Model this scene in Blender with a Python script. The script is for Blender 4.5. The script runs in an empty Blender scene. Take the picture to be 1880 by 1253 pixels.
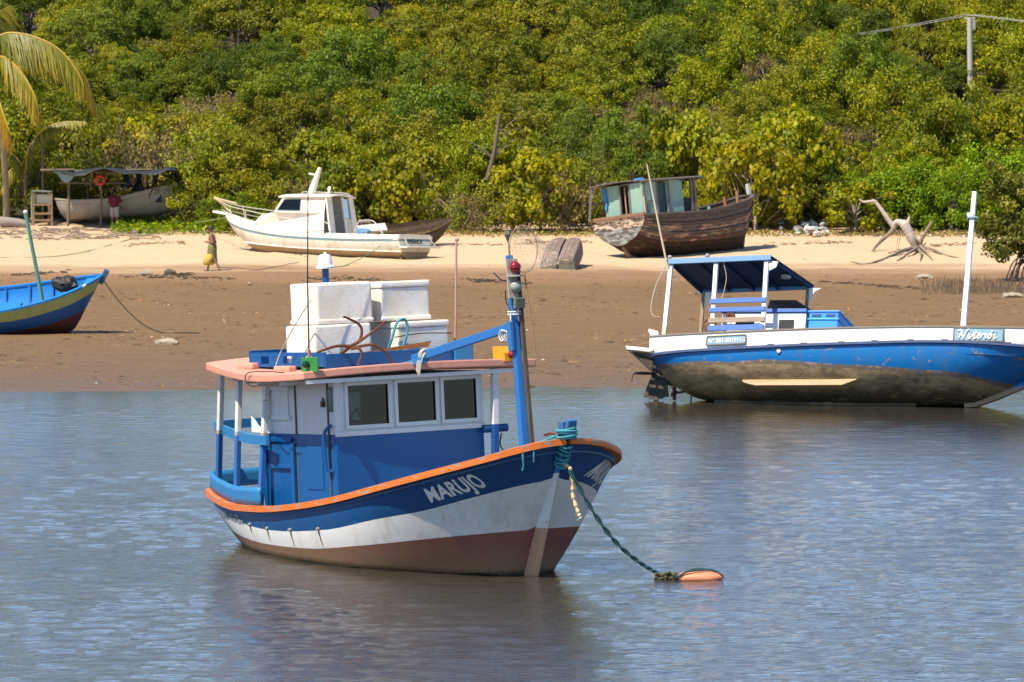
import bpy, bmesh, math, random
import numpy as np
from mathutils import Vector, Matrix, Euler

# ------------------------------------------------------------------ camera, sky, sun, exposure
SC = bpy.context.scene
F, H, YH, CX, CY = 10000.0, 7.5, 150.0, 940.0, 626.5      # focal length (px at 1880 wide), eye height, horizon row
PITCH = math.atan((CY - YH) / F)
cam_d = bpy.data.cameras.new('camera'); cam = bpy.data.objects.new('camera', cam_d)
SC.collection.objects.link(cam); SC.camera = cam
cam.location = (0, 0, H); cam.rotation_euler = (math.pi / 2 - PITCH, 0, 0)
cam_d.sensor_width = 36; cam_d.lens = F / 1880 * 36
cam_d.clip_start = 1; cam_d.clip_end = 3000
cam_d.dof.use_dof = True; cam_d.dof.focus_distance = 84; cam_d.dof.aperture_fstop = 8.0
SUN_EL, SUN_AZ = math.radians(55), math.radians(224)       # azimuth clockwise from +Y
sun_dir = Vector((math.sin(SUN_AZ) * math.cos(SUN_EL), math.cos(SUN_AZ) * math.cos(SUN_EL), math.sin(SUN_EL)))
world = bpy.data.worlds.new('World'); SC.world = world; world.use_nodes = True
wn = world.node_tree.nodes; wl = world.node_tree.links
sky = wn.new('ShaderNodeTexSky'); sky.sky_type = 'NISHITA'; sky.sun_disc = False
sky.sun_elevation = SUN_EL; sky.sun_rotation = SUN_AZ; sky.air_density = 0.65; sky.dust_density = 0.0; sky.ozone_density = 1.5
wl.new(sky.outputs[0], wn['Background'].inputs[0]); wn['Background'].inputs[1].default_value = 0.15
sd = bpy.data.lights.new('sun', 'SUN'); sd.energy = 5.0; sd.angle = math.radians(0.5); sd.color = (1.0, 0.90, 0.74)
so = bpy.data.objects.new('sun', sd); SC.collection.objects.link(so)
so.rotation_euler = sun_dir.to_track_quat('Z', 'Y').to_euler(); so.location = (-60, -60, 80)
SC.view_settings.view_transform = 'Standard'; SC.view_settings.look = 'None'
SC.view_settings.exposure = 0.6; SC.view_settings.gamma = 1.0
SC.render.engine = 'CYCLES'
SC.cycles.max_bounces = 5; SC.cycles.diffuse_bounces = 2; SC.cycles.glossy_bounces = 3
SC.cycles.transparent_max_bounces = 8; SC.cycles.transmission_bounces = 3
SC.cycles.use_adaptive_sampling = True; SC.cycles.adaptive_threshold = 0.02; SC.cycles.use_denoising = True; SC.cycles.caustics_reflective = False; SC.cycles.caustics_refractive = False

# ------------------------------------------------------------------ helpers
COL = SC.collection
rnd = random.Random(7)

def ground_at(px, py, z=0.0):
    d = Vector(((px - CX) / F, 0, -(py - CY) / F))
    d = Vector((d.x, math.cos(PITCH) + d.z * math.sin(PITCH), -math.sin(PITCH) + d.z * math.cos(PITCH)))
    t = (z - H) / d.z
    return Vector((0, 0, H)) + d * t

def at_depth(px, py, Y):
    dz = -(py - CY) / F
    d = Vector(((px - CX) / F, math.cos(PITCH) + dz * math.sin(PITCH), -math.sin(PITCH) + dz * math.cos(PITCH)))
    return Vector((0, 0, H)) + d * (Y / d.y)

def on_ground(px, py, y0=120.0, y1=330.0):
    """where the line of sight through a pixel meets the terrain"""
    a, b = at_depth(px, py, y0), at_depth(px, py, y1); lo_, hi_ = 0.0, 1.0
    for _ in range(16):
        m = (lo_ + hi_) / 2; p = a.lerp(b, m)
        if p.z <= gz(p.x, p.y): hi_ = m
        else: lo_ = m
    p = a.lerp(b, hi_); p.z = gz(p.x, p.y); return p

def pchip(xs, ys):
    xs = np.array(xs, float); ys = np.array(ys, float)
    if xs[0] > xs[-1]: xs, ys = xs[::-1], ys[::-1]
    h = np.diff(xs); dl = np.diff(ys) / h; m = np.zeros_like(ys)
    for i in range(1, len(xs) - 1):
        if dl[i - 1] * dl[i] > 0:
            w1 = 2 * h[i] + h[i - 1]; w2 = h[i] + 2 * h[i - 1]
            m[i] = (w1 + w2) / (w1 / dl[i - 1] + w2 / dl[i])
    m[0], m[-1] = dl[0], dl[-1]
    def f(x):
        x = min(max(x, xs[0]), xs[-1]); i = min(max(int(np.searchsorted(xs, x)) - 1, 0), len(h) - 1)
        t = (x - xs[i]) / h[i]
        return float((1 + 2 * t) * (1 - t) ** 2 * ys[i] + t * (1 - t) ** 2 * h[i] * m[i] + t * t * (3 - 2 * t) * ys[i + 1] + t * t * (t - 1) * h[i] * m[i + 1])
    return f

def smooth_path(pts, n=6):
    """Catmull-Rom through the points."""
    P = [Vector(p) for p in pts]; P = [P[0] * 2 - P[1]] + P + [P[-1] * 2 - P[-2]]; out = []
    for i in range(1, len(P) - 2):
        a, b, c, d = P[i - 1:i + 3]
        for k in range(n):
            t = k / n
            out.append(0.5 * ((2 * b) + (c - a) * t + (2 * a - 5 * b + 4 * c - d) * t * t + (3 * b - a - 3 * c + d) * t ** 3))
    return out + [P[-2]]

class MB:
    """collects shapes, builds ONE mesh object"""
    def __init__(s): s.v = []; s.f = []
    def add(s, vs, fs):
        o = len(s.v); s.v += [tuple(v) for v in vs]; s.f += [tuple(i + o for i in f) for f in fs]; return s
    def box(s, c, d, R=None):
        c = Vector(c); x, y, z = d[0] / 2, d[1] / 2, d[2] / 2
        vs = [Vector(p) for p in ((-x, -y, -z), (x, -y, -z), (x, y, -z), (-x, y, -z), (-x, -y, z), (x, -y, z), (x, y, z), (-x, y, z))]
        if R is not None: vs = [R @ v for v in vs]
        return s.add([v + c for v in vs], [(0, 3, 2, 1), (4, 5, 6, 7), (0, 1, 5, 4), (1, 2, 6, 5), (2, 3, 7, 6), (3, 0, 4, 7)])
    def box2(s, a, b):
        return s.box([(a[i] + b[i]) / 2 for i in range(3)], [abs(a[i] - b[i]) for i in range(3)])
    def beam(s, a, b, w, h, up=(0, 0, 1)):
        a = Vector(a); b = Vector(b); t = (b - a).normalized(); u = Vector(up); sd_ = t.cross(u)
        if sd_.length < 1e-4: sd_ = t.cross(Vector((1, 0, 0)))
        sd_.normalize(); u = sd_.cross(t)
        vs = []
        for p in (a, b):
            for i, j in ((-1, -1), (1, -1), (1, 1), (-1, 1)): vs.append(p + sd_ * (i * w / 2) + u * (j * h / 2))
        return s.add(vs, [(0, 1, 2, 3), (7, 6, 5, 4), (0, 4, 5, 1), (1, 5, 6, 2), (2, 6, 7, 3), (3, 7, 4, 0)])
    def sweep(s, pts, prof, up=(0, 0, 1), closed=False, scale=None):
        """rectangle-ish profile [(side, up)] swept along pts"""
        P = [Vector(p) for p in pts]; n = len(P); k = len(prof); vs = []; fs = []
        for i, p in enumerate(P):
            t = (P[(i + 1) % n] - P[i - 1]) if closed else (P[min(i + 1, n - 1)] - P[max(i - 1, 0)])
            t.normalize(); sd_ = t.cross(Vector(up)); sd_.normalize(); u = sd_.cross(t)
            q = 1 if scale is None else scale[i]
            for a, b in prof: vs.append(p + sd_ * a * q + u * b * q)
        m = n if closed else n - 1
        for i in range(m):
            for j in range(k):
                a = i * k + j; b = i * k + (j + 1) % k; c = ((i + 1) % n) * k + (j + 1) % k; d = ((i + 1) % n) * k + j
                fs.append((a, d, c, b))
        if not closed: fs += [tuple(range(k)), tuple((n - 1) * k + j for j in reversed(range(k)))]
        return s.add(vs, fs)
    def tube(s, pts, r, n=8, caps=True):
        P = [Vector(p) for p in pts]; m = len(P); R = r if isinstance(r, (list, tuple)) else [r] * m
        vs = []; fs = []; ref = None
        for i, p in enumerate(P):
            t = P[min(i + 1, m - 1)] - P[max(i - 1, 0)]
            t = t.normalized() if t.length > 1e-9 else Vector((0, 0, 1))
            if ref is None: ref = t.orthogonal().normalized()
            ref = (ref - t * ref.dot(t)).normalized() if (ref - t * ref.dot(t)).length > 1e-6 else t.orthogonal().normalized()
            b = t.cross(ref)
            for k in range(n):
                a = 2 * math.pi * k / n; vs.append(p + (ref * math.cos(a) + b * math.sin(a)) * R[i])
        for i in range(m - 1):
            for k in range(n):
                a = i * n + k; b = i * n + (k + 1) % n; fs.append((a, b, b + n, a + n))
        if caps: fs += [tuple(reversed(range(n))), tuple((m - 1) * n + k for k in range(n))]
        return s.add(vs, fs)
    def grid(s, rows, flip=False, closed=False):
        n = len(rows[0]); vs = [p for r in rows for p in r]; fs = []
        for i in range(len(rows) - 1):
            for j in range(n if closed else n - 1):
                a = i * n + j; b = i * n + (j + 1) % n
                fs.append((a, b, b + n, a + n) if not flip else (a, a + n, b + n, b))
        return s.add(vs, fs)
    def lathe(s, prof, c=(0, 0, 0), n=16, R=None):
        vs = []; fs = []; c = Vector(c)
        for r, z in prof:
            for k in range(n):
                a = 2 * math.pi * k / n; v = Vector((r * math.cos(a), r * math.sin(a), z))
                vs.append((R @ v if R is not None else v) + c)
        for i in range(len(prof) - 1):
            for k in range(n):
                a = i * n + k; b = i * n + (k + 1) % n; fs.append((a, b, b + n, a + n))
        fs += [tuple(reversed(range(n))), tuple((len(prof) - 1) * n + k for k in range(n))]
        return s.add(vs, fs)
    def ball(s, c, r, n=10, m=7):
        c = Vector(c); r = r if isinstance(r, (list, tuple)) else (r, r, r); prof = []
        rows = []
        for i in range(m + 1):
            a = math.pi * i / m - math.pi / 2
            rows.append([c + Vector((r[0] * math.cos(a) * math.cos(2 * math.pi * k / n), r[1] * math.cos(a) * math.sin(2 * math.pi * k / n), r[2] * math.sin(a))) for k in range(n)])
        return s.grid(rows, closed=True)
    def torus(s, c, R_, r, n=24, m=8, rot=None):
        c = Vector(c); rows = []
        for i in range(n + 1):
            a = 2 * math.pi * i / n; row = []
            for j in range(m):
                b = 2 * math.pi * j / m; v = Vector(((R_ + r * math.cos(b)) * math.cos(a), (R_ + r * math.cos(b)) * math.sin(a), r * math.sin(b)))
                row.append((rot @ v if rot is not None else v) + c)
            rows.append(row)
        return s.grid(rows, closed=True, flip=True)
    def poly(s, pts2, fn, t0, t1):
        """2-D outline extruded: fn(a, b, t) -> point"""
        n = len(pts2); vs = [fn(a, b, t0) for a, b in pts2] + [fn(a, b, t1) for a, b in pts2]
        fs = [tuple(reversed(range(n))), tuple(range(n, 2 * n))] + [(i, (i + 1) % n, (i + 1) % n + n, i + n) for i in range(n)]
        return s.add(vs, fs)
    def build(s, name, mat, parent=None, smooth=None, bevel=0, solid=0, jitter=0, fixn=True, base=None):
        me = bpy.data.meshes.new(name); 
        vs = s.v if base is None else [(v[0] - base[0], v[1] - base[1], v[2] - base[2]) for v in s.v]
        if jitter: vs = [(v[0] + rnd.uniform(-jitter, jitter), v[1] + rnd.uniform(-jitter, jitter), v[2] + rnd.uniform(-jitter, jitter)) for v in vs]
        me.from_pydata(vs, [], s.f)
        bm = bmesh.new(); bm.from_mesh(me)
        bmesh.ops.remove_doubles(bm, verts=bm.verts, dist=1e-5)
        if fixn: bmesh.ops.recalc_face_normals(bm, faces=bm.faces)
        if bevel:
            es = [e for e in bm.edges if len(e.link_faces) == 2 and e.calc_face_angle(0) > 0.6]
            bmesh.ops.bevel(bm, geom=es, offset=bevel, segments=2, profile=0.6, affect='EDGES', clamp_overlap=True)
        bm.to_mesh(me); bm.free()
        if smooth:
            me.polygons.foreach_set('use_smooth', [True] * len(me.polygons)); me.set_sharp_from_angle(angle=math.radians(smooth))
        o = bpy.data.objects.new(name, me); COL.objects.link(o)
        if mat: me.materials.append(mat)
        if parent: o.parent = parent
        if base is not None: o.location = base
        if solid:
            md = o.modifiers.new('solid', 'SOLIDIFY'); md.thickness = solid; md.offset = 0
        return o

def tag(o, label=None, cat=None, group=None, kind=None):
    if label: o['label'] = label
    if cat: o['category'] = cat
    if group: o['group'] = group
    if kind: o['kind'] = kind
    return o

def thing(name, label, cat, loc=(0, 0, 0), rot=(0, 0, 0), group=None):
    o = bpy.data.objects.new(name, None); COL.objects.link(o); o.empty_display_size = .2
    o.location = loc; o.rotation_euler = rot
    return tag(o, label, cat, group)

def mat_of(o):
    return Matrix.LocRotScale(o.location, o.rotation_euler.to_quaternion(), o.scale)

def put(o, boat, local, rot=(0, 0, 0)):
    """place a separate thing by coordinates in a boat's frame"""
    M = mat_of(boat) @ Matrix.LocRotScale(Vector(local), Euler(rot).to_quaternion(), Vector((1, 1, 1)))
    o.location = M.translation; o.rotation_euler = M.to_euler(); return o

def copy_tree(o, parent=None):
    c = o.copy(); COL.objects.link(c); c.parent = parent
    for ch in o.children: copy_tree(ch, c)
    return c

# ------------------------------------------------------------------ materials
MATS = {}
class N:
    def __init__(s, name):
        s.m = bpy.data.materials.new(name); s.m.use_nodes = True; s.t = s.m.node_tree; s.b = s.t.nodes['Principled BSDF']; s.out = s.t.nodes['Material Output']
        s.tc = s.t.nodes.new('ShaderNodeTexCoord')
    def n(s, k): return s.t.nodes.new(k)
    def l(s, a, b): s.t.links.new(a, b)
    def map(s, sc=(1, 1, 1), src='Object', rot=(0, 0, 0)):
        m = s.n('ShaderNodeMapping'); m.inputs['Scale'].default_value = sc; m.inputs['Rotation'].default_value = rot
        s.l(s.tc.outputs[src], m.inputs[0]); return m.outputs[0]
    def pos(s, sc=(1, 1, 1)):
        g = s.n('ShaderNodeNewGeometry'); m = s.n('ShaderNodeMapping'); m.inputs['Scale'].default_value = sc; s.l(g.outputs['Position'], m.inputs[0]); return m.outputs[0]
    def noise(s, vec, scale, detail=4, rough=.55, dist=0):
        t = s.n('ShaderNodeTexNoise'); t.inputs['Scale'].default_value = scale; t.inputs['Detail'].default_value = detail
        t.inputs['Roughness'].default_value = rough; t.inputs['Distortion'].default_value = dist
        if vec is not None: s.l(vec, t.inputs['Vector'])
        return t.outputs['Fac']
    def ramp(s, fac, stops, interp='LINEAR'):
        r = s.n('ShaderNodeValToRGB'); r.color_ramp.interpolation = interp; e = r.color_ramp.elements
        while len(e) < len(stops): e.new(0.5)
        for el, (p, c) in zip(e, stops):
            el.position = p; el.color = (c, c, c, 1) if isinstance(c, (int, float)) else (*c, 1)
        s.l(fac, r.inputs[0]); return r.outputs[0]
    def mix(s, fac, a, b, mode='MIX'):
        m = s.n('ShaderNodeMix'); m.data_type = 'RGBA'; m.blend_type = mode
        for inp, val in ((m.inputs[0], fac), (m.inputs[6], a), (m.inputs[7], b)):
            if isinstance(val, (int, float)): inp.default_value = val
            elif isinstance(val, tuple): inp.default_value = (*val, 1)
            else: s.l(val, inp)
        return m.outputs[2]
    def math(s, op, a, b=None, c=None, clamp=False):
        m = s.n('ShaderNodeMath'); m.operation = op; m.use_clamp = clamp
        for i, val in enumerate((a, b, c)):
            if val is None: continue
            if isinstance(val, (int, float)): m.inputs[i].default_value = val
            else: s.l(val, m.inputs[i])
        return m.outputs[0]
    def bump(s, h, strength=.3, dist=.01):
        b = s.n('ShaderNodeBump'); b.inputs['Strength'].default_value = strength; b.inputs['Distance'].default_value = dist
        s.l(h, b.inputs['Height']); s.l(b.outputs[0], s.b.inputs['Normal']); return b
    def set(s, col=None, rough=None, spec=None, metal=None):
        for k, val in (('Base Color', col), ('Roughness', rough), ('Specular IOR Level', spec), ('Metallic', metal)):
            if val is None: continue
            if isinstance(val, tuple): s.b.inputs[k].default_value = (*val, 1)
            elif isinstance(val, (int, float)): s.b.inputs[k].default_value = val
            else: s.l(val, s.b.inputs[k])
        return s.m

def paint(name, col, rough=.5, chip=None, amt=.0, cs=5, dirt=(.10, .06, .03), dirt_amt=.25, streak=3.0, bump=.15, spec=.4, var=.18, seam=0):
    """weathered paint: patchy tone, chips showing what is under it, vertical dirt runs"""
    if name in MATS: return MATS[name]
    k = N(name); v = k.map()
    big = k.noise(v, 1.3, 3); fine = k.noise(v, 22, 5, .65)
    c = k.mix(k.math('MULTIPLY', big, var * 1.6), col, tuple(x * .62 for x in col))
    c = k.mix(k.math('MULTIPLY', fine, var * .8), c, tuple(min(1, x * 1.25 + .01) for x in col))
    if dirt_amt:
        sv = k.map((streak * 2.2, streak * 2.2, streak * .22)); st = k.noise(sv, 1.0, 5, .6)
        c = k.mix(k.math('MULTIPLY', k.ramp(st, [(.5, 0), (.78, 1)]), dirt_amt), c, dirt)
    if chip:
        cv = k.map((1, 1, 2.2)); cm = k.noise(cv, cs, 9, .72)
        lo = .72 - amt * .4
        mk = k.ramp(cm, [(lo, 0), (lo + .03, 1)]); c = k.mix(mk, c, chip)
    k.bump(k.math('ADD', fine, k.math('MULTIPLY', big, .8)), bump, .006)
    k.set(c, k.ramp(fine, [(0, max(.05, rough - .12)), (1, min(1, rough + .15))]), spec)
    MATS[name] = k.m; return k.m

def plain(name, col, rough=.6, metal=0, var=.25, scale=14, bump=.2, spec=.4):
    if name in MATS: return MATS[name]
    k = N(name); v = k.map(); f = k.noise(v, scale, 5, .6); g = k.noise(v, scale * .12, 2)
    c = k.mix(k.math('MULTIPLY', f, var * 1.5), col, tuple(x * .5 for x in col))
    c = k.mix(k.math('MULTIPLY', g, var), c, tuple(min(1, x * 1.4) for x in col))
    k.bump(f, bump, .006); k.set(c, rough, spec, metal); MATS[name] = k.m; return k.m

def wood(name, a, b, rough=.8, scale=1, axis=0):
    if name in MATS: return MATS[name]
    k = N(name); sc = [14 * scale] * 3; sc[axis] = 1.1 * scale; v = k.map(tuple(sc)); f = k.noise(v, 1.5, 7, .65, .4); g = k.noise(k.map(), 1.7, 3)
    c = k.mix(k.ramp(f, [(.3, 0), (.7, 1)]), a, b); c = k.mix(k.math('MULTIPLY', g, .4), c, tuple(x * .45 for x in a))
    k.bump(f, .5, .01); k.set(c, rough, .2); MATS[name] = k.m; return k.m

def banded(name, stops, rough=.5, dirt=(.1, .07, .04), dirt_amt=.2, chip=None, amt=.3):
    """paint whose colour changes at heights of the thing itself: stops = [(z, colour)...] from below"""
    if name in MATS: return MATS[name]
    k = N(name); sep = k.n('ShaderNodeSeparateXYZ'); k.l(k.tc.outputs['Object'], sep.inputs[0]); c = stops[0][1]
    for z, col in stops[1:]: c = k.mix(k.math('GREATER_THAN', sep.outputs[2], z), c, col)
    f = k.noise(k.map(), 9, 6, .65); c = k.mix(k.math('MULTIPLY', k.ramp(f, [(.45, 0), (.75, 1)]), dirt_amt), c, dirt)
    if chip: c = k.mix(k.ramp(k.noise(k.map((1, 1, 1.5)), 7, 9, .72), [(.72 - amt * .4, 0), (.75 - amt * .4, 1)]), c, chip)
    k.bump(f, .2, .006); k.set(c, rough, .4); MATS[name] = k.m; return k.m

def glass(name, tint=(.75, .85, .85), gloss=.16):
    if name in MATS: return MATS[name]
    k = N(name); tr = k.n('ShaderNodeBsdfTransparent'); tr.inputs[0].default_value = (*tint, 1)
    gl = k.n('ShaderNodeBsdfGlossy'); gl.inputs['Roughness'].default_value = .04
    mx = k.n('ShaderNodeMixShader'); fr = k.n('ShaderNodeFresnel'); fr.inputs[0].default_value = 1.5
    k.l(k.math('MULTIPLY', fr.outputs[0], gloss, clamp=True), mx.inputs[0]); k.l(tr.outputs[0], mx.inputs[1]); k.l(gl.outputs[0], mx.inputs[2]); k.l(mx.outputs[0], k.out.inputs[0])
    MATS[name] = k.m; return k.m

def glyphs(text, size, fn, name, mat, parent, bold=0.0, shear=0.0, space=1.0, depth=.004):
    """flat lettering; fn(u, v, w) puts it on a surface"""
    cu = bpy.data.curves.new('lettering', 'FONT'); cu.body = text; cu.size = size; cu.offset = bold; cu.shear = shear; cu.space_character = space
    cu.resolution_u = 3; cu.extrude = depth / 2
    to = bpy.data.objects.new('lettering', cu); COL.objects.link(to)
    dg = bpy.context.evaluated_depsgraph_get(); me = bpy.data.meshes.new_from_object(to.evaluated_get(dg))
    bpy.data.objects.remove(to); bpy.data.curves.remove(cu)
    bm = bmesh.new(); bm.from_mesh(me); bmesh.ops.triangulate(bm, faces=bm.faces)
    for _ in range(2):
        es = [e for e in bm.edges if e.calc_length() > size * .22]
        if es: bmesh.ops.subdivide_edges(bm, edges=es, cuts=1)
        bmesh.ops.triangulate(bm, faces=bm.faces)
    for v in bm.verts: v.co = Vector(fn(v.co.x, v.co.y, v.co.z))
    bm.to_mesh(me); bm.free(); me.name = name; me.materials.clear(); me.materials.append(mat)
    o = bpy.data.objects.new(name, me); COL.objects.link(o); o.parent = parent; return o

# ------------------------------------------------------------------ the setting: ground, water
_gp = pchip([-400, 60, 110, 126, 132.6, 140, 170, 200, 210, 218, 226, 234, 240, 248, 258, 272, 290, 315, 360, 500, 1600],
            [-6, -4, -1.3, -.16, 0.0, .035, .08, .13, .19, .33, .50, .70, .88, 1.35, 3.0, 5.4, 8.4, 12.3, 17, 22, 24])
def gz(x, y):
    ys = y - 0.11 * (x + 4)  if y < 150 else y - 0.11 * (x + 4) * max(0, 1 - (y - 150) / 40)
    z = _gp(ys)
    k = min(1, max(0, (y - 128) / 20))
    z += k * (.012 * math.sin(x * .9 + y * .23) + .010 * math.sin(x * .37 - y * .41 + 2) + .008 * math.sin(x * 2.1 + y * .77))
    if y > 205: z += .05 * min(1, (y - 205) / 12) * (math.sin(x * .55 + 1.3) + math.sin(x * .23 + y * .19))
    if 205 < y < 246: z += min(1, (y - 205) / 8) * (.016 * math.sin(x * 4.1 + 1.9 * math.sin(y * 1.3)) * math.sin(y * 2.9 + 1.2 * math.sin(x * 1.1)) + .014 * math.sin(x * 2.3 - y * 1.7) + .012 * math.sin(x * 7.3 + y * 5.1) * math.sin(y * 3.7 - x * 2.2))
    return z

gy = list(np.linspace(40, 126, 12)) + list(np.arange(127, 205, .8)) + list(np.arange(205.5, 246, .35)) + list(np.arange(246, 250, .8)) + list(np.arange(250, 330, 3)) + list(np.linspace(335, 1500, 14))
gx = list(np.linspace(-700, -46, 9)) + list(np.arange(-44, -25, .8)) + list(np.arange(-25, 25, .3)) + list(np.arange(25, 44.1, .8)) + list(np.linspace(46, 700, 9))
g = MB(); g.grid([[(x, y, gz(x, y)) for x in gx] for y in gy])
k = N('shore'); P = k.pos()
sp = k.n('ShaderNodeSeparateXYZ'); k.l(P, sp.inputs[0])
n_big = k.noise(k.pos((.10, .35, 1)), 1.0, 5, .6); n_mid = k.noise(k.pos((.6, 1.2, 1)), 1.0, 5, .6); n_fine = k.noise(P, 9, 6, .7); n_str = k.noise(k.pos((.16, 1.6, 1)), 1.0, 4, .6)
yy = k.math('ADD', sp.outputs[1], k.math('MULTIPLY', k.math('SUBTRACT', n_big, .5), 16))
yy = k.math('ADD', yy, k.math('MULTIPLY', k.math('SUBTRACT', n_mid, .5), 4))
mud = k.mix(n_str, (.160, .090, .032), (.235, .137, .054)); mud = k.mix(k.ramp(n_mid, [(.35, 0), (.75, .75)]), mud, (.118, .066, .025))
mud = k.mix(k.ramp(n_fine, [(.62, 0), (.72, .6)]), mud, (.06, .038, .024))
vor = k.n('ShaderNodeTexVoronoi'); vor.inputs['Scale'].default_value = 1.9; k.l(k.pos((1, .8, 1)), vor.inputs['Vector'])
leafy = k.math('MULTIPLY', k.math('LESS_THAN', vor.outputs['Distance'], .085), k.math('GREATER_THAN', n_mid, .5))
mud = k.mix(leafy, mud, (.40, .17, .05))
wetsand = k.mix(n_str, (.30, .165, .072), (.20, .115, .058))
sand = k.mix(n_mid, (.60, .44, .275), (.50, .35, .205)); sand = k.mix(k.ramp(n_fine, [(.55, 0), (.8, .5)]), sand, (.38, .25, .13))
soil = k.mix(n_fine, (.030, .024, .012), (.060, .045, .022))
c = k.mix(k.ramp(k.math('DIVIDE', k.math('SUBTRACT', yy, 196), 20, clamp=True), [(0, 0), (.45, 1)]), mud, wetsand)
c = k.mix(k.ramp(k.math('DIVIDE', k.math('SUBTRACT', yy, 208), 12, clamp=True), [(0, 0), (.8, 1)]), c, sand)
c = k.mix(k.ramp(k.math('DIVIDE', k.math('SUBTRACT', yy, 243), 8, clamp=True), [(0, 0), (.6, 1)]), c, soil)
wet = k.ramp(k.math('DIVIDE', k.math('SUBTRACT', yy, 130), 40, clamp=True), [(0, 1), (.14, .55), (.5, .25), (1, 0)])
c = k.mix(k.math('MULTIPLY', wet, .6), c, (.085, .050, .028))
k.set(c, k.ramp(wet, [(0, .92), (1, .28)]), .4)
h = k.math('ADD', k.math('MULTIPLY', n_mid, 1.0), k.math('MULTIPLY', n_fine, .45)); h = k.math('ADD', h, k.math('MULTIPLY', n_str, .8))
k.bump(h, .75, .11)
tag(g.build('beach', k.m, smooth=80, fixn=False), kind='structure')

k = N('water'); P = k.pos()
n2 = k.noise(k.pos((4.6, 7.5, 1)), 1.0, 4, .62, .4); n3 = k.noise(k.pos((.10, .22, 1)), 1.0, 3, .5)
sp = k.n('ShaderNodeSeparateXYZ'); k.l(P, sp.inputs[0]); lull = k.ramp(k.math('DIVIDE', k.math('SUBTRACT', sp.outputs[1], 90), 42, clamp=True), [(0, 1), (1, .16)])
bp = k.bump(k.math('MULTIPLY', n2, lull), 1.0, .024)
col = k.mix(n3, (.048, .040, .028), (.034, .033, .028))
k.set(col, .05, .5); k.b.inputs['IOR'].default_value = 1.33
# ripples as real relief: a sum of short wind waves, calmer in patches and towards the shore
WY = np.arange(62, 142, .085); WX = np.linspace(-1, 1, 270); yg = np.repeat(WY[:, None], 270, 1); xg = WX[None, :] * (yg * .0985 + 5.0); zg_ = np.zeros_like(xg); wr = np.random.RandomState(3)
for i in range(46):
    lam = .26 * (5.5 ** wr.uniform(0, 1)); th_ = wr.normal(0, .5) + (.3 if i % 3 else -.4); kk = 2 * np.pi / lam; A_ = .0155 * lam / (2 * np.pi) * wr.uniform(.6, 1.25)
    ph = kk * (xg * math.sin(th_) + yg * math.cos(th_)) + wr.uniform(0, 6.28); loc = .6 + .4 * np.sin(xg * wr.uniform(-.9, .9) + yg * wr.uniform(-.5, .5) + wr.uniform(0, 6.28)); zg_ += A_ * loc * np.sin(ph)
calm = np.clip(1.12 - np.clip((yg - 88) / 40, 0, 1) ** 1.2 * .90, 0, 2) * (.85 + .3 * np.sin(xg * .23 + yg * .11) * np.sin(yg * .35 + 1.7 + .2 * xg)); zg_ *= calm
nv_ = len(WY); vv_ = np.stack([xg, yg, zg_], -1).reshape(-1, 3); ii = np.arange((nv_ - 1) * 270).reshape(nv_ - 1, 270)[:, :-1].ravel(); qd = np.stack([ii, ii + 1, ii + 271, ii + 270], -1)
o0 = len(vv_); e = [(xg[0, 0], 62), (xg[0, -1], 62), (xg[-1, 0], WY[-1]), (xg[-1, -1], WY[-1])]
ex = [(-700, -300, 0), (700, -300, 0), (700, 62, 0), (-700, 62, 0), (e[0][0], 62, 0), (e[1][0], 62, 0), (-700, WY[-1], 0), (e[2][0], WY[-1], 0), (e[3][0], WY[-1], 0), (700, WY[-1], 0), (-700, 175, 0), (700, 175, 0)]
fx = [(0, 1, 2, 3), (3, 4, 7, 6), (5, 2, 9, 8), (6, 9, 11, 10)]
me = bpy.data.meshes.new('water'); me.from_pydata(np.vstack([vv_, np.array(ex, float)]).tolist(), [], qd.tolist() + [tuple(i + o0 for i in f) for f in fx]); me.polygons.foreach_set('use_smooth', [True] * len(me.polygons)); me.materials.append(k.m)
wo0 = bpy.data.objects.new('water', me); COL.objects.link(wo0); tag(wo0, kind='structure')

# ------------------------------------------------------------------ vegetation
rs = np.random.RandomState(11)
def unit(n):
    v = rs.normal(size=(n, 3)); return v / np.linalg.norm(v, axis=1)[:, None]

def leaf_arrays(c, nrm, size, aspect=.5, droop=0.0):
    """diamond leaves: centres, normals, lengths -> verts, quads"""
    n = len(c); a = unit(n); a[:, 2] -= droop; d = a - nrm * (a * nrm).sum(1)[:, None]; d /= np.linalg.norm(d, axis=1)[:, None] + 1e-9
    s = np.cross(nrm, d); L = size[:, None]
    v = np.empty((n, 4, 3)); v[:, 0] = c - d * L * .5; v[:, 1] = c + s * L * aspect * .5 + nrm * L * .10 - d * L * .04
    v[:, 2] = c + d * L * .5 - nrm * L * .10; v[:, 3] = c - s * L * aspect * .5 + nrm * L * .10 - d * L * .04
    return v.reshape(-1, 3)

def mesh_quads(name, v, tone, mat):
    n = len(v) // 4; me = bpy.data.meshes.new(name); me.vertices.add(len(v)); me.vertices.foreach_set('co', v.astype(np.float32).ravel())
    me.loops.add(4 * n); me.loops.foreach_set('vertex_index', np.arange(4 * n, dtype=np.int32))
    me.polygons.add(n); me.polygons.foreach_set('loop_start', np.arange(0, 4 * n, 4, dtype=np.int32))
    me.update(calc_edges=True); me.validate()
    at = me.attributes.new('tone', 'FLOAT', 'FACE'); at.data.foreach_set('value', tone.astype(np.float32)); me.materials.append(mat); return me

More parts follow.
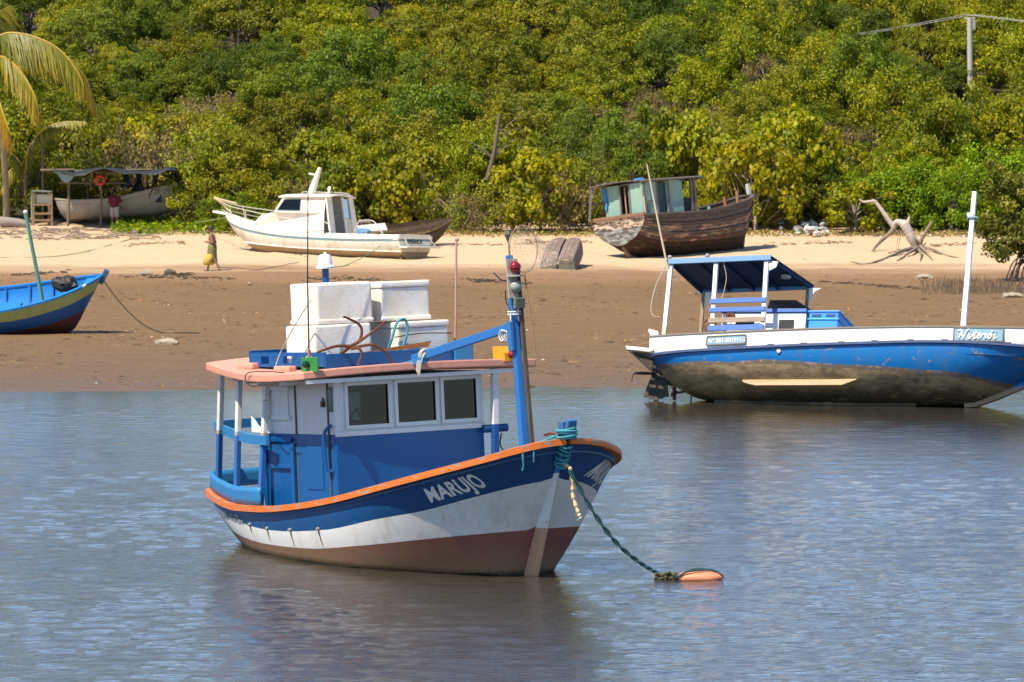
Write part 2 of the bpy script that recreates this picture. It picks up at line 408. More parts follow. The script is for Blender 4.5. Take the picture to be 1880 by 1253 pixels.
def foliage(name, stops, olive, yellow, transl=.3, rough=.55):
    k = N(name); at = k.n('ShaderNodeAttribute'); at.attribute_name = 'tone'; oi = k.n('ShaderNodeObjectInfo')
    G = 1.62; br = lambda t: (min(.8, t[0] * G * 1.04), min(.8, t[1] * G * .98), t[2] * G); stops = [(p_, br(c_)) for p_, c_ in stops]; olive = br(olive); yellow = br(yellow)
    c = k.ramp(at.outputs['Fac'], stops)
    r2 = k.math('FRACT', k.math('MULTIPLY', oi.outputs['Random'], 7.31))
    big = k.noise(k.pos((.12, .12, .3)), 1.0, 3)
    c = k.mix(k.math('MULTIPLY', k.ramp(oi.outputs['Random'], [(.35, 0), (1, .75)]), 1.0), c, olive, 'MIX')
    c = k.mix(k.math('MULTIPLY', k.math('MULTIPLY', at.outputs['Fac'], r2), k.ramp(big, [(.35, .25), (.7, .9)])), c, yellow)
    hv = k.math('FRACT', k.math('MULTIPLY', oi.outputs['Random'], 13.7)); vm = k.n('ShaderNodeHueSaturation'); vm.inputs['Saturation'].default_value = 1.10; k.l(c, vm.inputs['Color']); k.l(k.ramp(hv, [(0, .64), (1, 1.2)]), vm.inputs['Value']); c = vm.outputs[0]
    k.set(c, rough, .3)
    tr = k.n('ShaderNodeBsdfTranslucent'); k.l(k.mix(.25, c, yellow), tr.inputs[0]); mx = k.n('ShaderNodeMixShader'); mx.inputs[0].default_value = transl
    k.l(k.b.outputs[0], mx.inputs[1]); k.l(tr.outputs[0], mx.inputs[2]); k.l(mx.outputs[0], k.out.inputs[0]); return k.m

F_hill = foliage('hill_leaves', [(0, (.030, .055, .006)), (.4, (.085, .125, .012)), (.8, (.175, .20, .020)), (.90, (.25, .24, .025)), (.945, (.60, .38, .02)), (1, (.60, .20, .02))], (.135, .140, .022), (.30, .26, .022))
F_dark = foliage('dark_leaves', [(0, (.018, .042, .006)), (.5, (.055, .095, .011)), (.9, (.12, .165, .02)), (1, (.28, .26, .03))], (.075, .100, .018), (.18, .19, .02))
F_dry = foliage('dry_leaves', [(0, (.075, .065, .024)), (.5, (.15, .13, .045)), (.9, (.25, .21, .075)), (1, (.36, .29, .11))], (.15, .13, .055), (.24, .19, .05))
F_grape = foliage('sea_grape_leaves', [(0, (.045, .080, .008)), (.4, (.115, .155, .014)), (.8, (.22, .25, .025)), (.93, (.42, .35, .025)), (1, (.50, .20, .03))], (.15, .165, .02), (.34, .28, .02), .38)
F_lush = foliage('lush_leaves', [(0, (.035, .085, .006)), (.5, (.105, .190, .010)), (.9, (.20, .28, .018)), (1, (.34, .32, .02))], (.115, .19, .012), (.24, .26, .02), .38)
F_mang = foliage('mangrove_leaves', [(0, (.040, .060, .010)), (.5, (.105, .130, .022)), (.9, (.20, .20, .04)), (1, (.32, .28, .05))], (.13, .13, .03), (.22, .20, .035))
BARK = plain('bark', (.16, .125, .09), .9, var=.5, scale=9, bump=.6); BARK_P = plain('pale_bark', (.30, .25, .19), .9, var=.4, scale=9, bump=.6)
TWIG = plain('dry_twigs', (.24, .19, .14), .9, var=.4, scale=20)

def crown_mesh(name, R, Rz, ncl, per, leaf, mat, aspect=.5, low=-.45, spread=.5, up=.5, z0=0):
    u = unit(ncl * 3); u = u[u[:, 2] > low][:ncl]; m = len(u)
    lump = 1 + .22 * np.sin(3 * np.arctan2(u[:, 1], u[:, 0]) + rs.uniform(0, 6)) * rs.uniform(.3, 1)
    rad = rs.uniform(.55, 1.06, m)[:, None] * lump[:, None]
    cc = u * rad * np.array([R, R, Rz]); rc = rs.uniform(.6, 1.25, m) * spread
    idx = np.repeat(np.arange(m), per); off = unit(m * per) * (rs.uniform(0, 1, m * per) ** .45)[:, None] * rc[idx][:, None]; off[:, 2] *= .75
    p = cc[idx] + off
    nr = unit(m * per) * .85 + u[idx] * .35 + off / (rc[idx][:, None]) * .5; nr[:, 2] += up; nr /= np.linalg.norm(nr, axis=1)[:, None]
    tone = np.clip(rs.uniform(0, .72, m)[idx] * .55 + rs.uniform(0, 1, m * per) * .62 - .05, 0, 1)
    v = leaf_arrays(p, nr, leaf * rs.uniform(.65, 1.25, m * per), aspect); v[:, 2] += z0
    return mesh_quads(name, v, tone, mat), cc + np.array([0, 0, z0])

def trunk_mesh(name, cc, height, r, mat, nl=7, twigs=0, wander=.25):
    b = MB(); top = Vector((rnd.uniform(-.3, .3), rnd.uniform(-.3, .3), height))
    b.tube(smooth_path([(0, 0, -.6), (rnd.uniform(-wander, wander), rnd.uniform(-wander, wander), height * .5), top], 3), [r * (1.2 - .5 * i / 6) for i in range(7)], 6)
    sel = rs.choice(len(cc), min(nl, len(cc)), replace=False)
    for i in sel:
        e = Vector(cc[i]); s0 = Vector((0, 0, height * rnd.uniform(.4, .95)))
        b.tube(smooth_path([s0, s0.lerp(e, .5) + Vector((0, 0, .25)), e], 3), [r * .5, r * .46, r * .4, r * .34, r * .26, r * .2, r * .1], 5)
    for i in range(twigs):
        j = rs.randint(len(cc)); e = Vector(cc[j]); s0 = e * rnd.uniform(.3, .7); q = Vector((rnd.gauss(0, .4), rnd.gauss(0, .4), rnd.gauss(.15, .4)))
        b.tube([s0, s0.lerp(e, .6) + q * .3, e + q], [r * .16, r * .12, r * .05], 3, caps=False)
    o = b.build(name, mat, smooth=60); me = o.data; bpy.data.objects.remove(o); return me

KINDS = {}
def kind(key, n, R, Rz, ncl, per, leaf, mat, tmat, z0, r=.11, nl=7, twigs=0, **kw):
    L = []
    for i in range(n):
        me, cc = crown_mesh('crown', R * rnd.uniform(.9, 1.1), Rz * rnd.uniform(.9, 1.1), ncl, per, leaf, mat, z0=z0, **kw)
        L.append((trunk_mesh('trunk', cc, z0, r, tmat, nl, twigs), me))
    KINDS[key] = L
kind('hill', 6, 2.3, 1.8, 92, 165, .145, F_hill, BARK, 2.3)
kind('dark', 3, 2.35, 1.95, 92, 160, .14, F_dark, BARK, 2.5)
kind('dry', 2, 2.0, 1.6, 62, 46, .15, F_dry, TWIG, 2.0, nl=16, twigs=150)
kind('grape', 3, 1.55, 1.25, 46, 95, .165, F_grape, BARK_P, 1.15, r=.06, nl=10, aspect=.9, low=-.8, spread=.42, twigs=20)
kind('lush', 3, 1.7, 1.2, 52, 130, .135, F_lush, BARK_P, 1.1, r=.06, low=-.85, aspect=.6, up=.75, spread=.5)
kind('low', 2, 1.3, .95, 40, 100, .115, F_hill, TWIG, .75, r=.04, nl=14, low=-.9, spread=.38, twigs=60)
kind('brush', 2, 1.35, 1.0, 40, 34, .13, F_dry, TWIG, .8, r=.035, nl=20, low=-.9, spread=.4, twigs=160)

def plant(name, key, x, y, label, cat, group=None, s=1.0, sz=1.0, z=None, rz=None):
    t, c = rnd.choice(KINDS[key])
    o = thing(name, label, cat, (x, y, gz(x, y) if z is None else z), (rnd.uniform(-.06, .06), rnd.uniform(-.06, .06), rnd.uniform(0, 6.28) if rz is None else rz), group)
    o.scale = (s, s, s * sz)
    for nm, me in (('trunk', t), ('crown', c)):
        ch = bpy.data.objects.new(nm, me); COL.objects.link(ch); ch.parent = o
    return o

HL = {'hill': 'leafy green tree in the dense wood covering the hillside', 'dark': 'dark green tree in the dense wood covering the hillside', 'dry': 'greyish dry-twigged tree in the wood on the hillside'}
row = 0; Y = 243.5
while Y < 312:
    half = Y * .094 + 4.5; x = -half + rnd.uniform(0, 2)
    while x < half:
        xx, yy_ = x + rnd.uniform(-.6, .6), Y + rnd.uniform(-1.1, 1.1)
        if not (yy_ < 251.5 and xx < -14.5):
            q = math.sin(xx * .21 + Y * .13) + math.sin(xx * .5 - Y * .31) + rnd.uniform(-.8, .8)
            kd = 'dark' if q > .85 else ('dry' if q < (-.9 if 1 <= row < 5 and abs(xx + 5) < 12 else -1.5) and row < 7 else 'hill')
            plant('hillside_tree', kd, xx, yy_, HL[kd], 'tree', 'trees of the hillside wood, ' + {'hill': 'leafy green', 'dark': 'dark green', 'dry': 'dry'}[kd], rnd.uniform(.68, 1.08) * (.86 if row == 0 else 1) * (.5 if abs(xx - 22.9 * yy_ / 272) < 2.6 and 252 < yy_ < 272.5 else 1), rnd.uniform(.8, 1.3))
        x += rnd.uniform(2.8, 4.0)
    Y += 3.7 + row * .16; row += 1

# ------------------------------------------------------------------ paints of the boats
BLUE = paint('marujo_blue', (.0015, .082, .27), .38, (.16, .27, .36), .10, 9, dirt=(.01, .05, .14), dirt_amt=.25, spec=.5)
NAVY = paint('marujo_navy', (.005, .066, .205), .40, (.02, .20, .36), .24, 6, dirt=(.02, .03, .05), dirt_amt=.3, spec=.45)
LBLUE = paint('rail_blue', (.022, .19, .43), .42, (.45, .55, .58), .12, 8, dirt=(.03, .09, .16), dirt_amt=.35)
WHITE = paint('cabin_white', (.70, .70, .69), .5, (.35, .30, .24), .03, 7, dirt=(.40, .33, .25), dirt_amt=.25, var=.12)
HWHITE = paint('hull_white', (.80, .78, .75), .4, (.45, .33, .20), .06, 6, dirt=(.38, .26, .14), dirt_amt=.45, streak=2.2, var=.14)
def boot_paint():
    """red-brown bottom paint with the tan scum and weed a tide leaves near the water"""
    k = N('hull_red'); v = k.map(); big = k.noise(v, 1.4, 4); fine = k.noise(v, 16, 6, .7); sv = k.noise(k.map((4, 4, .9)), 1.0, 6, .65); sp = k.n('ShaderNodeSeparateXYZ'); k.l(k.pos(), sp.inputs[0])
    c = k.mix(big, (.30, .115, .085), (.21, .078, .06)); c = k.mix(k.ramp(fine, [(.55, 0), (.8, .5)]), c, (.32, .15, .10))
    hgt = k.math('ADD', sp.outputs[2], k.math('MULTIPLY', k.math('SUBTRACT', sv, .5), .75))
    c = k.mix(k.math('MULTIPLY', k.ramp(hgt, [(.10, 1), (.48, 0)]), k.ramp(sv, [(.25, .35), (.6, .95)])), c, (.30, .20, .105))
    c = k.mix(k.ramp(k.noise(k.map((1, 1, 2.5)), 5, 9, .75), [(.63, 0), (.68, .8)]), c, (.40, .27, .15)); c = k.mix(k.ramp(k.math('ADD', sp.outputs[2], k.math('MULTIPLY', fine, .12)), [(.07, .9), (.16, 0)]), c, (.035, .028, .014))
    k.bump(fine, .3, .01); k.set(c, .6, .35); MATS['hull_red'] = k.m; return k.m
RED = boot_paint()
ORANGE = paint('rail_orange', (.74, .17, .025), .45, (.30, .29, .23), .42, 5, dirt=(.30, .12, .05), dirt_amt=.4)
SALMON = paint('roof_salmon', (.70, .315, .225), .6, (.55, .42, .36), .08, 6, dirt=(.33, .16, .11), dirt_amt=.3)
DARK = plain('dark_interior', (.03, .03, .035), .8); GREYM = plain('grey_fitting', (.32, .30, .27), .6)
RUST = plain('rust', (.13, .045, .022), .85, var=.6, scale=25, bump=.5); BLACK = plain('black_rubber', (.015, .015, .016), .6)
k = N('styrofoam'); v = k.map(); a_ = k.noise(v, 2.1, 5, .65); b_ = k.noise(v, 5.5, 6, .7); f_ = k.noise(v, 45, 3, .6); oi = k.n('ShaderNodeObjectInfo')
c = k.mix(k.ramp(a_, [(.42, 0), (.66, .55)]), (.85, .82, .76), (.66, .53, .34)); c = k.mix(k.ramp(b_, [(.56, 0), (.70, .55)]), c, (.46, .40, .30)); c = k.mix(k.ramp(k.noise(v, 11, 7, .75), [(.66, 0), (.70, .8)]), c, (.30, .20, .11))
k.bump(k.math('ADD', f_, b_), .45, .012); k.set(c, .8, .2); FOAM = k.m
ROPE_T = plain('teal_rope', (.055, .27, .33), .9, var=.5, scale=60, bump=.8); ROPE_D = plain('weedy_rope', (.02, .075, .085), .9, var=.6, scale=40, bump=.8)
ROPE_Y = plain('frayed_rope', (.62, .47, .26), .95, var=.4, scale=70, bump=.8); CORD = plain('pale_cord', (.55, .50, .40), .9)
GLASS = glass('window_glass', (.22, .28, .30), .6)
ALGAE = plain('weed_line', (.018, .016, .008), .9, var=.5)

def hull_fn(bg, zg, zk, p, full=None):
    def y(x, z):
        a, b = zk(x), zg(x)
        s = min(1, max(0, (z - a) / max(1e-4, b - a)))
        if full: return bg(x) * (1 - (1 - s) ** (full(x) if callable(full) else full)) ** p(x)
        return bg(x) * s ** p(x)
    return y

def hull_band(xs, y, lo, hi, zk, zg, name, mat, parent, n=8, off=0.0, transom=True, both=(-1, 1)):
    """one paint band of a hull between two heights lo(x), hi(x), on both sides"""
    b = MB()
    for sd_ in both:
        rows = []
        for x in xs:
            a = min(max(lo(x), zk(x)), zg(x)); c = min(max(hi(x), zk(x)), zg(x))
            rows.append([(x, sd_ * (y(x, a + (c - a) * j / n) + off), a + (c - a) * j / n) for j in range(n + 1)])
        b.grid(rows, flip=sd_ > 0)
    if transom and len(both) == 2:
        x = xs[-1]; a = min(max(lo(x), zk(x)), zg(x)); c = min(max(hi(x), zk(x)), zg(x))
        b.grid([[(x, s_ * y(x, a + (c - a) * j / n), a + (c - a) * j / n) for j in range(n + 1)] for s_ in (-1, 1)])
    return b.build(name, mat, parent, smooth=50)

# ------------------------------------------------------------------ MARUJO
mo = ground_at(985, 1058)
M = thing('fishing_boat', 'blue and white wooden fishing boat with pink cabin roof, moored in the foreground', 'boat', mo, (math.radians(1.2), math.radians(-2.5), math.radians(-57.5)))
m_bg = pchip([.97, .95, .9, .8, .6, .4, .1, -.25, -.8, -1.5, -2.5, -4, -5.3, -6.4, -7.3, -8.0, -8.4], [.02, .22, .48, .74, 1.05, 1.27, 1.48, 1.64, 1.78, 1.86, 1.90, 1.88, 1.73, 1.50, 1.27, 1.06, .90])
m_zg = pchip([1.0, .8, .45, -.25, -1.4, -2.7, -3.8, -5.1, -6.5, -7.5, -8.4], [2.06, 1.95, 1.81, 1.63, 1.41, 1.20, 1.08, 1.0, .98, 1.05, 1.16])
m_zk = pchip([.97, .57, .10, -.24, -.45, -1.2, -2.5, -5.5, -6.6, -7.4, -8.4], [2.14, 1.38, .68, 0, -.40, -.72, -.8, -.75, -.45, -.05, .50])
m_p = pchip([.97, .5, 0, -.6, -1.1, -1.7, -2.3, -3, -4, -5, -6.1, -7, -8.4], [.9, .80, .72, .70, .68, .64, .56, .49, .44, .44, .50, .60, .65])
m_q = pchip([.97, 0, -.8, -2.0, -3, -8.4], [1.0, 1.0, 1.1, 1.7, 2.1, 2.0])
m_y = hull_fn(m_bg, m_zg, m_zk, m_p, m_q)
m_red = pchip([1, .35, -.9, -2.2, -3.8, -5.3, -6.6, -7.6, -8.4], [.76, .73, .63, .52, .43, .45, .52, .62, .74])
m_blu = pchip([1, .5, .12, -.57, -1.67, -3.2, -4.8, -6.3, -7.4, -8.4], [1.62, 1.43, 1.295, 1.10, .94, .735, .68, .74, .88, 1.02])
m_xs = [.97, .96, .94, .92, .88, .84, .78, .72, .65, .58, .5, .42, .34, .25, .16, .08, 0, -.1, -.22, -.36, -.5, -.7, -.9, -1.15, -1.4, -1.7, -2, -2.3, -2.6, -3, -3.5, -4, -4.5, -5, -5.5, -6, -6.5, -7, -7.4, -7.8, -8.1, -8.4]
lowz = lambda x: -2.0; topz = lambda x: 9.0
hull_band(m_xs, m_y, lowz, m_red, m_zk, m_zg, 'hull_bottom', RED, M)
hull_band(m_xs, m_y, m_red, m_blu, m_zk, m_zg, 'hull_side', HWHITE, M)
hull_band(m_xs, m_y, m_blu, topz, m_zk, m_zg, 'hull_topside', NAVY, M)
# weed along the waterline (the water surface in the boat's tilted frame)
def wz(x): return .0436 * -x * 1.0
hull_band([x for x in m_xs if x < .12], lambda x, z: m_y(x, z) + .006, lambda x: wz(x) - .05, lambda x: wz(x) + .035 + .018 * math.sin(x * 9) + .012 * math.sin(x * 23), m_zk, m_zg, 'weed_line', ALGAE, M, n=2, transom=False)
# stem post
st = MB(); rows = []
for z, xb, xf, hw in ((-.45, -.52, -.20, .07), (0, -.30, .02, .07), (.35, -.12, .18, .068), (.70, .05, .34, .065), (1.05, .28, .49, .062), (1.38, .50, .64, .06), (1.75, .70, .82, .06), (2.08, .88, .98, .06), (2.30, 1.0, 1.10, .06)):
    rows.append([(xb, -hw, z), (xf - .05, -hw * .8, z), (xf, 0, z - .01), (xf - .05, hw * .8, z), (xb, hw, z)])
st.grid(rows, closed=True)
STEM = banded('stem_paint', [(-9, (.58, .32, .19)), (.74, (.80, .77, .72)), (1.58, (.03, .20, .46))], .5, chip=(.25, .17, .1), amt=.25)
st.build('stem_post', STEM, M)
sh = MB(); sh.box((.97, -.02, 2.25), (.13, .13, .22)); sh.box((1.07, .03, 2.25), (.10, .16, .28), Matrix.Rotation(.25, 3, 'Y')); sh.build('stem_head', paint('worn_stem', (.03, .14, .33), .7, (.10, .08, .06), .45, 6), M, bevel=.02, jitter=.008)
# gunwale rail
for s_ in (-1, 1):
    pts = [(x, s_ * (m_bg(x) + .015), m_zg(x) + .02) for x in m_xs]
    r = MB(); r.sweep(pts, [(-.075, -.05), (.060, -.045), (.068, 0), (.060, .045), (-.075, .045)]); r.build('gunwale_rail', ORANGE, M, smooth=40)
    pts = [(x, s_ * (m_y(x, m_zg(x) - .07) + .008), m_zg(x) - .07) for x in m_xs[4:]]
    r = MB(); r.sweep(pts, [(-.012, -.015), (.012, -.015), (.012, .015), (-.012, .015)]); r.build('rubbing_strake', NAVY, M, smooth=40)
d = MB(); dx = [x for x in m_xs if x < .72]
d.grid([[(x, m_y(x, m_zg(x) - .33) * t * .985, m_zg(x) - .33 + .05 * (1 - t * t)) for t in np.linspace(-1, 1, 9)] for x in dx]); d.build('deck', paint('deck_grey', (.22, .27, .30), .7, (.2, .15, .1), .2), M)
# drain spouts with their stains
for x in (-3.3, -4.2, -5.1, -5.9):
    z = m_blu(x) + .03; yy0 = -m_y(x, z)
    q = MB(); q.tube([(x, yy0 + .02, z), (x, yy0 - .035, z - .012)], .028, 8); q.build('drain_spout', GREYM, M, smooth=40)
    q = MB(); n = 7; L = rnd.uniform(.12, .34); w0 = rnd.uniform(.010, .024)
    q.grid([[(x + .02 * i / n + s_ * w0 * (1 - .6 * i / n), -m_y(x, z - L * i / n) - .004, z - .02 - L * i / n) for s_ in (-1, 1)] for i in range(n + 1)]); q.build('rust_stain', plain('rust_run', (.17, .10, .05), .8, var=.5), M)
# lettering
LET = paint('letter_white', (.80, .80, .77), .6, (.02, .05, .16), .12, 12, dirt_amt=0)
def arc_on_hull(s0, z0, slope, sd_, yf=m_y):
    """lettering follows the curve of the bow: arc length from x = -2.5, measured forward"""
    X = np.linspace(-2.5, .95, 500); Yv = np.array([yf(x, 1.35) for x in X]); S = np.concatenate([[0], np.cumsum(np.hypot(np.diff(X), np.diff(Yv)))])
    def fn(u, v, w):
        s = s0 + u if sd_ < 0 else s0 - u
        x = float(np.interp(s, S, X)); z = m_blu(x) + z0 + v; e = 1e-3
        dy = (yf(x + e, z) - yf(x - e, z)) / (2 * e); n = Vector((-dy, 1, 0)).normalized() * (.012 + w)
        return (x + n.x, sd_ * (yf(x, z) + n.y), z)
    return fn
def on_hull(x0, z0, ang, sd_):
    def fn(u, v, w):
        x = x0 + u; z = z0 + v + u * math.tan(ang); return (x, sd_ * (m_y(x, z) + .008 + w), z)
    return fn
glyphs('MARUJO', .285, arc_on_hull(2.02, .095, 0, -1), 'name_lettering', LET, M, bold=.009, space=1.04)
glyphs('MARUJO', .32, arc_on_hull(3.75, .075, 0, 1), 'name_lettering', LET, M, bold=.006, space=.96)
glyphs('281-010786-1', .20, on_hull(-7.35, .80, -.075, -1), 'registration_number', paint('faded_letter', (.30, .33, .38), .7, (.02, .05, .14), .3, 14), M, bold=.004)
# cabin
CB, CT = .84, 3.06; BZ = 2.18; XF, XA, CW = -3.5, -5.72, 1.36
c = MB(); c.box2((XF, -CW, CB), (XF - .05, CW, BZ)); c.build('front_wall', BLUE, M, bevel=.006)
c = MB()
ww = [(-1.14, -.38), (-.23, .49), (.62, 1.25)]; zb, zt = 2.30, 2.95
c.box2((XF, -CW, BZ + .003), (XF - .05, CW, zb)); c.box2((XF, -CW, zt), (XF - .05, CW, CT))
eds = [-CW] + [e for w_ in ww for e in w_] + [CW]
for i in range(0, len(eds), 2): c.box2((XF, eds[i], zb), (XF - .05, eds[i + 1], zt))
c.build('windscreen_wall', WHITE, M)
c = MB(); c.box2((XF + .03, -CW - .015, BZ - .03), (XF + .004, CW + .015, BZ + .045)); c.build('front_ledge', WHITE, M, bevel=.006)
for a, b in ww:
    wf = MB(); t = .045
    for y0, y1, z0, z1 in ((a - t, b + t, zb - t, zb + .012), (a - t, b + t, zt - .012, zt + t), (a - t, a + .012, zb + .012, zt - .012), (b - .012, b + t, zb + .012, zt - .012)):
        wf.box2((XF + .028, y0, z0), (XF + .003, y1, z1))
    wo = wf.build('window_frame', WHITE, M, bevel=.005)
    pn = MB(); pn.box2((XF - .015, a, zb), (XF - .021, b, zt)); pn.build('window_pane', GLASS, wo)
tb = MB(); tb.beam((XF + .018, .40, 2.96), (XF + .018, -1.25, 2.96), .02, .012); 
# starboard wall: plank seams, door, sliding shutters
def side_wall(sd_):
    ww_ = MB(); n = 9; xs_ = np.linspace(XF - .053, XA, n + 1)
    for i in range(n):
        pl = MB(); pl.box2((xs_[i] - .003, sd_ * CW, CB), (xs_[i + 1] + .003, sd_ * (CW - .045), BZ)); pl.build('lower_plank', BLUE, M, bevel=.004)
        pl = MB(); pl.box2((xs_[i] - .002, sd_ * CW, BZ + .004), (xs_[i + 1] + .002, sd_ * (CW - .045), CT)); pl.build('upper_plank', WHITE, M, bevel=.003)
side_wall(-1)
c = MB(); c.box2((XF - .053, CW, CB), (XA, CW - .045, CT)); c.build('port_wall', WHITE, M)
c = MB(); c.box2((XA, -CW, CB), (XA - .045, -.45, CT)); c.box2((XA, .45, CB), (XA - .045, CW, CT)); c.box2((XA, -.45, 2.75), (XA - .045, .45, CT)); c.build('aft_wall', WHITE, M)
c = MB(); c.box2((XF - .1, CW - .047, .93), (XA + .02, CW - .055, 3.02)); c.box2((XA + .02, -CW + .06, .93), (XA + .012, -.45, 3.02)); c.box2((XA + .02, .45, .93), (XA + .012, CW - .06, 3.02)); c.build('cabin_shade_sheets', plain('shade_sheet_dark', (.045, .04, .035), .8), M)  # dark sheets added inside so the cabin reads shaded through the windows
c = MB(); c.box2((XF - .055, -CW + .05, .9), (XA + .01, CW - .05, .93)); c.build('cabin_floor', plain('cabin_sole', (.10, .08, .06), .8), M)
c = MB(); c.box2((-4.1, -1.0, 2.12), (-3.6, 1.25, 2.15)); c.build('dashboard', plain('dash_brown', (.34, .26, .17), .7), M)
wh = MB(); wh.torus((-4.05, -.55, 2.35), .2, .016, rot=Matrix.Rotation(math.pi / 2 - .3, 3, 'Y')); 
for a in range(6): wh.tube([(-4.05, -.55, 2.35), (-4.05 + .04 * math.sin(a), -.55 + .25 * math.cos(a * 1.047), 2.35 + .25 * math.sin(a * 1.047))], .012, 6)
wh.build('steering_wheel', BLACK, M, smooth=40)
dr = MB(); dr.box2((-3.72, -CW - .003, CB + .12), (-4.68, -CW - .022, BZ)); dr.box2((-3.88, -CW - .024, 1.32), (-4.38, -CW - .036, 2.0)); do = dr.build('door', BLUE, M, bevel=.006)
dr = MB(); dr.box2((-3.72, -CW - .003, BZ + .004), (-4.62, -CW - .022, 3.0)); dr.build('door_top', WHITE, M, bevel=.005)
q = MB(); q.beam((-3.70, -CW - .012, CB + .1), (-3.70, -CW - .012, 3.02), .015, .03); q.beam((-4.70, -CW - .012, CB + .1), (-4.70, -CW - .012, 3.02), .015, .03); q.build('door_jamb', plain('seam_dark', (.10, .09, .08), .8), M)
q = MB(); q.lathe([(.05, 0), (.05, .03)], (-3.62, -CW - .002, 2.72), 12, Matrix.Rotation(math.pi / 2, 3, 'X')); 
q = MB(); q.tube(smooth_path([(-3.60, -CW - .008, 2.55), (-3.60, -CW - .016, 2.62), (-3.60, -CW - .016, 2.85), (-3.60, -CW - .008, 2.92)], 4), .045, 10); q.build('side_port_window', plain('port_glass', (.07, .11, .10), .15), M, smooth=60)
q = MB(); q.box((-3.78, -CW - .05, 2.66), (.07, .05, .09)); q.tube(smooth_path([(-3.80, -CW - .05, 2.70), (-3.78, -CW - .05, 2.76), (-3.74, -CW - .05, 2.70)], 4), .01, 6); q.build('padlock', RUST, M, bevel=.008)
q = MB(); q.sweep(smooth_path([(-3.60, -CW - .02, 1.62), (-3.64, -CW - .10, 1.66), (-3.66, -CW - .12, 1.9), (-3.66, -CW - .12, 2.2), (-3.6, -CW - .02, 2.34)], 5), [(-.02, -.02), (.02, -.02), (.02, .02), (-.02, .02)], up=(1, 0, 0)); q.build('grab_handle', BLUE, M, smooth=40)
for z0, z1, mt in ((2.47, 2.88, WHITE), (1.70, 2.06, BLUE)):
    q = MB(); q.box2((-4.92, -CW - .003, z0), (-5.50, -CW - .020, z1)); so_ = q.build('sliding_shutter', mt, M, bevel=.005)
    for zz in (z0 - .03, z1 + .03):
        q = MB(); q.box2((-4.84, -CW - .002, zz - .035), (-5.58, -CW - .05, zz + .035)); q.build('shutter_rail', mt, so_, bevel=.008)
q = MB(); q.box2((-4.74, -CW - .002, CB + .05), (-4.83, -CW - .07, BZ - .15)); q.build('wall_batten', BLUE, M, bevel=.01)
q = MB(); q.box2((-5.66, -CW - .002, CB + .05), (-5.74, -CW - .05, BZ)); q.build('corner_post', BLUE, M, bevel=.008)
q = MB(); q.add([(-5.75, -CW - .04, BZ + .02), (-6.15, -CW + .02, BZ + .02), (-6.15, -CW + .02, BZ + .28), (-5.95, -CW, BZ + .14), (-5.75, -CW - .03, BZ + .06)], [(0, 1, 2, 3, 4)]); q.build('corner_bracket', WHITE, M, solid=.03)
# post and exhaust by the far front corner
q = MB(); q.beam((-3.34, 1.43, .9), (-3.34, 1.50, 3.08), .10, .10); q.build('front_post', banded('two_tone_post', [(-9, (.012, .075, .27)), (2.2, (.66, .66, .65))], .5), M, bevel=.01)
q = MB(); q.tube([(-3.42, 1.30, 2.13), (-3.42, 1.74, 2.13)], .065, 12); q.build('exhaust_stub', NAVY, M, smooth=40)
q = MB(); q.tube(smooth_path([(-3.36, 1.6, 2.05), (-3.34, 1.56, 1.85), (-3.2, 1.62, 1.7), (-2.7, 1.66, 1.38)], 5), .012, 5); q.build('stay_cord', BLACK, M)
# roof
rw = pchip([-3.16, -3.3, -4.6, -5.2, -5.8, -6.7, -7.45], [2.04, 2.10, 2.08, 1.97, 1.82, 1.58, 1.42]); rz_ = pchip([-3.16, -4.7, -5.8, -6.7, -7.45], [3.13, 3.09, 3.12, 3.17, 3.25])
rx_ = [-3.16, -3.24, -3.4, -3.8, -4.2, -4.6, -5, -5.4, -5.8, -6.3, -6.9, -7.45]
q = MB(); tt = np.linspace(-1, 1, 13)
top = [[(x - (.10 * abs(t) ** 2.5 if i < 2 else 0), t * rw(x) * (1.1 if t > 0 else 1), rz_(x) + .065 + .06 * (1 - t * t)) for t in tt] for i, x in enumerate(rx_)]
bot = [[(x - (.10 * abs(t) ** 2.5 if i < 2 else 0), t * rw(x) * (1.1 if t > 0 else 1), rz_(x) - .055 + .06 * (1 - t * t)) for t in tt] for i, x in enumerate(rx_)]
q.grid(top); q.grid(bot, flip=True); q.grid([top[0], bot[0]]); q.grid([top[-1], bot[-1]]); q.grid([[r[0] for r in top], [r[0] for r in bot]]); q.grid([[r[-1] for r in top], [r[-1] for r in bot]])
roof = q.build('roof', SALMON, M, bevel=.02)
for x in (-3.3, -4.1, -4.9, -5.6, -6.4, -7.1): q = MB(); q.beam((x, -rw(x) + .12, rz_(x) - .09), (x, rw(x) - .12, rz_(x) - .09), .07, .06); q.build('roof_beam', WHITE, roof)
for x, y_ in ((-6.05, -1.42), (-4.55, -1.62)):
    q = MB(); q.box((x, y_, rz_(x) + .13), (.42, .16, .10), Matrix.Rotation(.1, 3, 'Z')); q.build('roof_chock', SALMON, roof, bevel=.03)
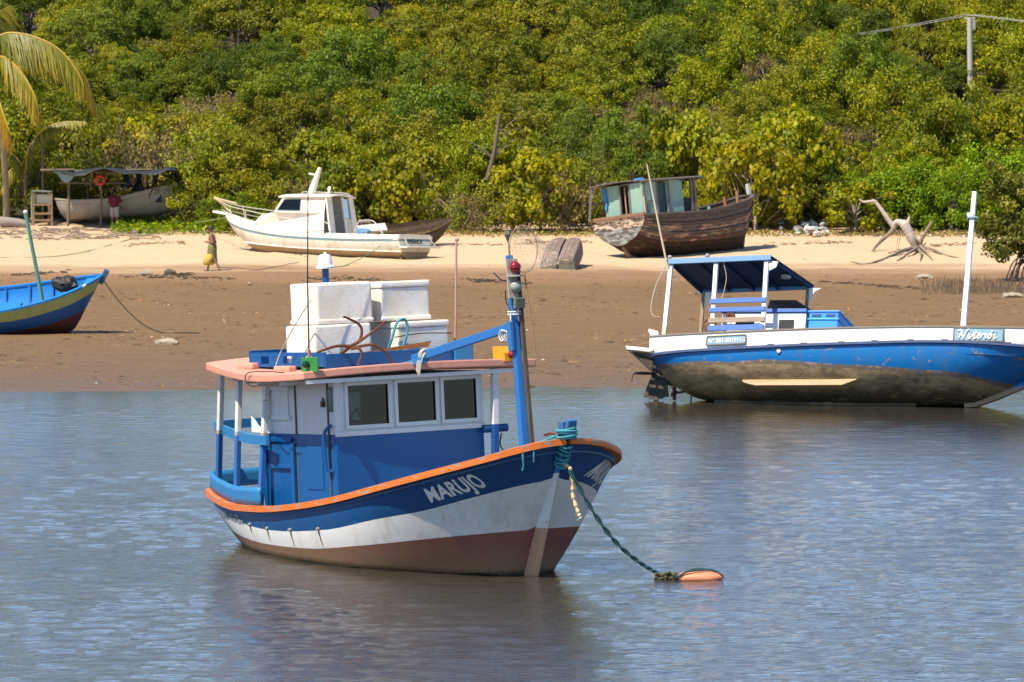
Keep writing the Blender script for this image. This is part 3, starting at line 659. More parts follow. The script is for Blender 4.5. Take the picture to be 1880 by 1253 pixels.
# aft rails, bulwark and posts
def stern_curve(dz, x0=-5.35, inset=.02, xe=-8.36):
    a = [(x, -(m_bg(x) - inset), m_zg(x) + dz) for x in np.linspace(x0, xe, 12)]
    return a + [(xe - .04, -.45, m_zg(xe) + dz + .01), (xe - .05, 0, m_zg(xe) + dz + .01), (xe - .04, .45, m_zg(xe) + dz + .01)] + [(p[0], -p[1], p[2]) for p in reversed(a)]
q = MB(); cv = stern_curve(.07); q.grid([[Vector(p) + Vector((0, 0, h_)) for h_ in (0, .1, .2, .28)] for p in cv]); q.build('stern_bulwark', LBLUE, M, solid=.05, smooth=50)
q = MB(); cv = [(x, -(m_bg(x) - .13), 2.09 + max(0, (-x - 6)) * .07) for x in np.linspace(-5.2, -8.3, 12)]; cv = cv + [(-8.36, -.3, 2.26), (-8.36, .3, 2.26)] + [(p[0], -p[1], p[2]) for p in reversed(cv)]
q.sweep(cv, [(-.03, -.075), (.03, -.075), (.03, .075), (-.03, .075)]); q.build('stern_rail', LBLUE, M, smooth=40)
POST = banded('stern_post_paint', [(-9, (.022, .13, .40)), (2.14, (.42, .33, .24)), (2.20, (.72, .70, .66))], .55, chip=(.30, .16, .09), amt=.22)
for (xb, yb), (xt, yt) in (((-5.5, 1.64), (-5.48, 1.42)), ((-6.65, 1.42), (-6.62, 1.27)), ((-7.95, 1.02), (-7.35, 1.10))):
    for s_ in (-1, 1):
        if xb < -7: xt, yt = -7.36, 1.18
        q = MB(); q.beam((xb, s_ * yb, m_zg(xb) - .1), (xt, s_ * yt, rz_(max(xt, -7.4)) - .03), .085, .085, up=(1, 0, 0)); q.build('stern_post', POST, M, bevel=.012)
# blue tray on the roof
TX0, TX1, TW = -3.72, -6.1, 1.36
q = MB(); q.box2((TX0, -TW, 3.205), (TX0 - .04, 1.28, 3.44)); q.build('tray_front_board', BLUE, roof, bevel=.008)
def slotted(y_):
    b = MB(); z0, z1 = 3.215, 3.50; cuts = [(-5.75, -5.50), (-5.05, -4.78), (-4.40, -4.14)]; ed = [TX1] + [e for c_ in cuts for e in c_] + [TX0 - .04]
    b.box2((TX1, y_, 3.24), (TX0 - .04, y_ - .035, 3.29)); b.box2((TX1, y_, 3.41), (TX0 - .04, y_ - .035, 3.47))
    for i in range(0, len(ed), 2): b.box2((ed[i], y_, 3.29), (ed[i + 1], y_ - .035, 3.41))
    return b.build('tray_side_board', BLUE, roof)
slotted(-TW + .035); slotted(1.28)
q = MB(); q.box2((TX1, -TW, 3.26), (TX1 - .035, 1.28, 3.5)); q.build('tray_back_board', BLUE, roof, bevel=.008)
q = MB(); q.box2((TX0 - .045, -TW + .04, 3.245), (TX1 + .005, 1.24, 3.27)); q.build('tray_floor', BLUE, roof)
q = MB(); q.box2((-3.66, .98, 3.2), (-3.70, 1.33, 3.54)); q.build('tray_corner_board', LBLUE, roof, bevel=.015)
# nav lights, antenna, lamp post, mast, boom
q = MB(); q.box((-3.36, -1.86, 3.30), (.50, .03, .24)); gq = q.build('green_light_board', paint('board_green', (.035, .22, .045), .5, (.5, .5, .4), .06), roof, bevel=.02)
q = MB(); q.lathe([(.055, 0), (.06, .05), (.03, .09)], (-3.38, -1.89, 3.31), 12, Matrix.Rotation(math.pi / 2, 3, 'X')); q.build('green_lens', plain('lens_green', (.005, .05, .02), .1), gq, smooth=60)
q = MB(); q.add([(-3.5, 1.66, 3.19), (-3.16, 1.66, 3.19), (-3.16, 1.66, 3.32), (-3.24, 1.66, 3.42), (-3.5, 1.66, 3.42)], [(0, 1, 2, 3, 4)]); oq = q.build('orange_light_board', paint('board_orange', (.85, .33, .02), .5, dirt_amt=.1), roof, solid=.14)
q = MB(); q.lathe([(.05, 0), (.055, .05), (.03, .08)], (-3.155, 1.70, 3.29), 12, Matrix.Rotation(math.pi / 2, 3, 'Y')); q.build('red_lens', plain('lens_red', (.25, .008, .02), .15), oq, smooth=60)
q = MB(); q.tube([(-3.95, -1.52, 3.20), (-3.95, -1.52, 3.52)], .028, 8); aq = q.build('antenna_base', plain('copper_tube', (.30, .15, .10), .6), roof)
q = MB(); q.tube([(-3.95, -1.52, 3.5), (-3.92, -1.51, 4.6), (-3.72, -1.50, 6.95)], [.013, .011, .006], 6); q.build('antenna_whip', BLACK, aq)
q = MB(); q.tube([(-5.93, 0, 3.15), (-5.92, 0, 4.78)], .055, 10); lq = q.build('lamp_post', BLUE, roof, smooth=40)
q = MB(); q.lathe([(.155, 0), (.16, .03), (.12, .06), (.105, .19), (.085, .225), (.02, .23)], (-5.92, 0, 4.76), 14); q.torus((-5.92, 0, 4.97), .045, .012, 14, 6, Matrix.Rotation(math.pi / 2, 3, 'X')); q.build('anchor_lamp', paint('lamp_white', (.80, .79, .76), .4, dirt_amt=.05), lq, smooth=40)
mst = [(-.16, 0, 1.3), (-.19, 0, 1.93), (-.27, 0, 3.1), (-.35, 0, 4.0), (-.40, 0, 4.88)]
q = MB(); q.sweep(mst, [(-.062, -.062), (.062, -.062), (.062, .062), (-.062, .062)], up=(1, 0, 0), scale=[1.05, 1.0, .88, .80, .72]); mq = q.build('mast', paint('mast_blue', (.022, .16, .46), .4, (.45, .5, .5), .06, 8, dirt_amt=.25), M, bevel=.012)
q = MB(); q.sweep([(-.10, .095, 1.8), (-.19, .09, 3.0), (-.27, .085, 4.1), (-.31, .08, 4.66)], [(-.028, -.028), (.028, -.028), (.028, .028), (-.028, .028)], up=(1, 0, 0)); q.build('mast_batten', wood('dark_batten', (.14, .11, .08), (.08, .06, .05), axis=2), mq)
for s_ in (-1, 1):
    q = MB(); q.sweep([(-.28, s_ * .10, 3.42), (-.31, s_ * .10, 3.88)], [(-.03, -.055), (.03, -.055), (.03, .055), (-.03, .055)], up=(1, 0, 0)); q.build('mast_cheek', MATS['mast_blue'], mq, bevel=.01)
q = MB(); q.beam((-.36, 0, 3.80), (-3.32, 0, 3.30), .085, .13); bq = q.build('boom', MATS['mast_blue'], M, bevel=.012)
q = MB(); q.beam((-2.9, -.06, 3.29), (-3.55, -.06, 3.19), .10, .10); q.build('boom_rest', LBLUE, bq, bevel=.01)
q = MB()
for i in range(5): q.tube(smooth_path([(-3.0 + .03 * i, -.02, 3.42), (-3.02 + .03 * i, -.10, 3.30), (-3.05 + .02 * i, -.12, 3.12 - .02 * i)], 4), .010, 5)
for i in range(3): q.torus((-3.0 + .035 * i, 0, 3.355), .10, .010, 12, 5, Matrix.Rotation(math.pi / 2, 3, 'Y'))
q.build('boom_lashing', CORD, bq)
q = MB()
for i in range(3): q.torus((-.62 + .06 * i, -.05, 3.66), .085, .009, 12, 5, Matrix.Rotation(math.pi / 2 + .2 * i, 3, 'X'))
q.build('hanging_cord_loops', plain('white_cord', (.7, .7, .68), .8), bq)
# signal lamps on the mast
MD = Matrix.Rotation(math.radians(18), 3, 'Z')
q = MB(); q.sweep([(-.285, -.02, 4.22), (-.30, -.02, 4.5), (-.315, -.02, 4.82)], [(-.10, -.01), (.10, -.01), (.10, .02), (-.10, .02)], up=(1, 0, 0)); lb = q.build('lamp_backplate', plain('plate_grey', (.38, .33, .29), .7), mq, bevel=.008)
q = MB(); q.lathe([(.075, 0), (.09, .05), (.07, .10), (.02, .12)], (-.29, 0, 4.70), 14, Matrix.Rotation(math.pi / 2, 3, 'Y')); q.build('red_signal_lamp', plain('lamp_red', (.22, .01, .025), .2), lb, smooth=60)
q = MB(); q.lathe([(.085, 0), (.095, .05), (.075, .09), (.02, .11)], (-.275, 0, 4.40), 14, Matrix.Rotation(math.pi / 2, 3, 'Y')); q.build('clear_signal_lamp', plain('lamp_clear', (.30, .33, .28), .15), lb, smooth=60)
q = MB(); q.lathe([(.13, 0), (.13, .025)], (-.25, 0, 4.555), 14); q.build('lamp_shelf', MATS['plate_grey'], lb)
q = MB(); q.box((-.21, .02, 4.15), (.09, .17, .17), Matrix.Rotation(.1, 3, 'Y')); q.build('deck_floodlight', plain('flood_grey', (.13, .13, .11), .5), mq, bevel=.015)
q = MB(); q.tube(smooth_path([(-.42, -.02, 4.50), (-.6, -.02, 4.50), (-.72, -.02, 4.56), (-.83, -.02, 4.62)], 4), .012, 5); q.tube(smooth_path([(-.42, -.08, 4.35), (-.42, -.08, 4.2), (-.30, -.12, 4.12)], 4), .010, 5); q.build('loose_wires', BLACK, mq)
q = MB()
for z in (3.98, 4.02): q.torus((-.32, 0, z), .10, .012, 12, 5)
q.tube(smooth_path([(-.28, -.10, 4.0), (-.26, -.11, 3.9), (-.28, -.10, 3.78)], 4), .012, 5); q.build('mast_lashing', MATS['white_cord'], mq)
q = MB(); q.tube([(-.40, 0, 4.85), (-.41, 0, 5.10)], .007, 5); q.add([(-.42, 0, 5.06), (-.33, -.02, 5.20), (-.42, 0, 5.33), (-.50, .02, 5.20), (-.42, -.06, 5.2), (-.42, .06, 5.2)], [(0, 1, 4), (1, 2, 4), (2, 3, 4), (3, 0, 4), (1, 0, 5), (2, 1, 5), (3, 2, 5), (0, 3, 5)]); q.build('wind_vane', plain('vane_grey', (.10, .09, .08), .6), mq)
q = MB(); q.tube(smooth_path([(.35, .35, 1.75), (.36, .33, 2.08), (.15, .30, 2.15), (-.05, .28, 2.13)], 5), .022, 6); q.build('deck_iron_bar', RUST, M, smooth=40)
# bow rope turns on the stem head
q = MB()
for i in range(5): q.torus((1.0, .0, 2.13 + .035 * i - .02), .14 + .012 * (i % 2), .02, 16, 6, Matrix.Rotation(.15 * math.sin(i * 2), 3, 'X'))
q.tube(smooth_path([(.95, -.13, 2.16), (.90, -.40, 2.07), (.84, -.62, 2.02), (.78, -.74, 2.0)], 5), .018, 6); q.tube(smooth_path([(.95, -.13, 2.12), (.92, -.42, 2.04), (.86, -.68, 2.0), (.88, -.72, 1.88), (.86, -.70, 1.74), (.82, -.70, 1.66)], 5), .016, 6)
q.tube(smooth_path([(.88, -.52, 2.05), (.94, -.56, 1.92), (.90, -.54, 1.78)], 5), .014, 6)
for i in range(6): q.torus((.455 * (2.0 - .06 * i) + .03, 0, 2.0 - .06 * i), .105 - .003 * i, .020, 14, 6, Matrix.Rotation(.45 + .2 * math.sin(i * 3), 3, 'Y') @ Matrix.Rotation(.25 * math.sin(i * 5), 3, 'X'))
q.build('bow_rope_lashing', ROPE_T, M, smooth=50)
fr = smooth_path([(.86, -.02, 1.72), (.95, .06, 1.66), (1.0, .08, 1.5), (.98, .08, 1.25), (1.06, .10, 1.02), (1.11, .12, .90)], 6)
q = MB(); q.tube(fr, [.026 + .010 * math.sin(i * 2.1) for i in range(len(fr))], 7)
for i in range(40):
    p = Vector(rnd.choice(fr[8:])); q.tube([p, p + Vector((rnd.uniform(-.05, .05), rnd.uniform(-.05, .05), rnd.uniform(-.09, .02)))], .004, 3, caps=False)
q.build('frayed_rope_end', ROPE_Y, M)

# ------------------------------------------------------------------ things lying on the Marujo
def foam_box(name, label, lo, size, lid=.0, rz=0.0, tilt=0.0):
    """styrofoam fish box with rounded edges, a lid line and a recessed handle"""
    o = thing(name, label, 'foam box', group='foam fish boxes on the boat roof'); sx, sy, sz = size
    b = MB(); z1 = sz - (.10 if lid else 0); b.box((0, 0, z1 / 2), (sx, sy, z1)); b.build('box_body', FOAM, o, bevel=.035, jitter=.004)
    if lid: b = MB(); b.box((0, 0, sz - .05), (sx + .03, sy + .03, .098)); b.build('box_lid', FOAM, o, bevel=.03, jitter=.004)
    b = MB(); b.box((0, 0, .035), (sx + .03, sy + .03, .07)); b.build('box_foot_rim', FOAM, o, bevel=.025, jitter=.004)
    return put(o, M, lo, (0, tilt, rz))
foam_box('foam_box', 'large white foam box on the left, on top of another foam box', (-4.66, -.66, 3.90), (.92, .98, .64), 0, -.05)
foam_box('foam_box', 'pinkish white foam box on the right, on top of another foam box', (-4.62, .46, 3.90), (.72, .92, .62), 1, .04)
foam_box('foam_box', 'white foam box at the bottom left, standing in the blue roof tray', (-4.62, -.76, 3.275), (.96, 1.02, .61), 0, -.03)
foam_box('foam_box', 'white foam box at the bottom right, with a teal rope loop beside it', (-4.55, .66, 3.275), (.90, .98, .60), 1, .05)
def cord(name, label, pts, r, mat, cat='rope', boat=None, n=6, k=6):
    b = MB(); b.tube(smooth_path(pts, k), r, n); o = b.build(name, mat, smooth=60, base=pts[0])
    if boat is not None: put(o, boat, pts[0])
    return tag(o, label, cat)
cord('box_rope', 'teal rope loop hanging between the two lower foam boxes', [(-4.02, -.06, 3.40), (-3.98, .02, 3.62), (-3.98, .12, 3.86), (-3.98, .26, 3.92), (-3.98, .32, 3.80), (-3.98, .28, 3.62), (-3.99, .18, 3.44), (-4.0, .02, 3.42)], .022, ROPE_T, boat=M)
cord('tie_cord', 'pale cord running from the antenna down to the roof edge', [(-3.85, -1.50, 4.30), (-4.3, -1.52, 3.95), (-4.75, -1.56, 3.50), (-4.85, -1.62, 3.25), (-4.92, -1.60, 3.18)], .010, CORD, boat=M)
cord('dark_strap', 'thin dark cord stretched round the lower right foam box', [(-4.06, .12, 3.64), (-4.04, .6, 3.68), (-4.04, 1.17, 3.66)], .008, BLACK, boat=M)
cord('roof_cord', 'thin black cord looping over the pink roof edge', [(-4.0, -1.95, 3.18), (-4.4, -2.0, 3.2), (-4.9, -2.06, 3.19), (-5.05, -2.06, 3.1), (-4.8, -2.1, 2.98), (-4.3, -2.12, 3.0)], .008, BLACK, boat=M)
# grapnel anchor
an = thing('grapnel_anchor', 'rusty four-armed grapnel anchor lying on the pink roof', 'anchor'); put(an, M, (-3.55, -1.02, 3.46)); an.scale = (.86, .86, .86)
q = MB(); q.tube([(-.42, -.05, -.10), (-.1, 0, .05), (.05, .04, .12)], .035, 8); q.torus((-.44, -.05, -.11), .06, .014, 12, 5); q.build('shank', RUST, an, smooth=50)
for e in ([(0, .03, .10), (.02, .22, .22), (.02, .24, .46), (.0, -.02, .62), (.0, -.10, .64)], [(0, .03, .10), (.05, .22, .20), (.05, .50, .36), (.06, .72, .50)],
          [(0, .03, .10), (-.02, -.25, .12), (-.02, -.55, .06), (-.02, -.68, .02)], [(0, .03, .06), (.12, .20, .10), (.16, .42, .10), (.18, .66, -.05), (.18, .78, -.24)], [(.02, .03, .06), (.16, .10, .06), (.19, .14, -.06), (.19, .02, -.28)]):
    q = MB(); P_ = smooth_path(e, 5); q.tube(P_, [.032 - .014 * i / len(P_) for i in range(len(P_))], 7); q.build('anchor_arm', RUST, an, smooth=50)
# board, pole
q = MB(); q.add([(0, -.85, 0), (0, .55, .07), (0, .62, .16), (0, -.75, .03)], [(0, 1, 2, 3)]); o = q.build('wooden_board', wood('orange_wood', (.42, .17, .05), (.28, .11, .04), axis=1), solid=.03)
tag(o, 'thin orange wooden board leaning inside the blue roof tray', 'board'); put(o, M, (-3.84, .05, 3.40), (0, -.1, 0))
q = MB(); q.tube([(0, 0, 0), (.02, .05, .8), (.02, .12, 2.0)], [.022, .02, .018], 8); q.ball((.02, .13, 2.02), .035, 8, 5); o = q.build('pink_pole', plain('pink_rod', (.42, .26, .20), .6), smooth=50)
tag(o, 'thin pinkish pole with a round tip standing behind the cabin roof', 'pole'); put(o, M, (-4.3, 1.36, 3.12))
# scoop net leaning on the mast
sn = thing('scoop_net', 'round wire scoop net with fine mesh bag hung on the mast', 'net'); put(sn, M, (-.18, .12, 4.95))
VW = Matrix.Rotation(math.radians(57.5), 3, 'Z')
def nv(u, v, w=0): return VW @ Vector((u, w, v))
q = MB(); q.tube([nv(.21 * math.cos(a), .02 + .36 * math.sin(a)) for a in np.linspace(0, 2 * math.pi, 33)], .008, 5, caps=False); q.tube([nv(0, -.34), nv(.05, -.9), nv(.12, -1.6)], .012, 6); q.build('hoop', plain('hoop_wire', (.33, .20, .12), .6), sn)
q = MB(); rows = []
for i in range(7):
    t = i / 6; rr = 1 - .55 * t ** 1.5
    rows.append([nv(.21 * rr * math.cos(a) + .46 * t * (.6 + .4 * math.sin(1.5 * t)), .02 - .16 * t + .36 * rr * math.sin(a) * (1 - .35 * t), .12 * t * math.sin(a)) for a in np.linspace(0, 2 * math.pi, 25)])
q.grid(rows)
k = N('net_mesh'); w1 = k.n('ShaderNodeTexVoronoi'); w1.feature = 'DISTANCE_TO_EDGE'; w1.inputs['Scale'].default_value = 34; k.l(k.map(), w1.inputs['Vector'])
tr = k.n('ShaderNodeBsdfTransparent'); df = k.n('ShaderNodeBsdfDiffuse'); df.inputs[0].default_value = (.42, .33, .27, 1); mx = k.n('ShaderNodeMixShader'); k.l(k.math('LESS_THAN', w1.outputs['Distance'], .055), mx.inputs[0]); k.l(tr.outputs[0], mx.inputs[1]); k.l(df.outputs[0], mx.inputs[2]); k.l(mx.outputs[0], k.out.inputs[0])
q.build('net_bag', k.m, sn, smooth=60)
# mooring line and buoy
MW = mat_of(M); p0 = MW @ Vector((1.02, .02, 1.62)); bu = ground_at(1284, 1064)
pts = [p0, ground_at(1092, 950, .98), ground_at(1145, 1007, .50), ground_at(1180, 1037, .20), Vector((bu.x - .55, bu.y + .06, .04)), Vector((bu.x - .33, bu.y, .05))]
pts = [p0] + [p0.lerp(pts[-2], t) + Vector((0, 0, -.34 * math.sin(math.pi * t) * (1 - .3 * t))) for t in (.25, .5, .75, .92)] + pts[-2:]
P_ = smooth_path(pts, 10); b = MB()
for ph in (0, math.pi):
    b.tube([p + Vector((.016 * math.cos(ph + i * .8), .016 * math.sin(ph + i * .8), .010 * math.sin(ph + i * .8 + 1))) for i, p in enumerate(P_)], [.018 + .004 * math.sin(i * 1.7) for i in range(len(P_))], 6)
tag(b.build('mooring_rope', ROPE_D, smooth=60, base=p0), 'dark teal mooring rope running from the bow down to the orange buoy', 'rope')
by = thing('mooring_buoy', 'orange plastic buoy lying flat on the water, bound with rope', 'buoy', (bu.x, bu.y, 0))
q = MB(); rows = []
for i, xx in enumerate(np.linspace(-.34, .34, 13)):
    r_ = .135 * (1 - abs(xx / .345) ** 3.2) ** .5 + .004; rows.append([(xx, r_ * 1.15 * math.cos(a), .025 + r_ * .75 * math.sin(a)) for a in np.linspace(0, 2 * math.pi, 17)])
q.grid(rows); q.build('buoy_body', paint('buoy_orange', (.72, .26, .13), .45, (.4, .18, .1), .08, 8, dirt=(.3, .14, .08), dirt_amt=.3), by, smooth=60)
q = MB(); q.tube(smooth_path([(-.36, -.1, .03), (-.2, -.13, .12), (0, -.09, .145), (.2, -.05, .14), (.36, 0, .05)], 6), .016, 6); q.tube(smooth_path([(-.36, .05, .03), (-.1, .02, .15), (.2, .06, .13), (.37, .04, .02)], 6), .014, 6); q.build('buoy_strap', ROPE_D, by)
q = MB()
for i in range(34):
    a = Vector((-.34 - rnd.uniform(0, .28), rnd.uniform(-.08, .08), rnd.uniform(.0, .10))); q.tube(smooth_path([a, a + Vector((rnd.uniform(-.08, .08), rnd.uniform(-.06, .06), rnd.uniform(-.03, .05))), a + Vector((rnd.uniform(-.12, .12), rnd.uniform(-.08, .08), rnd.uniform(-.05, .04)))], 3), rnd.uniform(.010, .02), 5)
q.build('knotted_weedy_rope', plain('weedy_knot', (.10, .085, .04), .95, var=.7, scale=30, bump=.8), by)

# ------------------------------------------------------------------ NITEROI: white and blue boat aground at the water's edge
no = ground_at(1290, 738)
NB = thing('open_fishing_boat', 'long blue and white open boat with flat canopy, heeled over at the water edge', 'boat', no, (math.radians(-19), math.radians(-1.0), math.radians(-20)))
n_bg = pchip([10.6, 10.4, 9.6, 8.4, 7, 5, 2.5, 0, -1.05], [.03, .22, .72, 1.12, 1.32, 1.42, 1.40, 1.28, 1.16])
n_zg = pchip([10.6, 9, 7.9, 6.3, 4, 1, -1.05], [1.72, 1.52, 1.42, 1.40, 1.37, 1.29, 1.24])
n_zk = pchip([10.6, 9.2, 7.9, 7.1, 6.6, 5, .6, -.2, -.7, -1.05], [1.75, 1.10, .55, .18, -.03, -.05, 0, .12, .36, .62])
n_p = pchip([10.6, 9, 7.5, 6, 4, 1, -1.05], [.95, .85, .70, .58, .50, .52, .60])
n_y = hull_fn(n_bg, n_zg, n_zk, n_p, 2.8)
n_xs = [10.6, 10.55, 10.5, 10.4, 10.2, 10, 9.7, 9.4, 9.1, 8.8, 8.5, 8.2, 7.9, 7.6, 7.3, 7, 6.6, 6.2, 5.6, 5, 4.2, 3.4, 2.6, 1.8, 1, .4, 0, -.3, -.6, -.85, -1.05]
n_w = pchip([10.6, 8, 6.3, 3.5, .9, -1.05], [1.30, 1.03, 1.06, 1.0, .91, .84])
n_b = pchip([10.6, 8, 6.5, 5, 3.5, 2, -.8, -1.05], [.75, .30, .36, .44, .52, .60, .60, .60])
k = N('niteroi_bottom'); v = k.map((1, 1, 3)); a = k.noise(v, 1.6, 6, .65); b_ = k.noise(k.map((1, 1, 1)), 7, 6, .7); sp = k.n('ShaderNodeSeparateXYZ'); k.l(k.tc.outputs['Object'], sp.inputs[0])
c = k.mix(k.ramp(a, [(.35, 0), (.65, 1)]), (.18, .13, .073), (.42, .31, .175)); c = k.mix(k.ramp(b_, [(.5, 0), (.75, .8)]), c, (.035, .035, .016))
c = k.mix(k.ramp(k.math('ADD', sp.outputs[2], k.math('MULTIPLY', a, .25)), [(.16, .7), (.34, 0)]), c, (.035, .029, .020))
c = k.mix(k.ramp(k.noise(k.map((.7, 1, 4)), 2.6, 9, .72), [(.56, 0), (.64, .8)]), c, (.36, .26, .14)); k.bump(b_, .6, .02); k.set(c, .85, .25); NBOT = k.m
NBLUE = paint('niteroi_blue', (.004, .145, .42), .42, (.34, .22, .15), .27, 3, dirt=(.10, .13, .14), dirt_amt=.4, streak=1.6)
SCUF = paint('scuffed_band', (.16, .13, .10), .8, (.42, .24, .17), .42, 5, dirt=(.03, .13, .36), dirt_amt=.7, streak=1.2, bump=.5)
NWHITE = paint('niteroi_white', (.82, .80, .75), .45, (.5, .4, .28), .02, 4, dirt=(.55, .48, .38), dirt_amt=.2, var=.08)
hull_band(n_xs, n_y, lowz, lambda x: n_b(x) - .03, n_zk, n_zg, 'hull_bottom', NBOT, NB)
hull_band(n_xs, n_y, lambda x: n_b(x) - .03, lambda x: n_b(x) + .045 + .02 * math.sin(x * 5.1) + .015 * math.sin(x * 11.3), n_zk, n_zg, 'scuffed_band', SCUF, NB, n=2)
hull_band(n_xs, n_y, lambda x: n_b(x) + .045 + .02 * math.sin(x * 5.1) + .015 * math.sin(x * 11.3), n_w, n_zk, n_zg, 'hull_side', NBLUE, NB)
hull_band(n_xs, n_y, n_w, topz, n_zk, n_zg, 'bulwark', NWHITE, NB, n=3)
for s_ in (-1, 1):
    q = MB(); q.sweep([(x, s_ * (n_y(x, n_w(x)) + .03), n_w(x) - .01) for x in n_xs[2:]], [(-.035, -.03), (.035, -.03), (.035, .03), (-.035, .03)]); q.build('rubbing_strake', paint('niteroi_strake', (.03, .06, .16), .6, (.5, .48, .44), .2, 6), NB, smooth=40)
    q = MB(); q.sweep([(x, s_ * (n_bg(x) - .02), n_zg(x) + .012) for x in n_xs], [(-.05, -.015), (.05, -.015), (.05, .02), (-.05, .02)]); q.build('gunwale_cap', wood('grey_cap', (.30, .26, .21), (.18, .15, .12)), NB)
for i, x in enumerate((1.2, 2.0, 2.8, 3.7, 4.5, 5.35, 6.15, 7.6, 8.4)):
    z = n_w(x) + .035; q = MB(); q.box((x, -n_y(x, z) - .012, z), (.16, .04, .035)); q.build('scupper', plain('scupper_dark', (.06, .05, .045), .8), NB, bevel=.012)
q = MB(); q.lathe([(.05, 0), (.05, .04)], (2.2, -n_y(2.2, .84) + .01, .84), 12, Matrix.Rotation(math.pi / 2, 3, 'X')); q.build('bilge_outlet', plain('outlet_grey', (.4, .4, .38), .5), NB)
q = MB(); q.grid([[(x, n_y(x, .9) * t * .98, max(.80, n_zk(x) + .05) + .02 * (1 - t * t)) for t in np.linspace(-1, 1, 7)] for x in n_xs if x < 9.3]); q.build('deck', paint('niteroi_deck', (.35, .37, .38), .7, (.3, .2, .12), .2), NB)
q = MB(); q.sweep([(6.35, 0, -.08), (6.6, 0, -.06), (7.1, 0, .12), (7.9, 0, .48), (9.2, 0, 1.05), (10.68, 0, 1.78)], [(-.06, -.06), (.06, -.06), (.06, .08), (-.06, .08)]); 
k = N('stem_scuffed'); sp = k.n('ShaderNodeSeparateXYZ'); k.l(k.tc.outputs['Object'], sp.inputs[0]); f_ = k.noise(k.map(), 5, 6, .7)
k.set(k.mix(k.ramp(k.math('ADD', sp.outputs[2], k.math('MULTIPLY', f_, .3)), [(.42, 0), (.55, 1)]), k.mix(f_, (.42, .30, .17), (.26, .17, .09)), (.02, .16, .48)), .7); q.build('stem', k.m, NB, bevel=.015)
q = MB(); q.beam((.3, 0, -.05), (5.2, 0, -.10), .14, .16); q.build('keel', NBOT, NB, bevel=.01)
# bilge plank
q = MB(); x0, x1 = 1.25, 4.05; pl = [(x0, .24), (x0 + .06, .17), (x0 + .35, .10), (x1 - .35, .10), (x1 - .02, .22), (x1, .25), (x1 - .5, .24), (x0 + .4, .24)]
q.poly(pl, lambda a, b_, t: (a, -n_y(a, .25) - t, b_), -.4, .12); q.build('bilge_plank', wood('pale_plank', (.60, .46, .27), (.48, .35, .19), .7), NB, bevel=.012)
# stern platform, rudder, propeller shaft
pf = MB(); pf.beam((-1.60, -1.06, 1.0), (-.95, -1.14, .93), .05, .07); pf.beam((-1.60, 1.06, 1.0), (-.95, 1.14, .93), .05, .07); pf.beam((-1.6, -1.08, 1.0), (-1.6, 1.08, 1.0), .05, .07); pq = pf.build('stern_platform', NWHITE, NB, bevel=.008)
for i in range(9):
    y_ = -1.0 + .25 * i; q = MB(); q.beam((-1.66, y_, 1.045), (-.98, y_, .975), .13, .025); q.build('platform_slat', NWHITE, pq, bevel=.005)
for i in range(4):
    y_ = -.9 + .6 * i; q = MB(); q.add([(-1.56, y_, .96), (-1.0, y_, .90), (-1.0, y_, .50)], [(0, 1, 2)]); q.build('platform_bracket', wood('dark_bracket', (.07, .06, .05), (.04, .035, .03)), pq, solid=.05)
q = MB(); q.beam((-1.16, 0, .98), (-1.24, 0, .10), .06, .06); rd = q.build('rudder_post', plain('rudder_post_brown', (.25, .15, .08), .8), NB)
for i in range(5):
    q = MB(); x_ = -1.46 + .125 * i; q.add([(x_, -.02, .02 + .05 * abs(i - 2)), (x_ + .115, -.02, .02 + .05 * abs(i - 2)), (x_ * .6 - .42 + .075, -.02, .70 - .04 * i), (x_ * .6 - .42, -.02, .70 - .04 * i)], [(0, 1, 2, 3)]); q.build('rudder_plank', wood('rudder_dark', (.055, .048, .038), (.10, .085, .06), axis=2), rd, solid=.045)
q = MB(); q.tube([(-.25, 0, .28), (-.75, 0, .2)], .03, 8); q.tube([(-.30, 0, .25), (-.28, 0, -.12)], .02, 6); q.box((-.72, 0, .2), (.06, .32, .08), Matrix.Rotation(.5, 3, 'X')); q.box((-.72, 0, .2), (.06, .08, .32), Matrix.Rotation(.4, 3, 'X')); q.build('propeller_shaft', RUST, NB)
q = MB(); q.torus((-1.42, -.25, .62), .22, .022, 18, 6, Matrix.Rotation(.2, 3, 'X')); q.tube(smooth_path([(-1.6, -.3, .62), (-1.68, -.3, .55), (-1.7, -.3, .42)], 4), .014, 5); q.build('rope_ring', BLACK, NB)
# transom horn
q = MB(); q.add([(-1.0, -1.12, 1.22), (-.82, -1.12, 1.22), (-.86, -1.12, 1.38), (-1.08, -1.12, 1.44), (-1.10, -1.12, 1.40)], [(0, 1, 2, 3, 4)]); q.build('stern_horn', NWHITE, NB, solid=.10)
# canopy
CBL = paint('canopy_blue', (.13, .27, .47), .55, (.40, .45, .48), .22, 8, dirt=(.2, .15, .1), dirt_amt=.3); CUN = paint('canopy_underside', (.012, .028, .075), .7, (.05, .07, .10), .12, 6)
PWHT = banded('niteroi_post', [(-9, (.55, .45, .36)), (1.5, (.78, .77, .74))], .5, chip=(.45, .2, .15), amt=.16)
RZ = lambda x: 3.05 + .035 * (x + .75)
q = MB(); q.beam((-.78, -1.20, RZ(-.78) + .02), (1.76, -1.20, RZ(1.76) + .02), .06, .13); cn = q.build('canopy_side_beam', CBL, NB, bevel=.008)
q = MB(); q.beam((-.74, 1.16, RZ(-.74)), (2.12, 1.16, RZ(2.12)), .06, .10); q.build('canopy_side_beam', CBL, NB, bevel=.008)
q = MB(); q.beam((-.70, -1.17, RZ(-.7)), (-.66, 1.14, RZ(-.7)), .06, .08); q.build('canopy_end_beam', CUN, cn)
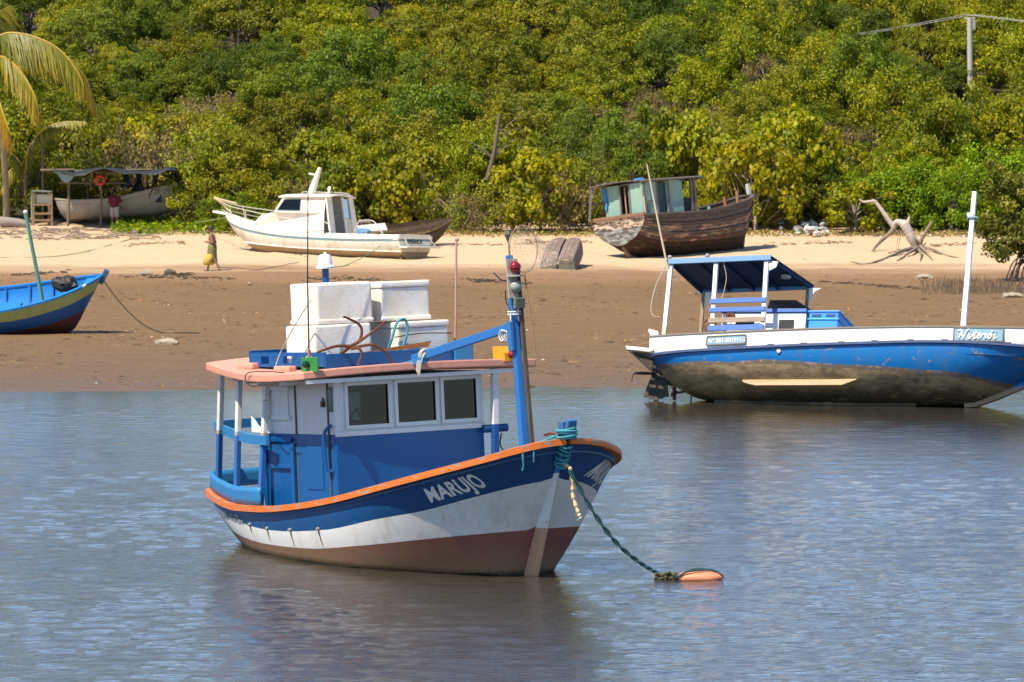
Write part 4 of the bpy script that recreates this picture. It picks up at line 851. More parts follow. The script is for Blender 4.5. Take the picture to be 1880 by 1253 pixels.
q = MB(); q.beam((1.72, -1.17, RZ(1.72)), (2.06, 1.14, RZ(1.9)), .06, .08); q.build('canopy_end_beam', CUN, cn)
for i in range(10):
    t = i / 10; y0, y1 = -1.16 + 2.3 * t, -1.16 + 2.3 * (t + .1) - .006
    q = MB(); xr = lambda y_: 1.78 + .34 * (y_ + 1.16) / 2.3
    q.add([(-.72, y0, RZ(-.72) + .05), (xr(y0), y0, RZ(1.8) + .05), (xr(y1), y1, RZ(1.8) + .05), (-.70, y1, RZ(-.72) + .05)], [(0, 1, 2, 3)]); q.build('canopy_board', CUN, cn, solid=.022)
for i in range(3):
    q = MB(); x_ = -.05 + .6 * i; q.beam((x_, -1.15, RZ(x_) - .005), (x_ + .1, 1.12, RZ(x_) - .005), .05, .07); q.build('canopy_rafter', CUN, cn)
for x_ in (-.72, .20): q = MB(); q.ball((x_, -1.20, RZ(x_) + .13), (.06, .05, .05), 8, 5); q.build('canopy_knob', GREYM, cn)
q = MB(); q.lathe([(.12, 0), (.12, .05), (.04, .07)], (1.75, .1, RZ(1.75) - .03), 14, Matrix.Rotation(math.pi, 3, 'X')); q.build('canopy_lamp', plain('lamp_cream', (.55, .5, .42), .5), cn)
for (xb, yb, xt, yt) in ((-.72, -1.10, -.70, -1.12), (.46, -1.12, .41, -1.12), (1.70, -1.12, 1.64, -1.12)):
    q = MB(); q.beam((xb, yb, 1.20), (xt, yt, RZ(xt) - .03), .10, .10, up=(1, 0, 0)); q.build('canopy_post', PWHT, NB, bevel=.01)
for (xb, yb, xt, yt) in ((-.55, 1.05, -.58, 1.08), (2.05, 1.05, 2.0, 1.08)):
    q = MB(); q.beam((xb, yb, .85), (xt, yt, RZ(xt) - .05), .08, .08, up=(1, 0, 0)); pq = q.build('canopy_post', plain('brown_post', (.30, .20, .13), .8), NB, bevel=.01)
    q = MB(); q.add([(xt + .04, yt, RZ(xt) - .05), (xt + .34, yt, RZ(xt) - .05), (xt + .18, yt, RZ(xt) - .13), (xt + .09, yt, RZ(xt) - .32), (xt + .04, yt, RZ(xt) - .55)], [(0, 1, 2, 3, 4)]); q.build('post_knee', NWHITE, pq, solid=.05)
q = MB(); q.add([(1.70, -1.12, 3.08), (1.92, -1.12, 3.08), (1.88, -1.12, 2.94), (1.72, -1.12, 2.86)], [(0, 1, 2, 3)]); q.build('post_knee', NWHITE, NB, solid=.05)
# bench back, engine box
for z, h_, mt in ((2.10, .115, 'b'), (1.885, .105, 'b'), (1.63, .12, 'w'), (1.44, .13, 'b')):
    q = MB(); q.beam((.36, -1.19, z), (1.72, -1.19, z + .035), .035, h_); q.build('bench_slat', paint('slat_blue', (.045, .14, .44), .5, (.3, .3, .3), .06) if mt == 'b' else wood('bare_slat', (.42, .33, .25), (.30, .22, .16)), NB, bevel=.006)
q = MB(); q.box2((.5, -.62, .85), (2.55, .35, 1.98)); eb = q.build('engine_box', NWHITE, NB, bevel=.012)
q = MB(); q.box2((.46, -.67, 1.99), (2.56, .38, 2.075)); q.build('engine_box_lid', MATS['slat_blue'], eb, bevel=.01)
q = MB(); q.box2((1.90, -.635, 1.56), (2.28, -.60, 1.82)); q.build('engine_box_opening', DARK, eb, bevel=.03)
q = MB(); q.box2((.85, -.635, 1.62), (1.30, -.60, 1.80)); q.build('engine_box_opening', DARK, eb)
q = MB(); q.add([(1.2, .4, 2.08), (2.0, .4, 2.08), (2.5, .9, 2.08), (2.5, .9, 2.30), (1.95, .4, 2.60), (1.3, .4, 2.60)], [(0, 1, 2, 3, 4, 5)]); q.build('brown_panel', plain('panel_brown', (.10, .07, .05), .8), NB, solid=.04)
q = MB(); q.torus((.30, -.9, 1.62), .15, .02, 16, 6, Matrix.Rotation(1.2, 3, 'X'))
for a in range(4): q.tube([(.30, -.9, 1.62), (.30 + .2 * math.cos(a * 1.57 + .4), -.9 + .06 * math.sin(a * 1.57), 1.62 + .2 * math.sin(a * 1.57 + .4))], .013, 5)
q.build('winch_wheel', RUST, NB)
q = MB(); q.tube(smooth_path([(.78, -1.15, 1.76), (.85, -1.15, 1.79), (.95, -1.15, 1.77), (.95, -1.15, 1.70), (.80, -1.15, 1.69)], 3), .05, 6); q.build('engine_part', RUST, NB)
q = MB(); q.sweep([(6.18, 0, .85), (6.18, 0, 1.9), (6.20, 0, 5.1)], [(-.06, -.06), (.06, -.06), (.06, .06), (-.06, .06)], up=(1, 0, 0), scale=[1, 1, .85]); mq = q.build('bow_mast', NWHITE, NB, bevel=.012)
q = MB(); q.beam((6.08, -.05, 4.54), (6.22, -.05, 4.50), .08, .09); q.torus((6.19, 0, 4.46), .105, .03, 14, 6); q.build('mast_cleat', paint('cleat_grey', (.45, .50, .55), .6), mq)
# sign boards
SIGN = paint('sign_blue', (.20, .34, .44), .7, (.42, .50, .52), .25, 10, dirt_amt=.2); SFR = wood('sign_frame', (.22, .2, .17), (.12, .1, .08)); SLET = paint('sign_white', (.80, .80, .76), .6, dirt_amt=.1)
def side_sign(x0, x1, z0, z1, slope, text, size, bold, shear, off):
    yb = lambda x: -n_y(x, (z0 + z1) / 2) - .02; S_ = lambda x: slope * (x - x0)
    q = MB(); q.grid([[(x, yb(x), z0 + S_(x)), (x, yb(x), z1 + S_(x))] for x in np.linspace(x0, x1, 6)]); so_ = q.build('sign_board', SIGN, NB, solid=.025)
    for za in (z0, z1): q = MB(); q.sweep([(x, yb(x) - .016, za + S_(x)) for x in np.linspace(x0, x1, 6)], [(-.012, -.014), (.012, -.014), (.012, .014), (-.012, .014)]); q.build('sign_trim', SFR, so_)
    for xa in (x0, x1): q = MB(); q.beam((xa, yb(xa) - .016, z0 + S_(xa)), (xa, yb(xa) - .016, z1 + S_(xa)), .026, .024); q.build('sign_trim', SFR, so_)
    if text: glyphs(text, size, lambda u, v, w: (x0 + off + u, yb(x0 + off + u) - .022 + w, z0 + .055 + v + S_(x0 + off + u)), 'sign_lettering', SLET, so_, bold=bold, shear=shear)
side_sign(.42, 1.38, .985, 1.195, .03, 'Nº 281-021911-7', .134, .003, 0, .035)
side_sign(6.36, 7.50, 1.07, 1.385, .01, None, .33, .010, .38, .06)
nb_ = [o for o in bpy.data.objects if o.name.startswith('sign_board')][-1]
yb2 = lambda x: -n_y(x, 1.22) - .045
STROKES = [[(.03, .17), (.06, .20), (.10, .19), (.09, .10), (.06, 0)], [(.10, .19), (.15, .02), (.17, 0)], [(.17, 0), (.20, .12), (.24, .20), (.28, .21)], [(.29, .11), (.28, .02), (.31, 0), (.34, .04), (.39, .12)], [(.44, .19), (.40, .03), (.43, 0), (.47, .04)], [(.38, .13), (.47, .135)],
  [(.47, .05), (.53, .08), (.53, .12), (.50, .11), (.485, .04), (.51, 0), (.56, .03), (.60, .12)], [(.60, .12), (.62, .10), (.67, .115), (.655, .05), (.66, .01), (.70, .03)], [(.77, .11), (.73, .09), (.72, .03), (.75, 0), (.79, .05), (.78, .10), (.77, .11), (.83, .09)], [(.78, .15), (.82, .20)], [(.87, .11), (.86, .03), (.88, 0), (.92, .04)], [(.885, .165), (.89, .175)], [(.315, .165), (.32, .175)]]
for sk in STROKES:
    q = MB(); q.tube([(6.42 + 1.02 * p.x + .10 * p.y, yb2(6.42 + 1.02 * p.x), 1.125 + 1.0 * p.y + .01 * p.x) for p in smooth_path([(a_, b_, 0) for a_, b_ in sk], 5)], .020, 6); q.build('name_stroke', SLET, nb_)
# things on it
cr = thing('fish_crate', 'bright blue plastic fish crate on the deck of the grounded boat', 'crate'); put(cr, NB, (2.98, -.05, 1.52))
CRB = plain('crate_blue', (.012, .24, .68), .35, var=.12)
q = MB(); q.box2((-.36, -.58, 0), (.36, .58, .50)); cb_ = q.build('crate_body', CRB, cr, bevel=.03)
for zz in (.30, .49): q = MB(); q.box2((-.385, -.605, zz - .02), (.385, .605, zz + .02)); q.build('crate_rim', CRB, cr, bevel=.015)
for xx in (-.17, .17): q = MB(); q.box2((xx - .11, -.600, .37), (xx + .11, -.57, .44)); q.build('crate_slot', plain('crate_slot_dark', (.005, .06, .20), .5), cr, bevel=.01)
q = MB(); q.box2((-.5, -.6, -.65), (.5, .6, -.01)); q.build('crate_stand', NWHITE, NB); bpy.data.objects['crate_stand'].matrix_basis = Matrix.Translation((2.98, -.05, 1.52))
q = MB(); q.tube([(0, 0, 0), (-.22, 0, 1.1), (-.46, 0, 2.36)], [.026, .023, .016], 7); o = q.build('bamboo_pole', plain('bamboo', (.62, .50, .33), .6), smooth=50); tag(o, 'pale bamboo pole slanting up from the stern corner of the canopy', 'pole'); put(o, NB, (-.76, -1.24, 2.98), (math.radians(19), 0, 0))
cord('hanging_cord', 'white cord hanging from the stern canopy post', [(-.78, -1.24, 3.0), (-.98, -1.24, 2.5), (-1.06, -1.24, 2.0), (-1.0, -1.24, 1.75), (-.84, -1.2, 1.72)], .010, CORD, boat=NB)
cord('hanging_cord', 'thin cord hanging under the canopy beside the middle post', [(.60, -1.16, 3.05), (.68, -1.1, 2.7), (.64, -1.1, 2.3), (.58, -1.12, 2.1)], .008, CORD, boat=NB)

# ------------------------------------------------------------------ blue and green boat on the mud, left edge
lo = ground_at(127, 613, .05); lo.z = gz(lo.x, lo.y) - .03
LB = thing('rowing_boat', 'blue open boat with pale green stripe lying on the mud at the left', 'boat', lo, (math.radians(17), math.radians(-1.5), math.radians(-10)))
l_bg = pchip([1.22, 1.1, .8, .3, -.5, -1.5, -3, -4.6, -5.6], [.02, .14, .40, .72, 1.0, 1.15, 1.2, 1.05, .85]); l_zg = pchip([1.22, .8, 0, -1, -2, -3.5, -5.6], [1.80, 1.64, 1.42, 1.22, 1.08, 1.0, 1.08])
l_zk = pchip([1.22, .75, 0, -.5, -3.8, -5, -5.6], [1.82, 1.05, .02, -.04, -.03, .15, .4]); l_p = pchip([1.22, .5, -.5, -2, -5.6], [.9, .85, .72, .55, .6]); l_y = hull_fn(l_bg, l_zg, l_zk, l_p, 1.6)
l_xs = [1.22, 1.2, 1.15, 1.08, 1, .9, .75, .6, .4, .2, 0, -.25, -.5, -.9, -1.4, -2, -2.6, -3.2, -3.8, -4.4, -5, -5.6]
LGRN = paint('stripe_green', (.36, .42, .14), .5, (.2, .2, .1), .06, dirt_amt=.3); LBL = paint('left_boat_blue', (.012, .10, .33), .45, (.2, .2, .25), .06, dirt_amt=.2); LIN = paint('left_boat_inside', (.018, .20, .55), .45, (.4, .45, .5), .05, dirt_amt=.15); LRED = paint('left_boat_red', (.11, .028, .028), .6, (.2, .12, .1), .1)
l_g = pchip([1.22, .9, 0, -2, -5.6], [1.50, 1.34, 1.05, .74, .72]); l_r = pchip([1.22, .6, -.9, -2, -5.6], [.95, .80, .45, .32, .35])
hull_band(l_xs, l_y, lowz, l_r, l_zk, l_zg, 'hull_bottom', LRED, LB); hull_band(l_xs, l_y, l_r, l_g, l_zk, l_zg, 'hull_side', LBL, LB); hull_band(l_xs, l_y, l_g, topz, l_zk, l_zg, 'hull_topside', LGRN, LB, n=4)
q = MB()
for s_ in (-1, 1): q.grid([[(x, s_ * (l_y(x, z) - .035), z) for z in np.linspace(max(l_zk(x) + .1, l_zg(x) - .6), l_zg(x), 5)] for x in l_xs[3:]], flip=s_ < 0)
q.build('inner_lining', LIN, LB, smooth=50)
for s_ in (-1, 1): q = MB(); q.sweep([(x, s_ * (l_bg(x) - .01), l_zg(x) + .02) for x in l_xs], [(-.05, -.03), (.05, -.03), (.05, .03), (-.05, .03)]); q.build('gunwale_rail', LIN, LB, smooth=40)
q = MB(); q.grid([[(x, l_y(x, .62) * t * .95, max(.62, l_zk(x) + .1)) for t in np.linspace(-1, 1, 5)] for x in l_xs if x < .4]); q.build('floor_boards', paint('floor_blue_grey', (.10, .19, .30), .6), LB)
for x in np.arange(-.6, -5.2, -.75):
    for s_ in (-1, 1): q = MB(); q.beam((x, s_ * (l_y(x, .7) - .06), .65), (x, s_ * (l_bg(x) - .07), l_zg(x) - .01), .06, .05, up=(1, 0, 0)); q.build('frame_rib', LIN, LB)
q = MB(); q.grid([[(x, l_bg(x) * t * .97, l_zg(x) - .02) for t in np.linspace(-1, 1, 5)] for x in l_xs[1:8]]); q.build('foredeck', LIN, LB)
q = MB(); q.box((-1.75, -.15, .78), (.75, .8, .32)); q.build('seat_box', LIN, LB, bevel=.03)
q = MB(); q.beam((1.10, 0, 1.55), (1.36, 0, 1.96), .10, .16, up=(1, 0, 0)); q.build('stem_head', paint('stem_grey_blue', (.06, .12, .26), .6, (.2, .2, .2), .2), LB, bevel=.02)
q = MB(); q.tube([(-.70, .02, .62), (-.72, .02, 1.2), (-.93, .02, 3.78)], [.06, .06, .055], 10); pq = q.build('mast_pole', paint('pole_green', (.17, .42, .30), .5, (.4, .42, .38), .08), LB, smooth=50)
q = MB(); q.ball((-.93, .02, 3.80), .07, 8, 5); q.build('pole_cap', plain('cap_white', (.6, .62, .6), .5), pq)
q = MB(); q.beam((.30, -.70, 1.50), (.78, -.42, 1.66), .10, .05); q.build('gunwale_plank', NWHITE, LB, bevel=.01)
q = MB(); q.ball((0, 0, .16), (.36, .24, .20), 14, 9); q.ball((.10, .04, .24), (.26, .18, .16), 12, 8); q.ball((-.16, -.02, .20), (.24, .2, .19), 10, 7); q.ball((.26, -.04, .12), (.16, .16, .13), 10, 7); q.beam((-.2, -.1, .34), (.34, .1, .18), .12, .05); o = q.build('black_bag', plain('bag_black', (.022, .020, .020), .6, var=.5), smooth=30, jitter=.035); tag(o, 'crumpled black bundle lying on the bow of the blue boat', 'bag'); put(o, LB, (-.05, .25, 1.30))
lw = mat_of(LB); e = ground_at(335, 614, .06); p0 = lw @ Vector((1.16, 0, 1.72))
pts = [p0] + [p0.lerp(e, t) + Vector((0, 0, -.52 * math.sin(math.pi * t))) for t in (.25, .5, .75)] + [Vector((e.x, e.y, gz(e.x, e.y) + .02)), Vector((e.x + .5, e.y + .1, gz(e.x + .5, e.y) + .02))]
cord('boat_rope', 'dark rope sagging from the blue boat bow to the mud', pts, .018, plain('dark_rope', (.05, .04, .03), .9))

# ------------------------------------------------------------------ white cabin cruiser on the sand
co = ground_at(735, 478, .3); rzc = math.radians(150)
co = co + Vector((-math.sin(rzc), math.cos(rzc), 0)) * -1.16; co.z = .26
CR = thing('cabin_cruiser', 'stranded white cabin cruiser with blue stripe leaning on the sand', 'boat', co, (math.radians(2.0), math.radians(-.6), rzc))
c_bg = pchip([9.15, 9.0, 8.6, 7.8, 6.5, 4.5, 2, 0], [.05, .30, .66, 1.05, 1.32, 1.42, 1.40, 1.32]); c_zg = pchip([9.15, 8.4, 7.3, 5, 2.5, 0], [1.66, 1.42, 1.18, .96, .92, .98])
c_zk = pchip([9.15, 8.6, 8.0, 7.3, 6.6, 4, 0], [1.60, .92, .45, .08, -.10, -.10, -.02]); c_p = pchip([9.15, 8, 6.5, 4, 0], [.8, .62, .45, .36, .34]); c_y = hull_fn(c_bg, c_zg, c_zk, c_p, 1.8)
c_xs = [9.15, 9.12, 9.05, 8.95, 8.8, 8.6, 8.4, 8.1, 7.8, 7.5, 7.2, 6.9, 6.5, 6, 5.4, 4.8, 4.2, 3.5, 2.8, 2, 1.2, .6, 0]
CWH = paint('cruiser_white', (.76, .72, .62), .5, (.50, .38, .22), .07, 3, dirt=(.40, .26, .12), dirt_amt=.75, streak=1.3); CBT = paint('cruiser_bottom', (.40, .28, .155), .8, (.62, .52, .38), .2, 3, dirt=(.15, .09, .05), dirt_amt=.6); CDK = paint('cruiser_deck', (.80, .74, .62), .6, (.45, .32, .18), .06, 4, dirt_amt=.2); CST = paint('cruiser_stripe', (.15, .26, .30), .6, (.45, .42, .36), .15, 5)
c_r = pchip([9.15, 7.5, 4, 0], [.72, .52, .36, .34]); c_s0 = lambda x: c_zg(x) - .22; c_s1 = lambda x: c_zg(x) - .12
hull_band(c_xs, c_y, lowz, c_r, c_zk, c_zg, 'hull_bottom', CBT, CR); hull_band(c_xs, c_y, c_r, c_s0, c_zk, c_zg, 'hull_side', CWH, CR); hull_band(c_xs, c_y, c_s0, c_s1, c_zk, c_zg, 'hull_stripe', CST, CR, n=2); hull_band(c_xs, c_y, c_s1, topz, c_zk, c_zg, 'sheer_strake', CDK, CR, n=2)
for s_ in (-1, 1): q = MB(); q.sweep([(x, s_ * (c_y(x, c_r(x)) + .02), c_r(x)) for x in c_xs if x < 8.0], [(-.03, -.02), (.03, -.02), (.03, .03), (-.03, .03)]); q.build('spray_rail', CWH, CR, smooth=40)
q = MB(); q.grid([[(x, c_bg(x) * t, c_zg(x) + .10 * (1 - t * t)) for t in np.linspace(-1, 1, 7)] for x in c_xs if x > 3.4]); q.build('foredeck', CDK, CR, smooth=50)
q = MB(); q.grid([[(x, c_bg(x) * .93 * t, .55) for t in np.linspace(-1, 1, 3)] for x in (3.7, 0.05)]); q.build('cockpit_sole', CDK, CR)
for s_ in (-1, 1): q = MB(); q.box2((3.5, s_ * 1.06, .80), (.05, s_ * 1.32, 1.01)); q.build('cockpit_coaming', CDK, CR, bevel=.03)
q = MB(); q.box2((.22, -1.25, .82), (.03, 1.25, 1.03)); q.build('transom_rail', CDK, CR, bevel=.03)
q = MB(); q.beam((9.0, 0, 1.66), (9.75, 0, 1.76), .34, .09); q.build('bow_pulpit_plank', CDK, CR, bevel=.03)
q = MB(); q.box2((-.02, -1.35, .50), (-.42, 1.35, .57)); q.build('swim_platform', CDK, CR, bevel=.02)
glyphs('AVEANCA', .26, lambda u, v, w: (-.012 - w, .72 - u, .66 + v), 'stern_lettering', plain('letter_black', (.02, .02, .02), .6), CR, bold=.006, shear=.3)
# cabin
ks = [(3.75, 1.06, .98, 2.50, .98), (4.4, 1.10, .98, 2.52, .98), (5.2, 1.10, .98, 2.50, .95), (5.9, 1.06, .98, 2.42, .88)]
SHELL = CDK
def cab(x, y_, z): return (x, y_, z)
q = MB()
for s_ in (-1, 1):   # lower cabin sides, trunk cabin forward
    q.add([(3.7, s_ * 1.12, .95), (7.6, s_ * .62, 1.15), (6.9, s_ * .72, 1.72), (6.15, s_ * .98, 1.80), (3.72, s_ * 1.08, 1.80)], [(0, 1, 2, 3, 4)])
q.add([(7.6, -.62, 1.15), (7.6, .62, 1.15), (6.9, .72, 1.72), (6.9, -.72, 1.72)], [(0, 1, 2, 3)]); q.add([(6.9, -.72, 1.72), (6.9, .72, 1.72), (6.15, .98, 1.80), (6.15, -.98, 1.80)], [(0, 1, 2, 3)])
tk = q.build('trunk_cabin', SHELL, CR, solid=.03)
for s_ in (-1, 1):   # cabin sides with a window opening
    A = [(3.72, 1.80), (6.15, 1.80), (5.80, 2.44), (3.75, 2.46)]; W = [(4.88, 1.88), (6.0, 1.88), (5.72, 2.34), (4.92, 2.36)]
    q = MB(); yv = lambda z: s_ * (1.08 - .16 * (z - 1.8) / .66)
    vs = [(a, yv(b_), b_) for a, b_ in A] + [(a, yv(b_), b_) for a, b_ in W]; q.add(vs, [(0, 1, 5, 4), (1, 2, 6, 5), (2, 3, 7, 6), (3, 0, 4, 7)]); q.build('cabin_side', SHELL, CR, solid=.04)
    q = MB(); q.add([(a, yv(b_) * .985, b_) for a, b_ in W], [(0, 1, 2, 3)]); pn = q.build('side_window', glass('cruiser_glass', (.20, .25, .25), .6), CR)
    q = MB(); q.sweep([(a, yv(b_) * 1.005, b_) for a, b_ in W + W[:1]], [(-.02, -.03), (.02, -.03), (.02, .03), (-.02, .03)], up=(0, 1, 0)); q.build('window_seal', plain('seal_teal', (.16, .24, .24), .6), pn)
q = MB(); q.add([(6.15, -.98, 1.80), (6.15, .98, 1.80), (5.80, .90, 2.44), (5.80, -.90, 2.44)], [(0, 1, 2, 3)]); q.build('windscreen', MATS['cruiser_glass'], CR)
q = MB(); tt = np.linspace(-1, 1, 9); rows = [[(x, 1.08 * w_ * t, 2.47 + .10 * (1 - t * t) - .05 * max(0, x - 5)) for t in tt] for x, w_ in ((3.55, .96), (4.5, 1), (5.4, .98), (5.95, .9), (6.1, .78))]; q.grid(rows); rf = q.build('cabin_roof', SHELL, CR, solid=.07, smooth=50)
AFT = lambda z: 3.72 - .22 * (2.46 - z) / 1.5
for y0, y1 in ((1.08, .66), (-.16, -.28), (-.72, -1.08)):
    q = MB(); q.add([(AFT(.55) - .1, y0 * (1.04), .55), (AFT(.55) - .1, y1 * 1.04, .55), (3.70, y1 * .95, 2.47), (3.70, y0 * .95, 2.47)], [(0, 1, 2, 3)]); q.build('aft_frame', SHELL, CR, solid=.06)
q = MB(); q.add([(AFT(.55) - .09, -.28, .55), (AFT(.55) - .09, -.74, .55), (AFT(1.6) - .03, -.72, 1.6), (AFT(1.6) - .03, -.28, 1.6)], [(0, 1, 2, 3)]); q.build('aft_door', paint('door_stained', (.62, .56, .45), .6, (.4, .28, .15), .15, 5), CR, solid=.04)
q = MB(); q.add([(AFT(1.6) - .02, -.28, 1.62), (AFT(1.6) - .02, -.72, 1.62), (3.70, -.70, 2.40), (3.70, -.28, 2.40)], [(0, 1, 2, 3)]); q.build('aft_window', MATS['cruiser_glass'], CR)
q = MB(); q.box2((5.9, -.9, .56), (3.9, .9, .60)); q.build('cabin_sole', DARK, CR)
q = MB(); q.add([(4.95, -.16, 2.52), (5.20, -.16, 2.52), (4.72, -.07, 3.68), (4.60, -.07, 3.68), (4.95, .16, 2.52), (5.20, .16, 2.52), (4.72, .07, 3.68), (4.60, .07, 3.68)], [(0, 1, 2, 3), (7, 6, 5, 4), (0, 4, 5, 1), (1, 5, 6, 2), (2, 6, 7, 3), (3, 7, 4, 0)]); rm = q.build('radar_mast', SHELL, CR, bevel=.02)
q = MB(); q.beam((4.82, 0, 3.36), (5.2, 0, 3.42), .16, .06); q.build('mast_bracket', SHELL, rm, bevel=.02)
q = MB(); q.tube(smooth_path([(4.0, .3, 2.52), (4.0, .3, 2.72), (4.0, .24, 2.85), (4.1, .16, 2.86), (4.15, .12, 2.78)], 4), .05, 8); q.build('roof_vent', SHELL, CR, smooth=50)
for s_ in (-.8, .8):
    q = MB(); q.tube(smooth_path([(5.0, s_, 2.52), (4.9, s_, 2.66), (3.8, s_, 2.64), (3.7, s_, 2.50)], 4), .018, 6); q.build('roof_rail', plain('chrome_dull', (.5, .47, .42), .4), CR)
CHR = plain('rail_steel', (.55, .50, .42), .45)
for s_ in (-1, 1):
    tp = [(3.5, s_ * 1.38, 1.46), (4.6, s_ * 1.38, 1.50), (6.2, s_ * 1.30, 1.66), (7.6, s_ * 1.02, 1.86), (8.7, s_ * .50, 2.0), (9.3, s_ * .16, 2.16)]
    q = MB(); q.tube(smooth_path(tp, 5), .019, 6); q.tube(smooth_path([(tp[0][0], tp[0][1], 1.46), (3.25, s_ * 1.38, 1.3), (3.2, s_ * 1.38, .98)], 4), .019, 6); gr = q.build('guard_rail', CHR, CR, smooth=50)
    q = MB(); q.tube(smooth_path([(x, y_, z * .5 + (c_zg(x) + .05) * .5 - .08) for x, y_, z in tp], 5), .012, 5); q.build('guard_wire', CHR, gr)
    for x, y_, z in tp[1:5]: q = MB(); q.tube([(x - .15, y_, c_zg(x)), (x, y_, z)], .015, 6); q.build('stanchion', CHR, gr)
q = MB(); q.tube([(9.3, -.16, 2.16), (9.75, 0, 2.32), (9.3, .16, 2.16)], .02, 6); q.tube([(9.78, 0, 2.34), (8.9, 0, 1.72)], .03, 6); q.tube([(9.78, 0, 2.34), (8.6, .1, 2.12)], .03, 6); q.build('bow_pulpit', plain('pulpit_wood', (.58, .44, .27), .7), CR)
q = MB(); q.tube(smooth_path([(2.9, .2, .9), (2.6, .2, 1.52), (2.5, .2, 1.55), (1.9, .2, 1.53), (1.4, .2, .98)], 4), .022, 6); q.tube([(2.55, .2, 1.5), (2.55, -.6, 1.5)], .02, 6); q.build('cockpit_frame', CHR, CR, smooth=50)
q = MB(); q.beam((.35, 0, -.02), (.35, 0, -.5), .12, .3); q.beam((1.0, .0, -.25), (2.6, 0, -.15), .16, .4); q.build('skeg', CBT, CR, bevel=.01)
q = MB(); q.beam((.1, .9, .15), (.1, .95, -.42), .12, .12); q.build('timber_prop', wood('prop_wood', (.20, .15, .10), (.12, .09, .06), axis=2), CR)
q = MB(); q.tube([(-.4, -.9, .55), (-.05, -.9, 1.0)], .015, 5); q.tube([(-.4, 1.2, .55), (-.02, .9, .9)], .012, 5); q.build('platform_stay', CHR, CR)
CRW = mat_of(CR)
def gw(px, py, z=0): return on_ground(px, py)
cord('stern_line', 'green rope hanging over the white cruiser stern quarter to the sand', [CRW @ Vector((.9, 1.42, 1.02)), CRW @ Vector((.85, 1.46, .5)), gw(640, 487) + Vector((0, 0, .03)), gw(610, 492) + Vector((0, 0, .02))], .016, plain('green_rope', (.06, .20, .10), .9))
cord('long_rope', 'thin pale rope stretched from the cruiser bow across the sand to the left', [CRW @ Vector((9.0, .1, 1.55)), gw(345, 418) + Vector((0, 0, .12)), gw(250, 438) + Vector((0, 0, .03)), gw(120, 470) + Vector((0, 0, .02)), gw(-30, 474) + Vector((0, 0, .02))], .016, plain('pale_green_rope', (.28, .30, .14), .9))
cord('slack_line', 'slack dark rope lying on the wet sand in front of the cruiser', [gw(548, 484) + Vector((0, 0, .05)), gw(500, 492) + Vector((0, 0, .02)), gw(470, 497) + Vector((0, 0, .02)), gw(440, 494) + Vector((0, 0, .02)), gw(398, 492) + Vector((0, 0, .02))], .012, MATS['dark_rope'])

# ------------------------------------------------------------------ dark old boat lying behind the cruiser
do_ = gw(770, 458); do_ += Vector((-1.1, 2.2, 0)); do_.z = gz(do_.x, do_.y) - .22
DB = thing('derelict_boat', 'dark weathered wooden hull lying behind the white cruiser stern', 'boat', do_, (math.radians(16), math.radians(-5), math.radians(8)))
d_bg = pchip([2.6, 2.4, 1.8, .6, -1.2, -3.0], [.03, .3, .7, 1.05, 1.15, .95]); d_zg = pchip([2.6, 1.5, 0, -3], [1.28, 1.05, .92, .98]); d_zk = pchip([2.6, 2.0, 1.2, -2.4, -3], [1.25, .45, 0, -.02, .2]); d_y = hull_fn(d_bg, d_zg, d_zk, pchip([2.6, 0, -3], [.85, .6, .6]), 1.7)
d_xs = [2.6, 2.55, 2.4, 2.2, 1.9, 1.5, 1, .4, -.3, -1, -1.8, -2.5, -3]
DW = wood('tarred_wood', (.040, .026, .018), (.085, .055, .034)); DW2 = wood('tarred_wood_light', (.065, .042, .027), (.115, .075, .048))
for i in range(6):
    f0 = lambda x, i=i: d_zk(x) + (d_zg(x) - d_zk(x)) * i / 6 + .006; f1 = lambda x, i=i: d_zk(x) + (d_zg(x) - d_zk(x)) * (i + 1) / 6 - .006
    hull_band(d_xs, d_y, f0, f1, d_zk, d_zg, 'strake', DW if i % 2 else DW2, DB, n=2, off=.008 * (i % 2))
q = MB(); q.box((-1.4, .3, 1.06), (2.3, .8, .08), Matrix.Rotation(.05, 3, 'X')); q.build('loose_white_plank', paint('old_white', (.62, .56, .46), .7, (.3, .22, .15), .3, 4), DB, bevel=.01)
q = MB(); q.ball((-1.5, -.2, 1.12), (.55, .3, .14), 12, 7); q.build('blue_cloth', plain('cloth_blue', (.12, .25, .5), .8), DB, smooth=60)

# ------------------------------------------------------------------ wrecked wooden boat with mint-green cabin
wo_ = ground_at(1188, 475, .35); rzw = math.radians(43)
wo_ = wo_ + Vector((-math.sin(rzw), math.cos(rzw), 0)) * 1.70; wo_.z = gz(wo_.x, wo_.y) - .12; wo_.x += .18
WR = thing('wrecked_boat', 'derelict wooden boat with peeling planks and mint green cabin on the beach', 'boat', wo_, (math.radians(-6.5), math.radians(-1.0), rzw))
w_bg = pchip([7.55, 7.45, 7.0, 6.2, 5, 3, 1, 0], [.06, .34, .80, 1.18, 1.50, 1.68, 1.66, 1.56]); w_zg = pchip([7.55, 6.6, 5.2, 3.8, 2, 0], [2.44, 2.20, 1.98, 1.80, 1.74, 1.74])
w_zk = pchip([7.55, 7.2, 6.9, 6.5, 5.5, 2, .8, 0], [2.0, 1.25, .65, .15, -.02, -.02, .20, .62]); w_p = pchip([7.55, 6, 4, 2, 0], [.72, .55, .48, .5, .62]); w_y = hull_fn(w_bg, w_zg, w_zk, w_p, 1.9)
w_xs = [7.55, 7.53, 7.48, 7.4, 7.25, 7.05, 6.8, 6.5, 6.1, 5.6, 5, 4.4, 3.8, 3.2, 2.6, 2, 1.5, 1, .6, .3, 0]
